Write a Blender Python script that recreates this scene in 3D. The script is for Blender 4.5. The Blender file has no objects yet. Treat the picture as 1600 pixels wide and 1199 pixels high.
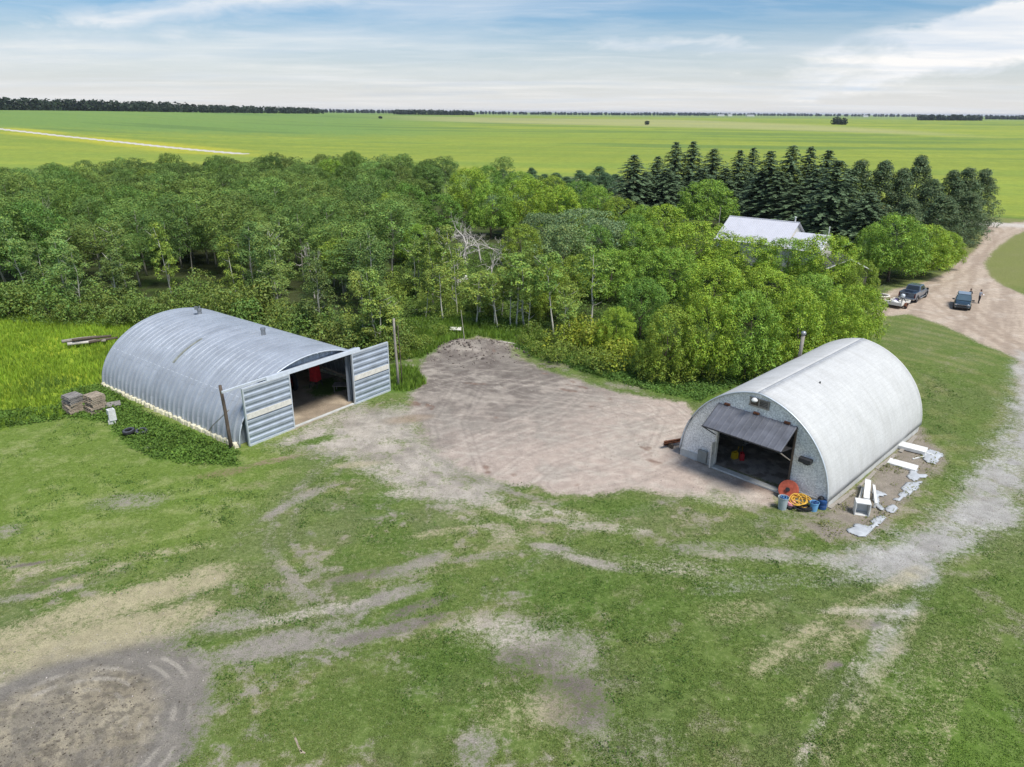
import bpy, bmesh, math, random
import numpy as np
from mathutils import Vector, Matrix

R_ = math.radians
rnd = random.Random(11)
RNG = np.random.default_rng(7)
scene = bpy.context.scene
COL = scene.collection

# ------------------------------------------------------------------ camera
CAM_H, FPX, HORIZ, ROLL = 22.0, 1115.0, 175.0, 0.0075
PITCH = math.atan((599.5 - HORIZ) / FPX)
_fw = np.array([0, math.cos(PITCH), -math.sin(PITCH)])
_up = np.array([0, math.sin(PITCH), math.cos(PITCH)])
_rt = np.array([1.0, 0, 0])
_c, _s = math.cos(math.atan(ROLL)), math.sin(math.atan(ROLL))
CR = np.array([_c * _rt + _s * _up, -_s * _rt + _c * _up, _fw])
cam_d = bpy.data.cameras.new('camera')
cam = bpy.data.objects.new('camera', cam_d)
COL.objects.link(cam)
cam_d.sensor_fit = 'HORIZONTAL'
cam_d.sensor_width = 36
cam_d.lens = 36 * FPX / 1600
cam_d.clip_start = 0.5
cam_d.clip_end = 60000
M = Matrix.Identity(4)
for i in range(3):
    M[i][0], M[i][1], M[i][2] = CR[0][i], CR[1][i], -CR[2][i]
M[2][3] = CAM_H
cam.matrix_world = M
scene.camera = cam

# ------------------------------------------------------------------ light
SUN_EL, SUN_DIR = R_(60), Vector((0.66, -0.72, 0))
SUN_DIR.normalize()
sun_vec = Vector((SUN_DIR.x * math.cos(SUN_EL), SUN_DIR.y * math.cos(SUN_EL), math.sin(SUN_EL)))
sl = bpy.data.lights.new('sun', 'SUN')
sl.energy = 3.0
sl.angle = R_(20)
sl.color = (1.0, 0.955, 0.89)
so = bpy.data.objects.new('sun', sl)
COL.objects.link(so)
so.rotation_euler = (-sun_vec).to_track_quat('-Z', 'Y').to_euler()
scene.view_settings.view_transform = 'Standard'
scene.view_settings.look = 'None'
scene.view_settings.gamma = 1
scene.view_settings.use_curve_mapping = False
scene.view_settings.exposure = 0.64
scene.cycles.max_bounces = 6
scene.cycles.diffuse_bounces = 3
scene.cycles.transmission_bounces = 3
scene.cycles.transparent_max_bounces = 4
scene.cycles.sample_clamp_indirect = 4
scene.cycles.use_denoising = True

world = bpy.data.worlds.new('World')
scene.world = world
world.use_nodes = True
wn, wl = world.node_tree.nodes, world.node_tree.links
wn.clear()


def N(nodes, t, **kw):
    n = nodes.new(t)
    for k, v in kw.items():
        if k.startswith('i_'):
            n.inputs[k[2:].replace('_', ' ')].default_value = v
        else:
            setattr(n, k, v)
    return n


def math_node(nodes, links, op, a, b=None, clamp=False):
    n = nodes.new('ShaderNodeMath')
    n.operation = op
    n.use_clamp = clamp
    for i, v in enumerate((a, b)):
        if v is None:
            continue
        if isinstance(v, (int, float)):
            n.inputs[i].default_value = v
        else:
            links.new(v, n.inputs[i])
    return n.outputs[0]


def ramp(nodes, links, fac, stops):
    r = nodes.new('ShaderNodeValToRGB')
    el = r.color_ramp.elements
    while len(el) < len(stops):
        el.new(0.5)
    for e, (p, c) in zip(el, stops):
        e.position = p
        e.color = (*c, 1) if len(c) == 3 else c
    links.new(fac, r.inputs[0])
    return r.outputs[0]


def build_sky():
    out = wn.new('ShaderNodeOutputWorld')
    bg = wn.new('ShaderNodeBackground')
    bg.inputs[1].default_value = 0.1
    sky = wn.new('ShaderNodeTexSky')
    sky.sky_type = 'NISHITA'
    sky.sun_disc = False
    sky.sun_elevation = SUN_EL
    sky.sun_rotation = math.atan2(SUN_DIR.x, SUN_DIR.y)
    sky.air_density = 1.0
    sky.dust_density = 1.2
    sky.ozone_density = 1.5
    tc = wn.new('ShaderNodeTexCoord')
    sep = wn.new('ShaderNodeSeparateXYZ')
    wl.new(tc.outputs['Generated'], sep.inputs[0])
    z = math_node(wn, wl, 'MAXIMUM', sep.outputs[2], 0.0)
    # cloud layer: directions meet a flat deck overhead
    zz = math_node(wn, wl, 'ADD', z, 0.045)
    px = math_node(wn, wl, 'DIVIDE', sep.outputs[0], zz)
    py = math_node(wn, wl, 'DIVIDE', sep.outputs[1], zz)
    cmb = wn.new('ShaderNodeCombineXYZ')
    wl.new(px, cmb.inputs[0])
    wl.new(py, cmb.inputs[1])
    mp = wn.new('ShaderNodeMapping')
    mp.inputs['Rotation'].default_value = (0, 0, R_(-24))
    mp.inputs['Scale'].default_value = (0.22, 0.42, 1)
    mp.inputs['Location'].default_value = (3.1, 1.4, 0)
    wl.new(cmb.outputs[0], mp.inputs[0])
    n1 = N(wn, 'ShaderNodeTexNoise', i_Scale=0.9, i_Detail=9, i_Roughness=0.56, i_Distortion=0.5)
    wl.new(mp.outputs[0], n1.inputs['Vector'])
    c1 = ramp(wn, wl, n1.outputs[0], [(0.44, (0, 0, 0)), (0.60, (1, 1, 1))])
    n2 = N(wn, 'ShaderNodeTexNoise', i_Scale=3.2, i_Detail=8, i_Roughness=0.6, i_Distortion=0.9)
    wl.new(mp.outputs[0], n2.inputs['Vector'])
    c2 = ramp(wn, wl, n2.outputs[0], [(0.45, (0, 0, 0)), (0.72, (1, 1, 1))])
    cl = math_node(wn, wl, 'ADD', math_node(wn, wl, 'MULTIPLY', c1, 0.62), math_node(wn, wl, 'MULTIPLY', c2, 0.42), True)
    # thick pale haze low down
    hz = ramp(wn, wl, z, [(0.0, (1, 1, 1)), (0.035, (0.72, 0.72, 0.72)), (0.115, (0.0, 0.0, 0.0))])
    hz = math_node(wn, wl, 'MULTIPLY', hz, 0.92)
    shade = N(wn, 'ShaderNodeTexNoise', i_Scale=1.7, i_Detail=6, i_Roughness=0.6)
    wl.new(mp.outputs[0], shade.inputs['Vector'])
    ccol = ramp(wn, wl, shade.outputs[0], [(0.36, (4.6, 5.1, 5.7)), (0.60, (6.5, 6.4, 6.3))])
    sc = wn.new('ShaderNodeMix')
    sc.data_type = 'RGBA'
    sc.blend_type = 'MULTIPLY'
    sc.inputs[0].default_value = 1
    wl.new(sky.outputs[0], sc.inputs[6])
    sc.inputs[7].default_value = (0.47, 0.655, 0.82, 1)
    m0 = wn.new('ShaderNodeMix')
    m0.data_type = 'RGBA'
    wl.new(hz, m0.inputs[0])
    wl.new(sc.outputs[2], m0.inputs[6])
    m0.inputs[7].default_value = (5.75, 5.6, 5.45, 1)
    # a broad bank climbing to the upper right, blue openings elsewhere
    yy = math_node(wn, wl, 'MAXIMUM', sep.outputs[1], 0.05)
    ta = math_node(wn, wl, 'DIVIDE', sep.outputs[0], yy)
    te = math_node(wn, wl, 'DIVIDE', sep.outputs[2], yy)
    wob = N(wn, 'ShaderNodeTexNoise', i_Scale=9.0, i_Detail=7, i_Roughness=0.62, i_Distortion=0.4)
    cw = wn.new('ShaderNodeCombineXYZ')
    wl.new(ta, cw.inputs[0])
    wl.new(math_node(wn, wl, 'MULTIPLY', te, 3.2), cw.inputs[1])
    wl.new(cw.outputs[0], wob.inputs['Vector'])
    wv = math_node(wn, wl, 'SUBTRACT', wob.outputs[0], 0.5)

    def bank(a0, e0, slope, thick, alen, amt, edge=0.014, rough=0.05):
        c = math_node(wn, wl, 'ADD', math_node(wn, wl, 'MULTIPLY', math_node(wn, wl, 'SUBTRACT', ta, a0), slope), e0)
        dv = math_node(wn, wl, 'SUBTRACT', te, c)
        dv = math_node(wn, wl, 'ABSOLUTE', math_node(wn, wl, 'ADD', dv, math_node(wn, wl, 'MULTIPLY', wv, rough)))
        v = math_node(wn, wl, 'DIVIDE', math_node(wn, wl, 'SUBTRACT', thick, dv), edge, True)
        da = math_node(wn, wl, 'ABSOLUTE', math_node(wn, wl, 'ADD', math_node(wn, wl, 'SUBTRACT', ta, a0), math_node(wn, wl, 'MULTIPLY', wv, 0.5)))
        h = math_node(wn, wl, 'DIVIDE', math_node(wn, wl, 'SUBTRACT', alen, da), alen * 0.5, True)
        return math_node(wn, wl, 'MULTIPLY', math_node(wn, wl, 'MULTIPLY', v, h), amt)
    cl = math_node(wn, wl, 'MULTIPLY', cl, 0.55)
    for args in ((0.66, 0.104, 0.20, 0.042, 0.36, 1.0), (0.22, 0.082, -0.02, 0.012, 0.17, 0.7), (-0.34, 0.125, 0.10, 0.022, 0.30, 0.75, 0.02), (-0.62, 0.07, 0.05, 0.03, 0.3, 0.5, 0.03), (0.05, 0.05, 0.03, 0.014, 0.4, 0.35, 0.02)):
        cl = math_node(wn, wl, 'MAXIMUM', cl, bank(*args))
    # thin grey bars low over the land
    gb = math_node(wn, wl, 'MAXIMUM', bank(-0.06, 0.034, 0.015, 0.004, 0.13, 0.5, 0.006, 0.02), bank(-0.10, 0.022, 0.01, 0.004, 0.09, 0.55, 0.006, 0.02))
    mg = wn.new('ShaderNodeMix')
    mg.data_type = 'RGBA'
    wl.new(gb, mg.inputs[0])
    wl.new(m0.outputs[2], mg.inputs[6])
    mg.inputs[7].default_value = (3.7, 4.1, 4.6, 1)
    m0 = mg
    m1 = wn.new('ShaderNodeMix')
    m1.data_type = 'RGBA'
    wl.new(cl, m1.inputs[0])
    wl.new(m0.outputs[2], m1.inputs[6])
    wl.new(ccol, m1.inputs[7])
    wl.new(m1.outputs[2], bg.inputs[0])
    wl.new(bg.outputs[0], out.inputs[0])


build_sky()


# ------------------------------------------------------------------ helpers
def ray(px, py):
    return np.array([(px - 800.0) / FPX, -(py - 599.5) / FPX, 1.0]) @ CR


def at(px, py, z=0.0):
    """the point of the level plane at height z that lies along one sight line"""
    d = ray(px, py)
    return np.array([0, 0, CAM_H]) + (z - CAM_H) / d[2] * d


def project(P):
    q = CR @ (np.array(P, float) - np.array([0, 0, CAM_H]))
    return 800 + FPX * q[0] / q[2], 599.5 - FPX * q[1] / q[2], q[2]


def height_of(base, ytop):
    lo, hi = 0.0, 60.0
    for _ in range(40):
        m = (lo + hi) / 2
        if project((base[0], base[1], base[2] + m))[1] > ytop:
            lo = m
        else:
            hi = m
    return lo


def tag(o, label=None, cat=None, group=None, kind=None):
    for k, v in (('label', label), ('category', cat), ('group', group), ('kind', kind)):
        if v:
            o[k] = v
    return o


def empty(name, label, cat, loc=(0, 0, 0), rz=0.0, group=None):
    o = bpy.data.objects.new(name, None)
    COL.objects.link(o)
    o.location = loc
    o.rotation_euler = (0, 0, rz)
    o.empty_display_size = 0.2
    return tag(o, label, cat, group)


def copy_tree(o, parent=None):
    c = o.copy()
    COL.objects.link(c)
    if parent:
        c.parent = parent
    for ch in list(o.children):
        copy_tree(ch, c)
    return c


class MB:
    def __init__(s):
        s.v, s.f = [], []

    def poly(s, pts):
        b = len(s.v)
        s.v += [tuple(map(float, p)) for p in pts]
        s.f.append(tuple(range(b, b + len(pts))))

    def box(s, c, d, rz=0, mat=None, top=(1, 1), shift=(0, 0)):
        """box of size d about c; top scales the upper face, shift slides it"""
        b = len(s.v)
        Mx = mat or Matrix.Rotation(rz, 3, 'Z')
        for k in (-1, 1):
            for i, j in ((-1, -1), (1, -1), (1, 1), (-1, 1)):
                t = top if k > 0 else (1, 1)
                sh = shift if k > 0 else (0, 0)
                p = Mx @ Vector((i * d[0] / 2 * t[0] + sh[0], j * d[1] / 2 * t[1] + sh[1], k * d[2] / 2))
                s.v.append((p.x + c[0], p.y + c[1], p.z + c[2]))
        s.f += [tuple(b + x for x in q) for q in ((3, 2, 1, 0), (4, 5, 6, 7), (0, 1, 5, 4), (1, 2, 6, 5), (2, 3, 7, 6), (3, 0, 4, 7))]

    def tube(s, pts, rad, n=8, caps=True):
        pts = [Vector(p) for p in pts]
        if isinstance(rad, (int, float)):
            rad = [rad] * len(pts)
        b = len(s.v)
        for i, p in enumerate(pts):
            t = (pts[min(i + 1, len(pts) - 1)] - pts[max(i - 1, 0)])
            t.normalize()
            a = Vector((0, 0, 1)) if abs(t.z) < 0.9 else Vector((1, 0, 0))
            u = t.cross(a)
            u.normalize()
            w = t.cross(u)
            for k in range(n):
                an = 2 * math.pi * k / n
                q = p + (u * math.cos(an) + w * math.sin(an)) * rad[i]
                s.v.append(tuple(q))
        for i in range(len(pts) - 1):
            for k in range(n):
                k2 = (k + 1) % n
                s.f.append((b + i * n + k, b + i * n + k2, b + (i + 1) * n + k2, b + (i + 1) * n + k))
        if caps:
            s.f.append(tuple(b + k for k in range(n))[::-1])
            e = b + (len(pts) - 1) * n
            s.f.append(tuple(e + k for k in range(n)))

    def lathe(s, prof, n=16, c=(0, 0, 0), axis='Z', close=False):
        b = len(s.v)
        for r, z in prof:
            for k in range(n):
                a = 2 * math.pi * k / n
                p = (r * math.cos(a), r * math.sin(a), z)
                if axis == 'Y':
                    p = (p[0], p[2], p[1])
                elif axis == 'X':
                    p = (p[2], p[0], p[1])
                s.v.append((p[0] + c[0], p[1] + c[1], p[2] + c[2]))
        m = len(prof)
        for i in range(m if close else m - 1):
            for k in range(n):
                k2 = (k + 1) % n
                j = (i + 1) % m
                s.f.append((b + i * n + k, b + i * n + k2, b + j * n + k2, b + j * n + k))
        if not close:
            for i, flip in ((0, True), (m - 1, False)):
                if prof[i][0] > 1e-5:
                    q = tuple(b + i * n + k for k in range(n))
                    s.f.append(q[::-1] if flip else q)

    def grid(s, G):
        """rows of points -> quads"""
        b = len(s.v)
        nr, nc = len(G), len(G[0])
        for row in G:
            s.v += [tuple(map(float, p)) for p in row]
        for i in range(nr - 1):
            for j in range(nc - 1):
                s.f.append((b + i * nc + j, b + i * nc + j + 1, b + (i + 1) * nc + j + 1, b + (i + 1) * nc + j))

    def prism(s, prof, y0, y1):
        """outline in x,z pushed along y"""
        b = len(s.v)
        n = len(prof)
        for y in (y0, y1):
            s.v += [(p[0], y, p[1]) for p in prof]
        s.f.append(tuple(range(b, b + n)))
        s.f.append(tuple(range(b + 2 * n - 1, b + n - 1, -1)))
        for k in range(n):
            k2 = (k + 1) % n
            s.f.append((b + k2, b + k, b + n + k, b + n + k2))

    def build(s, name, mat, parent=None, smooth=False, bevel=0, solid=0, loc=None):
        me = bpy.data.meshes.new(name)
        me.from_pydata(s.v, [], s.f)
        bm = bmesh.new()
        bm.from_mesh(me)
        bmesh.ops.recalc_face_normals(bm, faces=bm.faces)
        bm.to_mesh(me)
        bm.free()
        me.materials.append(mat)
        if smooth:
            me.shade_smooth()
        o = bpy.data.objects.new(name, me)
        COL.objects.link(o)
        if parent:
            o.parent = parent
        if loc is not None:
            o.location = loc
        if solid:
            m = o.modifiers.new('solid', 'SOLIDIFY')
            m.thickness = solid
            m.offset = 0
        if bevel:
            m = o.modifiers.new('bevel', 'BEVEL')
            m.width = bevel
            m.segments = 2
            m.limit_method = 'ANGLE'
        return o


def np_mesh(name, v, f, mat, col=None, parent=None, smooth=False):
    me = bpy.data.meshes.new(name)
    v = np.asarray(v, np.float32)
    f = np.asarray(f, np.int32)
    k = f.shape[1]
    me.vertices.add(len(v))
    me.vertices.foreach_set('co', v.ravel())
    me.loops.add(f.size)
    me.loops.foreach_set('vertex_index', f.ravel())
    me.polygons.add(len(f))
    me.polygons.foreach_set('loop_start', np.arange(0, f.size, k, dtype=np.int32))
    me.polygons.foreach_set('loop_total', np.full(len(f), k, np.int32))
    if smooth:
        me.polygons.foreach_set('use_smooth', np.ones(len(f), bool))
    if col is not None:
        a = me.attributes.new('Col', 'FLOAT_COLOR', 'POINT')
        c4 = np.ones((len(v), 4), np.float32)
        c4[:, :3] = col
        a.data.foreach_set('color', c4.ravel())
    me.update(calc_edges=True)
    me.materials.append(mat)
    o = bpy.data.objects.new(name, me)
    COL.objects.link(o)
    if parent:
        o.parent = parent
    return o


# ---- numpy value noise
def _hash(ix, iy, seed):
    h = (ix.astype(np.int64) * 374761393 + iy.astype(np.int64) * 668265263 + seed * 982451653) & 0x7FFFFFFF
    h = (h ^ (h >> 13)) * 1274126177 & 0x7FFFFFFF
    h = (h ^ (h >> 16)) * 1103515245 & 0x7FFFFFFF
    return ((h >> 8) & 0xFFFF) / 65535.0


def vnoise(x, y, seed=0):
    ix, iy = np.floor(x), np.floor(y)
    fx, fy = x - ix, y - iy
    fx, fy = fx * fx * (3 - 2 * fx), fy * fy * (3 - 2 * fy)
    a, b = _hash(ix, iy, seed), _hash(ix + 1, iy, seed)
    c, d = _hash(ix, iy + 1, seed), _hash(ix + 1, iy + 1, seed)
    return (a * (1 - fx) + b * fx) * (1 - fy) + (c * (1 - fx) + d * fx) * fy


def fbm(x, y, s, seed=0, oct=4):
    """0..1, s = size in metres of the largest lumps"""
    t, w, n = 0, 0, 1.0
    ca, sa = math.cos(0.6), math.sin(0.6)
    x, y = x / s, y / s
    for i in range(oct):
        t = t + n * vnoise(x + 17.3 * i, y - 9.1 * i, seed + i)
        w += n
        n *= 0.55
        x, y = (x * ca - y * sa) * 2.03, (x * sa + y * ca) * 2.03
    return t / w


def sstep(a, b, x):
    t = np.clip((x - a) / (b - a), 0, 1)
    return t * t * (3 - 2 * t)


def poly_sd(x, y, P):
    """signed distance (inside negative) to a polygon"""
    P = np.asarray(P, float)[:, :2]
    d = np.full(x.shape, 1e18)
    ins = np.zeros(x.shape, bool)
    n = len(P)
    for i in range(n):
        ax, ay = P[i]
        bx, by = P[(i + 1) % n]
        ex, ey = bx - ax, by - ay
        t = np.clip(((x - ax) * ex + (y - ay) * ey) / (ex * ex + ey * ey + 1e-12), 0, 1)
        d = np.minimum(d, (x - ax - t * ex) ** 2 + (y - ay - t * ey) ** 2)
        c = ((ay > y) != (by > y)) & (x < ex * (y - ay) / (ey + 1e-12) + ax)
        ins ^= c
    d = np.sqrt(d)
    return np.where(ins, -d, d)


def line_d(x, y, P):
    P = np.asarray(P, float)[:, :2]
    d = np.full(x.shape, 1e18)
    for i in range(len(P) - 1):
        ax, ay = P[i]
        ex, ey = P[i + 1] - P[i]
        t = np.clip(((x - ax) * ex + (y - ay) * ey) / (ex * ex + ey * ey + 1e-12), 0, 1)
        d = np.minimum(d, (x - ax - t * ex) ** 2 + (y - ay - t * ey) ** 2)
    return np.sqrt(d)


def wpoly(pts, z=0.0):
    return [at(px, py, z) for px, py in pts]


# ------------------------------------------------------------------ materials
MATS = {}


def mat(name, col, rough=0.7, metal=0.0, var=0.15, scale=3.0, bump=0.0, spec=0.3, col2=None, fine=None, stretch=None):
    if name in MATS:
        return MATS[name]
    m = bpy.data.materials.new(name)
    m.use_nodes = True
    n, l = m.node_tree.nodes, m.node_tree.links
    p = n['Principled BSDF']
    p.inputs['Roughness'].default_value = rough
    p.inputs['Metallic'].default_value = metal
    p.inputs['Specular IOR Level'].default_value = spec
    tc = n.new('ShaderNodeTexCoord')
    vec = tc.outputs['Object']
    if stretch:
        mp = n.new('ShaderNodeMapping')
        mp.inputs['Scale'].default_value = stretch
        l.new(vec, mp.inputs[0])
        vec = mp.outputs[0]
    t = N(n, 'ShaderNodeTexNoise', i_Scale=scale, i_Detail=6, i_Roughness=0.6)
    l.new(vec, t.inputs['Vector'])
    c = np.array(col)
    a = tuple(np.clip(c * (1 - var), 0, 1))
    b = tuple(np.clip(col2 if col2 is not None else c * (1 + var), 0, 1))
    o = ramp(n, l, t.outputs[0], [(0.33, a), (0.67, b)])
    if fine:
        t2 = N(n, 'ShaderNodeTexNoise', i_Scale=fine[0], i_Detail=3, i_Roughness=0.7)
        l.new(tc.outputs['Object'], t2.inputs['Vector'])
        o2 = ramp(n, l, t2.outputs[0], [(0.35, (1 - fine[1],) * 3), (0.65, (1 + fine[1],) * 3)])
        mx = n.new('ShaderNodeMix')
        mx.data_type = 'RGBA'
        mx.blend_type = 'MULTIPLY'
        mx.inputs[0].default_value = 1
        l.new(o, mx.inputs[6])
        l.new(o2, mx.inputs[7])
        o = mx.outputs[2]
    l.new(o, p.inputs['Base Color'])
    if bump:
        bn = n.new('ShaderNodeBump')
        bn.inputs['Strength'].default_value = bump
        bn.inputs['Distance'].default_value = 0.02
        l.new(t.outputs[0], bn.inputs['Height'])
        l.new(bn.outputs[0], p.inputs['Normal'])
    MATS[name] = m
    return m


def ground_mat(name, freq, amp, bump, dist, spread=1.0):
    """turf and bare soil: each has its own colour, and a fine clumpy break-up decides which of them shows"""
    m = bpy.data.materials.new(name)
    m.use_nodes = True
    n, l = m.node_tree.nodes, m.node_tree.links
    p = n['Principled BSDF']
    p.inputs['Roughness'].default_value = 0.95
    p.inputs['Specular IOR Level'].default_value = 0.1
    a1, a2 = n.new('ShaderNodeAttribute'), n.new('ShaderNodeAttribute')
    a1.attribute_name, a2.attribute_name = 'Col', 'Soil'
    tc = n.new('ShaderNodeTexCoord')
    ns = []
    for f in freq:
        t = N(n, 'ShaderNodeTexNoise', i_Scale=f, i_Detail=4, i_Roughness=0.65)
        l.new(tc.outputs['Object'], t.inputs['Vector'])
        ns.append(t.outputs[0])

    def mixn(fac, a, b, mode='MIX'):
        mx = n.new('ShaderNodeMix')
        mx.data_type = 'RGBA'
        mx.blend_type = mode
        if isinstance(fac, float):
            mx.inputs[0].default_value = fac
        else:
            l.new(fac, mx.inputs[0])
        l.new(a, mx.inputs[6])
        l.new(b, mx.inputs[7])
        return mx.outputs[2]
    g, s_ = a1.outputs['Color'], a2.outputs['Color']
    # turf: fine dark and pale speckle, a little hue drift
    g = mixn(1.0, g, ramp(n, l, ns[2], [(0.30, (1 - amp[0],) * 3), (0.5, (1, 1, 1)), (0.72, (1 + amp[0] * 1.1, 1 + amp[0], 1 + amp[0] * .6))]), 'MULTIPLY')
    g = mixn(1.0, g, ramp(n, l, ns[1], [(0.33, (1 - amp[1] * .8, 1 - amp[1] * .7, 1 - amp[1])), (0.67, (1 + amp[1] * 1.2, 1 + amp[1], 1 + amp[1] * .5))]), 'MULTIPLY')
    # soil: grit
    s_ = mixn(1.0, s_, ramp(n, l, ns[2], [(0.28, (1 - amp[2],) * 3), (0.5, (1, 1, 1)), (0.70, (1 + amp[2] * .8,) * 3)]), 'MULTIPLY')
    s_ = mixn(1.0, s_, ramp(n, l, ns[0], [(0.33, (1 - amp[2] * .5,) * 3), (0.67, (1 + amp[2] * .4,) * 3)]), 'MULTIPLY')
    k = math_node(n, l, 'ADD', math_node(n, l, 'MULTIPLY', ns[1], 0.6), math_node(n, l, 'MULTIPLY', ns[2], 0.4))
    k = math_node(n, l, 'MULTIPLY', math_node(n, l, 'SUBTRACT', k, 0.5), 2.7 * spread)
    k = math_node(n, l, 'ADD', k, a2.outputs['Alpha'])
    mr = n.new('ShaderNodeMapRange')
    mr.interpolation_type = 'SMOOTHSTEP'
    mr.inputs['From Min'].default_value = 0.10
    mr.inputs['From Max'].default_value = 0.90
    l.new(k, mr.inputs['Value'])
    l.new(mixn(mr.outputs[0], g, s_), p.inputs['Base Color'])
    bn = n.new('ShaderNodeBump')
    bn.inputs['Strength'].default_value = bump
    bn.inputs['Distance'].default_value = dist
    hgt = math_node(n, l, 'ADD', ns[2], math_node(n, l, 'MULTIPLY', ns[1], 0.8))
    l.new(hgt, bn.inputs['Height'])
    l.new(bn.outputs[0], p.inputs['Normal'])
    return m


def attr_mat(name, fine=((14, 0.25), (55, 0.22)), bump=0.6, dist=0.05, rough=0.95, leaf=False, tint=False, transl=0.0):
    """material coloured by the mesh's own Col attribute"""
    m = bpy.data.materials.new(name)
    m.use_nodes = True
    n, l = m.node_tree.nodes, m.node_tree.links
    p = n['Principled BSDF']
    p.inputs['Roughness'].default_value = rough
    p.inputs['Specular IOR Level'].default_value = 0.25 if leaf else 0.1
    at_ = n.new('ShaderNodeAttribute')
    at_.attribute_name = 'Col'
    o = at_.outputs['Color']

    def mul(o, o2):
        mx = n.new('ShaderNodeMix')
        mx.data_type = 'RGBA'
        mx.blend_type = 'MULTIPLY'
        mx.inputs[0].default_value = 1
        l.new(o, mx.inputs[6])
        l.new(o2, mx.inputs[7])
        return mx.outputs[2]
    if tint:
        oi = n.new('ShaderNodeObjectInfo')
        o = mul(o, oi.outputs['Color'])
    if fine:
        tc = n.new('ShaderNodeTexCoord')
        hs = []
        for sc, am in fine:
            t = N(n, 'ShaderNodeTexNoise', i_Scale=sc, i_Detail=3, i_Roughness=0.65)
            l.new(tc.outputs['Object'], t.inputs['Vector'])
            hs.append(t.outputs[0])
            o = mul(o, ramp(n, l, t.outputs[0], [(0.3, (1 - am,) * 3), (0.7, (1 + am,) * 3)]))
        if bump:
            s = math_node(n, l, 'ADD', hs[0], math_node(n, l, 'MULTIPLY', hs[-1], 0.5))
            bn = n.new('ShaderNodeBump')
            bn.inputs['Strength'].default_value = bump
            bn.inputs['Distance'].default_value = dist
            l.new(s, bn.inputs['Height'])
            l.new(bn.outputs[0], p.inputs['Normal'])
    l.new(o, p.inputs['Base Color'])
    if transl:
        tr = n.new('ShaderNodeBsdfTranslucent')
        l.new(o, tr.inputs[0])
        ms = n.new('ShaderNodeMixShader')
        ms.inputs[0].default_value = transl
        l.new(p.outputs[0], ms.inputs[1])
        l.new(tr.outputs[0], ms.inputs[2])
        l.new(ms.outputs[0], n['Material Output'].inputs[0])
    return m


M_GROUND = ground_mat('ground_cover', (1.3, 4.5, 19), (0.25, 0.24, 0.34), 0.7, 0.06)
M_FIELD = ground_mat('field_cover', (0.05, 0.3, 1.6), (0.16, 0.14, 0.1), 0.3, 0.3, 0.2)
M_LEAF = attr_mat('leaf_cover', None, leaf=True, tint=True, rough=0.55, transl=0.18)
M_STONE = attr_mat('stone_cover', None, rough=0.95)
M_BLADE = attr_mat('blade_cover', None, leaf=True, rough=0.7, transl=0.25)


def paint(name, col, rough=0.25, metal=0.3):
    m = mat(name, col, rough, metal, var=0.05, scale=2.0, spec=0.6)
    m.node_tree.nodes['Principled BSDF'].inputs['Coat Weight'].default_value = 0.6
    m.node_tree.nodes['Principled BSDF'].inputs['Coat Roughness'].default_value = 0.08
    return m


GALV = mat('galvanised_sheet', (0.40, 0.43, 0.47), 0.42, 0.35, var=0.10, scale=0.7, fine=(9, 0.05), spec=0.4)
GALV_DOOR = mat('galvanised_door_sheet', (0.40, 0.45, 0.51), 0.42, 0.35, var=0.14, scale=1.2, fine=(12, 0.05))
GALV_PALE = mat('galvanised_trim', (0.58, 0.62, 0.66), 0.45, 0.3, var=0.08, scale=3)
GALV_DARK = mat('weathered_gable_sheet', (0.33, 0.37, 0.42), 0.5, 0.3, var=0.3, scale=3, stretch=(4, 4, 0.4))
POLY_PATCH = mat('clear_roof_panel', (0.19, 0.20, 0.165), 0.4, 0, var=0.35, scale=2.5)
WHITE_ROOF = mat('white_roof_shingle', (0.515, 0.515, 0.50), 0.8, 0, var=0.06, scale=0.8, fine=(8, 0.06))


def roof_courses():
    n, l = WHITE_ROOF.node_tree.nodes, WHITE_ROOF.node_tree.links
    p = n['Principled BSDF']
    src = p.inputs['Base Color'].links[0].from_socket
    tc = n.new('ShaderNodeTexCoord')
    sp = n.new('ShaderNodeSeparateXYZ')
    l.new(tc.outputs['Object'], sp.inputs[0])
    an = math_node(n, l, 'MULTIPLY', math_node(n, l, 'ARCTAN2', math_node(n, l, 'SUBTRACT', sp.outputs[2], 0.4), math_node(n, l, 'SUBTRACT', sp.outputs[0], 5.06)), 5.4)
    cb = n.new('ShaderNodeCombineXYZ')
    l.new(sp.outputs[1], cb.inputs[0])
    l.new(an, cb.inputs[1])
    b = n.new('ShaderNodeTexBrick')
    b.inputs['Scale'].default_value = 1.0
    b.inputs['Brick Width'].default_value = 0.95
    b.inputs['Row Height'].default_value = 0.30
    b.inputs['Mortar Size'].default_value = 0.02
    b.inputs['Color1'].default_value = (1, 1, 1, 1)
    b.inputs['Color2'].default_value = (0.98, 0.98, 0.98, 1)
    b.inputs['Mortar'].default_value = (0.93, 0.93, 0.93, 1)
    l.new(cb.outputs[0], b.inputs['Vector'])
    mp = n.new('ShaderNodeMapping')
    mp.inputs['Scale'].default_value = (2.2, 0.16, 1)
    l.new(cb.outputs[0], mp.inputs[0])
    t = N(n, 'ShaderNodeTexNoise', i_Scale=1.0, i_Detail=6, i_Roughness=0.65)
    l.new(mp.outputs[0], t.inputs['Vector'])
    st = ramp(n, l, t.outputs[0], [(0.34, (0.92, 0.915, 0.90)), (0.56, (1, 1, 1))])
    o = src
    for q in (b.outputs[0], st):
        mx = n.new('ShaderNodeMix')
        mx.data_type = 'RGBA'
        mx.blend_type = 'MULTIPLY'
        mx.inputs[0].default_value = 1
        l.new(o, mx.inputs[6])
        l.new(q, mx.inputs[7])
        o = mx.outputs[2]
    l.new(o, p.inputs['Base Color'])


roof_courses()


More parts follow.
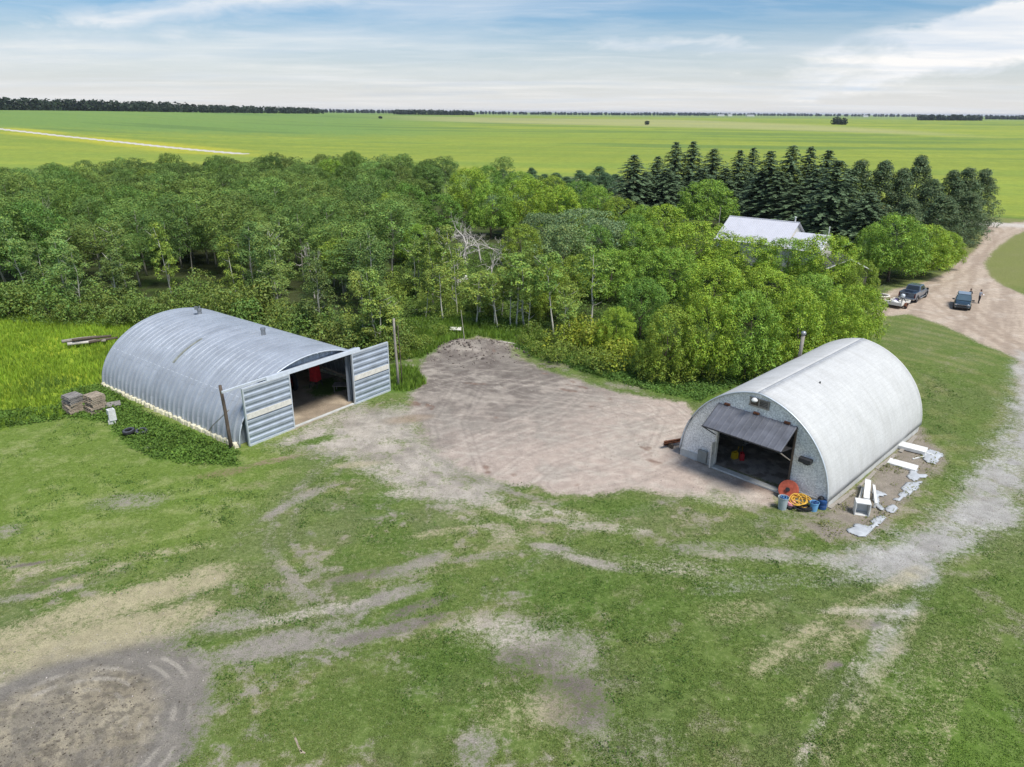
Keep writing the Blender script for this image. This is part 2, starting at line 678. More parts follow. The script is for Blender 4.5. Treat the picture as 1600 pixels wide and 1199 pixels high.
def sheet_differences():
    n, l = GALV.node_tree.nodes, GALV.node_tree.links
    p = n['Principled BSDF']
    src = p.inputs['Base Color'].links[0].from_socket
    tc = n.new('ShaderNodeTexCoord')
    sp = n.new('ShaderNodeSeparateXYZ')
    l.new(tc.outputs['Object'], sp.inputs[0])
    an = math_node(n, l, 'MULTIPLY', math_node(n, l, 'ARCTAN2', sp.outputs[2], math_node(n, l, 'SUBTRACT', sp.outputs[0], 6.8)), 6.0)
    cb = n.new('ShaderNodeCombineXYZ')
    l.new(an, cb.inputs[0])
    l.new(sp.outputs[1], cb.inputs[1])
    b = n.new('ShaderNodeTexBrick')
    b.offset = 0.5
    b.inputs['Scale'].default_value = 1.0
    b.inputs['Brick Width'].default_value = 3.6
    b.inputs['Row Height'].default_value = 0.66
    b.inputs['Mortar Size'].default_value = 0.012
    b.inputs['Color1'].default_value = (1.03, 1.03, 1.03, 1)
    b.inputs['Color2'].default_value = (0.91, 0.92, 0.93, 1)
    b.inputs['Mortar'].default_value = (0.7, 0.7, 0.7, 1)
    l.new(cb.outputs[0], b.inputs['Vector'])
    o = src
    for q in (b.outputs[0],):
        mx = n.new('ShaderNodeMix')
        mx.data_type = 'RGBA'
        mx.blend_type = 'MULTIPLY'
        mx.inputs[0].default_value = 1
        l.new(o, mx.inputs[6])
        l.new(q, mx.inputs[7])
        o = mx.outputs[2]
    l.new(o, p.inputs['Base Color'])


sheet_differences()
STUCCO = mat('grey_stucco', (0.80, 0.785, 0.76), 0.95, 0, var=0.06, scale=1.3, fine=(12, 0.30))
CONC = mat('pale_concrete', (0.50, 0.50, 0.47), 0.9, 0, var=0.16, scale=1.5, bump=0.3)
FOAM = mat('yellowed_footing', (0.62, 0.58, 0.42), 0.95, 0, var=0.25, scale=2.2, bump=0.5)
BROWN_METAL = mat('dark_door_sheet', (0.15, 0.155, 0.175), 0.5, 0.3, var=0.2, scale=1.3)
BLACK = mat('black_paint', (0.03, 0.03, 0.032), 0.6, 0, var=0.2, scale=4)
DARKWOOD = mat('weathered_pole_wood', (0.11, 0.085, 0.065), 0.9, 0, var=0.35, scale=5, stretch=(4, 4, 0.5), bump=0.5)
GREYWOOD = mat('grey_pole_wood', (0.30, 0.27, 0.23), 0.9, 0, var=0.3, scale=5, stretch=(4, 4, 0.5), bump=0.5)
PALLETWOOD = mat('pallet_wood', (0.34, 0.28, 0.21), 0.9, 0, var=0.35, scale=4, bump=0.3)
PALLETGREY = mat('grey_pallet_wood', (0.25, 0.23, 0.21), 0.9, 0, var=0.35, scale=4, bump=0.3)
BARKPALE = mat('pale_bark', (0.33, 0.31, 0.25), 0.9, 0, var=0.35, scale=4, stretch=(2, 2, 0.7))
BARKASPEN = mat('aspen_bark', (0.50, 0.48, 0.40), 0.85, 0, var=0.3, scale=4, stretch=(2, 2, 0.7))
BARKDARK = mat('dark_bark', (0.10, 0.08, 0.06), 0.95, 0, var=0.35, scale=5)
BARKDEAD = mat('bleached_wood', (0.52, 0.48, 0.43), 0.9, 0, var=0.25, scale=3)
WHITEP = mat('white_paint', (0.66, 0.655, 0.63), 0.7, 0, var=0.14, scale=2)
WHITEW = mat('worn_white_board', (0.66, 0.63, 0.56), 0.7, 0, var=0.14, scale=5)
RUBBER = mat('black_rubber', (0.022, 0.022, 0.024), 0.85, 0, var=0.2, scale=6)
TIREGREY = mat('dusty_rubber', (0.075, 0.08, 0.095), 0.85, 0, var=0.3, scale=5)
RED = mat('red_machine_paint', (0.55, 0.03, 0.035), 0.5, 0, var=0.25, scale=3)
RUST = mat('rusty_iron', (0.16, 0.065, 0.035), 0.9, 0.1, var=0.4, scale=5)
PLASTIC_SHEET = mat('pale_plastic_sheet', (0.43, 0.445, 0.455), 0.45, 0, var=0.14, scale=3, bump=0.6)
GLASS = mat('dark_glass', (0.02, 0.028, 0.035), 0.06, 0, var=0.1, scale=1, spec=0.8)
GLASSL = mat('windscreen_sky_glass', (0.10, 0.15, 0.18), 0.05, 0.3, var=0.1, scale=1, spec=0.9)  # pale blue of the reflected sky put into the glass colour
CHROME = mat('bright_metal', (0.62, 0.63, 0.65), 0.22, 0.9, var=0.05)
STEEL = mat('grey_steel', (0.35, 0.36, 0.37), 0.4, 0.7, var=0.1)

# ------------------------------------------------------------------ terrain
def terrain(x, y):
    r = np.hypot(x, y)
    az = np.arctan2(x, y)
    t = sstep(-0.62, 0.1, az)
    amp = 19.2 * (1 - t) + 9.5 * t
    rm = 1250 * (1 - t) + 2900 * t
    k = np.clip((r - 260) / (rm - 260), 0, 1)
    base = amp * (k * k * (3 - 2 * k)) * np.where(y > 0, 1, 0.3)
    near = 1 - sstep(90, 200, r)
    b = (fbm(x, y, 7, 3, 3) - 0.5) * 0.10 * near + (fbm(x, y, 1.1, 31, 2) - 0.5) * 0.05 * near
    mx, my = MOUND[0], MOUND[1]
    b = b + 0.95 * np.exp(-(((x - mx) / 3.6) ** 2 + ((y - my) / 1.9) ** 2)) * (0.5 + 1.0 * fbm(x, y, 1.3, 77, 4))
    cx, cy = CIRC
    q = np.hypot(x - cx, y - cy)
    b = b + 0.05 * np.sin(q * 2.3) * np.exp(-(q / 6.5) ** 2) * near
    return base + b


MOUND = at(742, 546)
CIRC = at(90, 1150)[:2]


def at_far(px, py):
    """along one sight line until it meets the rolling land"""
    d = ray(px, py)
    ts = np.geomspace(150, 16000, 1500)
    p = np.array([0, 0, CAM_H])[None] + ts[:, None] * d[None]
    h = terrain(p[:, 0], p[:, 1])
    k = np.argmax(p[:, 2] <= h)
    if p[k, 2] > h[k]:
        k = len(ts) - 1
    return np.array([p[k, 0], p[k, 1], h[k]])


DIRT = wpoly([(650, 590), (664, 562), (700, 545), (740, 532), (790, 541), (806, 560), (850, 578), (905, 597), (985, 618), (1066, 632), (1100, 660), (1100, 700), (1130, 735), (1215, 765), (1200, 790), (1120, 768), (1060, 775), (990, 762), (930, 768), (860, 762), (790, 752), (735, 738), (690, 705), (662, 680), (648, 640)])
ENTR = wpoly([(400, 700), (460, 678), (560, 634), (640, 640), (662, 680), (690, 705), (740, 742), (800, 758), (770, 778), (710, 790), (660, 775), (600, 738), (540, 712), (470, 706)])
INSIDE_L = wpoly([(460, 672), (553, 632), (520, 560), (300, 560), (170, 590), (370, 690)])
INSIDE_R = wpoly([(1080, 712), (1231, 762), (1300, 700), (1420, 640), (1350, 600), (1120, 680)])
DRIVE = wpoly([(1528, 352), (1541, 366), (1524, 392), (1500, 408), (1484, 424), (1452, 440), (1400, 452), (1366, 468), (1350, 486), (1366, 495), (1420, 490), (1480, 510), (1540, 538), (1597, 562), (1600, 620), (1720, 700), (1720, 460), (1600, 462), (1566, 447), (1544, 431), (1536, 412), (1550, 391), (1578, 370), (1602, 360), (1720, 360), (1720, 343), (1600, 347)])
LANE = wpoly([(1590, 548), (1594, 580), (1588, 612), (1576, 645), (1556, 690), (1530, 738), (1496, 788), (1440, 832), (1400, 850), (1350, 862), (1325, 876), (1350, 890), (1420, 892), (1490, 872), (1550, 828), (1610, 760), (1700, 690), (1700, 560)])
ROAD_R = None
MEADOW = wpoly([(-300, 470), (-60, 468), (60, 490), (140, 500), (220, 500), (260, 485), (175, 560), (158, 600), (110, 625), (98, 655), (60, 655), (0, 672), (-300, 700)])
WEEDS_L = wpoly([(-60, 650), (40, 640), (92, 634), (100, 612), (160, 600), (232, 648), (372, 706), (372, 728), (300, 726), (236, 716), (205, 700), (185, 680), (170, 662), (130, 655), (100, 655), (40, 664), (-60, 680)])
WEEDS_R = wpoly([(800, 545), (850, 560), (900, 578), (990, 605), (1066, 622), (1090, 628), (1185, 590), (1290, 545), (1300, 535), (1000, 560), (860, 545)])
YARD_BACK = wpoly([(608, 565), (660, 560), (700, 540), (745, 525), (800, 535), (840, 560), (860, 545), (840, 500), (700, 495), (640, 500), (600, 530)])
POST_TUFT = wpoly([(612, 612), (640, 612), (668, 600), (650, 580), (612, 572)])
WOODS = wpoly([(-400, 440), (0, 470), (60, 482), (130, 496), (250, 490), (330, 470), (440, 500), (560, 545), (610, 520), (640, 505), (700, 500), (800, 512), (860, 540), (960, 568), (1050, 590), (1150, 590), (1250, 560), (1350, 530), (1362, 500), (1340, 470), (1370, 450), (1480, 425), (1420, 400), (1520, 372), (1535, 352), (1400, 330), (1100, 300), (960, 310)]) + [at(800, 262, 9), at(640, 243, 10), at(430, 238, 10), at(200, 247, 10), at(0, 247, 10), at(-400, 262, 10)]
BARE_STRIP = wpoly([(1300, 800), (1345, 760), (1435, 672), (1475, 705), (1440, 755), (1400, 800), (1330, 842), (1290, 840), (1215, 800)])

C = lambda *a: np.array(a, float)
G_LAWN, G_DEEP, G_DRY, G_STRAW = C(0.124, 0.172, 0.048), C(0.088, 0.146, 0.032), C(0.225, 0.225, 0.100), C(0.37, 0.325, 0.20)
D_PINK, D_DARK, D_GREY, D_PALE = C(0.42, 0.342, 0.286), C(0.145, 0.122, 0.106), C(0.265, 0.238, 0.202), C(0.465, 0.41, 0.345)
GRAVEL, DRIVEC = C(0.355, 0.34, 0.31), C(0.44, 0.355, 0.275)
F_GREEN, F_YEL, F_DARK, F_STUB = C(0.200, 0.270, 0.050), C(0.275, 0.310, 0.050), C(0.135, 0.235, 0.070), C(0.40, 0.365, 0.20)
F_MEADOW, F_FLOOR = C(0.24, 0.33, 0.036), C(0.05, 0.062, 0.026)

ROAD_FAR = [at_far(px, py) for px, py in ((-120, 190), (0, 202), (90, 212), (185, 222), (290, 233), (380, 241))]
ROAD_SIDE = [at(px, py) for px, py in ((1490, 345), (1530, 349), (1600, 353), (1720, 361))]
# patches: px, py, rx, ry (metres), angle, colour, strength
PATCHES = [
    (200, 783, 2.1, 1.3, 0.1, D_GREY, 0.55), (560, 900, 2.0, 0.5, 0.35, D_DARK, 0.55), (600, 935, 2.4, 0.45, 0.5, D_GREY, 0.7),
    (640, 885, 2.2, 0.45, 0.6, D_GREY, 0.6), (520, 1000, 3.0, 0.55, 0.35, D_GREY, 0.7), (610, 985, 2.8, 0.45, 0.4, D_DARK, 0.7),
    (650, 950, 2.0, 0.4, 0.5, D_DARK, 0.55), (470, 960, 2.8, 0.5, 0.35, D_PALE, 0.5), (360, 970, 1.6, 0.8, 0.3, D_GREY, 0.6), (420, 1010, 2.4, 0.8, 0.3, D_GREY, 0.7), (660, 770, 2.5, 0.8, 0.2, D_PALE, 0.5),
    (430, 800, 1.8, 0.4, 1.0, D_GREY, 0.5), (480, 775, 2.2, 0.5, 0.9, D_GREY, 0.5), (50, 930, 3.0, 0.4, 0.35, D_GREY, 0.55), (90, 905, 1.6, 0.3, 0.4, D_DARK, 0.5), (45, 882, 1.2, 0.22, 0.35, D_DARK, 0.8),
    (10, 830, 1.0, 0.8, 0.3, D_GREY, 0.5), (860, 1000, 3.2, 1.6, -0.6, D_GREY, 0.55), (900, 1095, 1.8, 1.5, 0.0, D_DARK, 0.75), (820, 1035, 1.6, 1.2, 0.0, D_DARK, 0.55), (780, 985, 2.0, 1.4, 0, D_PALE, 0.45),
    (745, 1170, 0.9, 1.1, 0, D_GREY, 0.7), (800, 1110, 2.0, 1.2, 0, G_STRAW, 0.5), (980, 1160, 2.2, 1.2, 0, D_GREY, 0.4), (860, 855, 1.2, 0.35, -0.2, D_GREY, 0.7), (930, 880, 1.6, 0.4, -0.4, D_GREY, 0.65),
    (1140, 860, 4.5, 0.8, -0.1, D_GREY, 0.42), (1070, 890, 3.0, 0.6, -0.1, D_PALE, 0.25), (1350, 975, 1.0, 0.35, 0.0, D_DARK, 0.6), (1300, 1040, 0.6, 0.3, 0.3, D_DARK, 0.7), (1350, 955, 2.6, 0.3, 0, D_PALE, 0.45),
    (1395, 955, 1.6, 0.7, 0.2, GRAVEL, 0.3), (1420, 900, 2.2, 0.8, 0.3, GRAVEL, 0.3), (1260, 872, 3.0, 0.7, -0.1, GRAVEL, 0.28), (1250, 1010, 3.5, 1.0, 0.5, G_STRAW, 0.35), (1390, 1010, 0.8, 3.0, -0.2, GRAVEL, 0.22), (1160, 955, 2.0, 0.9, 0.2, G_STRAW, 0.4),
    (1130, 780, 2.4, 1.0, -0.3, D_PALE, 0.5), (1180, 760, 1.5, 0.5, -0.3, C(0.2, 0.13, 0.10), 0.6), (870, 800, 2.5, 0.6, -0.3, D_PALE, 0.45), (700, 830, 2.2, 0.4, 0.3, G_STRAW, 0.5), (760, 870, 2.6, 0.4, 0.2, D_GREY, 0.4),
    (600, 700, 1.5, 0.6, 0.4, D_PALE, 0.6), (560, 725, 1.8, 0.5, 0.2, G_STRAW, 0.6), (640, 655, 2.2, 0.8, 0.3, C(0.27, 0.20, 0.13), 0.6), (620, 690, 1.6, 0.5, 0.2, G_LAWN, 0.55), (490, 690, 1.6, 0.6, 0.6, G_DEEP, 0.8), (540, 745, 1.1, 0.3, 0, G_DEEP, 0.8),
    (690, 690, 1.1, 1.2, 0, D_DARK, 0.45), (345, 740, 2.0, 0.6, 0.4, C(0.22, 0.16, 0.10), 0.5), (425, 720, 2.2, 0.45, 0.5, C(0.24, 0.18, 0.12), 0.6), (385, 760, 1.6, 0.6, 0.3, G_DRY, 0.5), (230, 700, 0.7, 0.4, 0.2, D_GREY, 0.7),
    (1050, 1090, 3.0, 1.8, 0.4, G_DEEP, 0.5), (870, 950, 3.0, 1.6, 0.4, G_DEEP, 0.4), (980, 930, 2.4, 1.0, 0.3, G_DEEP, 0.4), (600, 1060, 4.0, 1.6, 0.4, G_DEEP, 0.45), (1540, 1150, 2.5, 4.0, 0.3, C(0.11, 0.19, 0.03), 0.55), (300, 700, 6, 0.8, -0.5, G_DEEP, 0.5),
    (110, 1000, 5.0, 1.3, 0.32, G_STRAW, 0.6), (230, 930, 4.0, 0.9, 0.35, G_STRAW, 0.5), (60, 890, 3.5, 0.6, 0.3, G_STRAW, 0.4),
    (930, 790, 3.5, 0.6, 0.05, G_DEEP, 0.7), (1000, 800, 3.0, 0.6, 0.05, G_DEEP, 0.55), (1260, 810, 3.0, 0.6, -0.4, G_DEEP, 0.5), (700, 1100, 4.0, 2.2, 0.3, G_DEEP, 0.4),
]
TRACKS = [  # polyline px, half width, colour, strength
    ([(545, 690), (470, 760), (430, 800), (418, 850), (450, 900), (520, 955)], 0.28, D_GREY, 0.4),
    ([(570, 700), (500, 760), (462, 800), (452, 840), (480, 880)], 0.25, D_GREY, 0.3),
    ([(600, 690), (680, 750), (790, 800), (900, 820), (1010, 830)], 0.35, D_PALE, 0.45), ([(640, 690), (720, 735), (800, 770), (870, 790)], 0.3, D_GREY, 0.5),
    ([(520, 690), (590, 735), (690, 790), (800, 840), (940, 880), (1120, 870), (1300, 880)], 0.5, D_PALE, 0.2),
    ([(700, 980), (900, 830), (1050, 780)], 0.3, D_GREY, 0.25), ([(250, 1080), (420, 1010), (560, 960), (680, 870)], 0.5, D_GREY, 0.45), ([(330, 1110), (500, 1030), (640, 975)], 0.4, D_GREY, 0.35), ([(0, 1000), (150, 950), (330, 900)], 0.8, G_STRAW, 0.75), ([(0, 1050), (150, 1000), (320, 950)], 0.7, G_STRAW, 0.7),
    ([(60, 930), (220, 870), (330, 850)], 0.4, G_STRAW, 0.5), ([(1480, 1000), (1390, 1090), (1350, 1190)], 0.3, G_STRAW, 0.3), ([(1540, 980), (1440, 1100), (1400, 1190)], 0.3, G_STRAW, 0.28), ([(1240, 1100), (1320, 1000), (1420, 900)], 0.3, G_STRAW, 0.35), ([(1100, 920), (1250, 905), (1400, 900)], 0.5, GRAVEL, 0.35), ([(1560, 1000), (1480, 1110), (1460, 1190)], 0.22, G_STRAW, 0.4), ([(1180, 1050), (1300, 960), (1440, 890)], 0.25, G_STRAW, 0.45), ([(1330, 1100), (1390, 1000), (1460, 900)], 0.25, GRAVEL, 0.3), ([(1290, 1190), (1350, 1080), (1440, 960)], 0.25, G_STRAW, 0.45), ([(1250, 1190), (1310, 1080), (1400, 960)], 0.2, D_PALE, 0.4),
]
def ground_layers(x, y, parts=False):
    """turf colour, soil colour, how much soil shows, and which piece of land each point belongs to"""
    n = x.size
    r = np.hypot(x, y)
    nA, nB, nC = fbm(x, y, 9, 1, 4), fbm(x, y, 2.6, 5, 4), fbm(x, y, 0.7, 9, 4)
    th = 0.35
    xs, ys = x * math.cos(th) + y * math.sin(th), -x * math.sin(th) + y * math.cos(th)
    st = fbm(xs * 0.22, ys * 1.3, 1.5, 21, 4)
    st2 = fbm((x * 0.75 - y * 0.66) * 0.25, (x * 0.66 + y * 0.75) * 1.2, 1.8, 41, 4)

    def mix(col, c, w):
        w = np.clip(w, 0, 1)
        return col * (1 - w[:, None]) + np.asarray(c) * w[:, None]
    ed = (nB - 0.5) * 2.2 + (nC - 0.5) * 1.2
    G = np.tile(G_LAWN, (n, 1))
    S = np.tile(D_GREY, (n, 1))
    W = np.zeros(n)

    def soil(c, a, lo=0.0):
        """lay soil of colour c over the turf with cover a"""
        nonlocal S, W
        a = np.clip(a, 0, 1)
        w2 = W + (1 - W) * a
        S = mix(S, c, a / np.maximum(w2, 1e-4))
        W = w2

    def turf(c, a):
        """turf of colour c comes back with cover a"""
        nonlocal G, W
        a = np.clip(a, 0, 1)
        G = mix(G, c, a)
        W = W * (1 - a)
    G = mix(G, G_DEEP, sstep(0.47, 0.62, nA * 0.5 + nC * 0.5) * 0.8)
    G = mix(G, G_DRY, sstep(0.50, 0.68, st * 0.35 + nB * 0.35 + nC * 0.3) * 0.55)
    G = mix(G, C(0.145, 0.158, 0.085), sstep(0.48, 0.66, fbm(x, y, 4.5, 151, 4)) * 0.4)
    soil(G_STRAW * 0.8, 0.08 + sstep(0.50, 0.74, st * 0.5 + nC * 0.5) * 0.42)
    soil(D_GREY, 0.05 + sstep(0.52, 0.70, nB * 0.5 + nC * 0.5) * 0.42)
    # right lawn greener and finer, mown in long sweeps
    lx, ly = at(1330, 600)[:2]
    q = np.hypot(x - lx, y - ly)
    mow = 0.5 + 0.5 * np.sin(q * 3.3 + 5 * nA)
    wr = sstep(8, 16, x) * (1 - sstep(90, 110, y)) * sstep(38, 46, y)
    turf(C(0.100, 0.148, 0.036), wr * 0.55)
    G = mix(G, G_DRY, wr * mow * 0.45 * sstep(0.35, 0.6, nB))
    wl_ = sstep(-12, -18, x) * sstep(27, 36, y)
    turf(C(0.132, 0.198, 0.036), wl_ * 0.72)
    G = mix(G, C(0.23, 0.27, 0.10), wl_ * sstep(0.46, 0.68, st * 0.45 + nC * 0.55) * 0.7)
    lowr = sstep(0, 8, x) * (1 - sstep(30, 38, y))
    turf(C(0.100, 0.152, 0.036), lowr * 0.4)
    far_lawn = sstep(90, 100, y) * sstep(45, 60, x)
    turf(C(0.19, 0.20, 0.075), far_lawn * 0.75)
    cls = np.zeros(n, int)
    near = r < 260

    def near_sd(P):
        out = np.full(n, 1e6)
        out[near] = poly_sd(x[near], y[near], P)
        return out
    sd = near_sd(MEADOW) + ed * 0.5
    w = sstep(0.5, -0.5, sd)
    mcol = mix(np.tile(F_MEADOW, (n, 1)), C(0.31, 0.37, 0.04), sstep(0.45, 0.65, nB))
    mcol = mix(mcol, G_DEEP, sstep(0.55, 0.7, nA) * 0.6)
    turf(mcol, w)
    cls[w > 0.5] = 1
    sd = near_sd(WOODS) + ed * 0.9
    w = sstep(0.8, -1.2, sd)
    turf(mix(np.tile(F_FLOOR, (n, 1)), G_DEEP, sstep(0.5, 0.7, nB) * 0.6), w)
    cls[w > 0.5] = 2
    for P in (YARD_BACK, WEEDS_R, POST_TUFT, WEEDS_L):
        w = sstep(0.6, -0.5, near_sd(P) + ed * 0.6)
        turf(C(0.095, 0.17, 0.03), w * 0.95)
        cls[w > 0.5] = 0
    w = sstep(1.5, -1.6, near_sd(ENTR) + ed * 1.4)
    dcol = mix(np.tile(D_GREY * 1.3, (n, 1)), D_PALE, sstep(0.42, 0.62, st2 * 0.6 + nC * 0.4) * 0.7)
    dcol = mix(dcol, D_DARK, sstep(0.54, 0.68, nB) * 0.4)
    soil(dcol, w * 0.85)
    turf(G_LAWN, w * sstep(0.53, 0.62, nA * 0.4 + nC * 0.6) * 0.45)
    cls[w > 0.55] = 3
    sdD = near_sd(DIRT) + ed * 0.85
    w = sstep(0.8, -0.6, sdD)
    dcol = mix(np.tile(D_PINK, (n, 1)), D_PALE, sstep(0.44, 0.64, nB * 0.35 + st2 * 0.2 + nC * 0.45) * 0.6)
    dk = sstep(17, 5, np.hypot((x - MOUND[0]) * 0.85, (y - MOUND[1]) * 0.6))
    dcol = mix(dcol, D_GREY * 1.05, dk * 0.85)
    dcol = mix(dcol, D_DARK, dk * sstep(0.34, 0.54, nB * 0.6 + nC * 0.4) * 0.9)
    dcol = mix(dcol, D_GREY * 1.1, sstep(0.58, 0.70, nB) * 0.4)
    dcol = mix(dcol, C(0.17, 0.10, 0.07), sstep(0.78, 0.84, fbm(x, y, 1.6, 91, 3)) * 0.7)
    for k, (ax, ay) in enumerate(((0.8, 0.6), (0.98, -0.17))):
        u = -x * ay + y * ax
        m = sstep(0.75, 0.97, np.sin(u * 2 * math.pi / 1.05 + 4 * nA + k) * 0.5 + 0.5) * sstep(0.42, 0.6, fbm(x * ax + y * ay, u * 4, 5, 60 + k, 3))
        dcol = mix(dcol, D_PALE * 1.08, m * 0.28)
    for P in YARD_TRACKS:
        d = np.full(n, 9.0)
        kk = near & (sdD < 2)
        d[kk] = line_d(x[kk], y[kk], P)
        lug = 0.6 + 0.4 * np.sin((x * 0.7 + y * 0.7) * 14)
        for o in (0.75, 1.25):
            m = sstep(0.24, 0.10, np.abs(d - o) + (nC - .5) * .12)
            dcol = mix(dcol, D_PALE * 1.12, m * 0.20 * lug)
            m = sstep(0.14, 0.04, np.abs(d - o - 0.24) + (nC - .5) * .08)
            dcol = mix(dcol, D_DARK * 1.3, m * 0.22)
    soil(dcol, w * 1.05)
    cls[w > 0.5] = 3
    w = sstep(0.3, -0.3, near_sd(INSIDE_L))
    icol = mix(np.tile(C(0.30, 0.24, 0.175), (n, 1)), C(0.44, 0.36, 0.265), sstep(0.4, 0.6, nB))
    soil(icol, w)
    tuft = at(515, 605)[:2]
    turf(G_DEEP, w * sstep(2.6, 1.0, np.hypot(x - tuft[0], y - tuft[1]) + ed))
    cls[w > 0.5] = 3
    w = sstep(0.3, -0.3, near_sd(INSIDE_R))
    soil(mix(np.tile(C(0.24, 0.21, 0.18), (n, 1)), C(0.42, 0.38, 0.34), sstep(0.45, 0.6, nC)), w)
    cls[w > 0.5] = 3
    w = sstep(0.8, -0.6, near_sd(BARE_STRIP) + ed * 0.7)
    soil(C(0.25, 0.215, 0.175), w * 0.85)
    G = mix(G, C(0.17, 0.175, 0.06), w * 0.8)
    w = sstep(0.9, -0.7, near_sd(DRIVE) + ed * 0.35)
    rut = fbm((x * 0.55 + y * 0.83) * 0.12, (x * 0.83 - y * 0.55) * 1.6, 1.5, 71, 3)
    gcol = mix(np.tile(DRIVEC, (n, 1)), C(0.33, 0.26, 0.20), sstep(0.42, 0.6, rut) * 0.7)
    gcol = mix(gcol, C(0.53, 0.45, 0.37), sstep(0.55, 0.7, st * 0.5 + nB * 0.5) * 0.6)
    for P in DRIVE_TRACKS:
        d = np.full(n, 9.0)
        d[near] = line_d(x[near], y[near], P)
        gcol = mix(gcol, C(0.34, 0.265, 0.20), sstep(0.5, 0.15, np.abs(d - 0.9) + (nC - .5) * .3) * 0.55)
    soil(gcol, w * 1.1)
    cls[w > 0.5] = 4
    w = sstep(1.4, -1.5, near_sd(LANE) + ed * 1.1)
    gcol = mix(np.tile(GRAVEL, (n, 1)), C(0.42, 0.405, 0.375), sstep(0.45, 0.62, st2) * 0.6)
    gcol = mix(gcol, C(0.27, 0.25, 0.23), sstep(0.50, 0.66, nC) * 0.4)
    soil(gcol, w)
    turf(G_DRY, w * sstep(0.60, 0.68, nB) * 0.4)
    cls[w > 0.5] = 4
    # circle of turned earth
    q = np.hypot(x - CIRC[0], y - CIRC[1])
    w = sstep(6.3, 4.0, q + ed * 0.8) * (y < 45)
    ccol = mix(np.tile(C(0.25, 0.215, 0.155), (n, 1)), C(0.31, 0.27, 0.195), sstep(0.42, 0.62, nB))
    ccol = mix(ccol, C(0.115, 0.10, 0.082), sstep(0.48, 0.66, fbm(x, y, 0.2, 141, 2)) * 0.6)
    ccol = mix(ccol, C(0.16, 0.145, 0.125), sstep(0.46, 0.66, fbm(x, y, 1.3, 143, 4)) * 0.5)
    ann = sstep(3.0, 3.9, q + ed * 0.3)
    ccol = mix(ccol, C(0.195, 0.178, 0.155), ann * 0.85)
    ring = sstep(0.62, 0.9, 0.5 + 0.5 * np.sin(q * 11 + 2.5 * nB)) * sstep(0.42, 0.58, fbm(np.arctan2(y - CIRC[1], x - CIRC[0]) * 5, q * 1.5, 1.6, 145, 2))
    ccol = mix(ccol, C(0.36, 0.325, 0.27), ring * sstep(1.8, 2.8, q) * 0.6)
    soil(ccol, w * 1.1)
    cls[w > 0.5] = 3
    k = near & (y < 110)
    xk, yk = x[k], y[k]
    fr, ek = nC[k], ed[k]
    noD = 1 - sstep(0.3, -0.5, sdD[k])
    aS = np.zeros(n)
    for px, py, rx, ry, an, c, st_ in PATCHES:
        cx, cy, _ = at(px, py)
        dx, dy = xk - cx, yk - cy
        u, v = dx * math.cos(an) + dy * math.sin(an), -dx * math.sin(an) + dy * math.cos(an)
        d = np.hypot(u / rx, v / ry) + ek * 0.42
        a = np.zeros(n)
        a[k] = sstep(1.35, 0.45, d) * min(1, st_ * 0.9) * (0.5 + 1.0 * fr)
        (turf if c[1] > c[0] * 1.05 else soil)(c, a)
    for P, hw, c, st_ in TRACKS:
        d = line_d(xk, yk, wpoly(P)) + ek * 0.3
        a = np.zeros(n)
        a[k] = sstep(hw * 1.9, hw * 0.4, d) * st_ * (0.2 + 1.0 * fr) * (0.3 + 0.7 * noD)
        soil(c, a)
    # ---- crops beyond
    az = np.arctan2(x, y)
    FIELD_NEAR = [at(780, 283)[:2], at(950, 272)[:2], at(1100, 300)[:2], at(1400, 322)[:2], at(1530, 338)[:2], at(1720, 352)[:2]]
    fx = np.array([p[0] for p in FIELD_NEAR])
    fy = np.array([p[1] for p in FIELD_NEAR])
    edge = np.interp(x, np.r_[-400, -120, -20, fx], np.r_[225, 215, 222, fy]) + (nB - 0.5) * 2
    tl = x * 0.13
    band = fbm(x * 0.06 + 31, y + tl, 34, 51, 4)
    band2 = fbm(x * 0.03, y + tl, 120, 53, 3)
    fine = fbm(x * 0.10, y + tl, 9, 55, 3)
    fcol = mix(np.tile(F_GREEN, (n, 1)), F_YEL, sstep(0.36, 0.66, band) * 0.75)
    fcol = mix(fcol, F_GREEN * 0.86, sstep(0.5, 0.7, band2) * 0.5)
    fcol = mix(fcol, F_YEL * 1.08, sstep(0.50, 0.72, fine) * 0.5)
    fcol = mix(fcol, F_GREEN * 0.8, sstep(0.8, 0.97, np.sin((x * 0.97 - y * 0.25) * 2 * math.pi / 27) * 0.5 + 0.5) * 0.16 * (r < 900))
    fcol = mix(fcol, F_DARK, sstep(0.02, -0.25, az) * sstep(560, 760, r + 200 * (nA - 0.5)) * 0.75)
    fcol = mix(fcol, F_DARK * 0.75, sstep(0.63, 0.69, fbm(x * 0.2, y + tl, 60, 57, 3)) * 0.6)
    stub = sstep(1150, 1300, r + 700 * (az - 0.1)) * sstep(-0.22, -0.05, az) * (1 - sstep(1800, 2100, r + 3000 * np.maximum(az - 0.2, 0)))
    fcol = mix(fcol, F_STUB, stub * 0.5)
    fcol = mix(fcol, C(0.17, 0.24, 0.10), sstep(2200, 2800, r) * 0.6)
    w = sstep(-1.0, 1.0, y - edge) * (r > 130)
    verge = w * sstep(9, 3, y - edge) * (x > 60)
    turf(fcol, w)
    G = mix(G, C(0.09, 0.16, 0.035), verge * 0.8)
    cls[w > 0.5] = 5
    cls[(w > 0.5) & (stub > 0.5)] = 6
    d = np.full(n, 1e6)
    k = (r > 120) & (r < 2500)
    d[k] = line_d(x[k], y[k], ROAD_FAR)
    w = sstep(4.6, 3.2, d)
    yl = sstep(30, 12, d) * (x < 0) * (az > -0.75) * sstep(0.35, 0.6, fbm(x * 0.15, y * 0.3, 9, 61, 3))
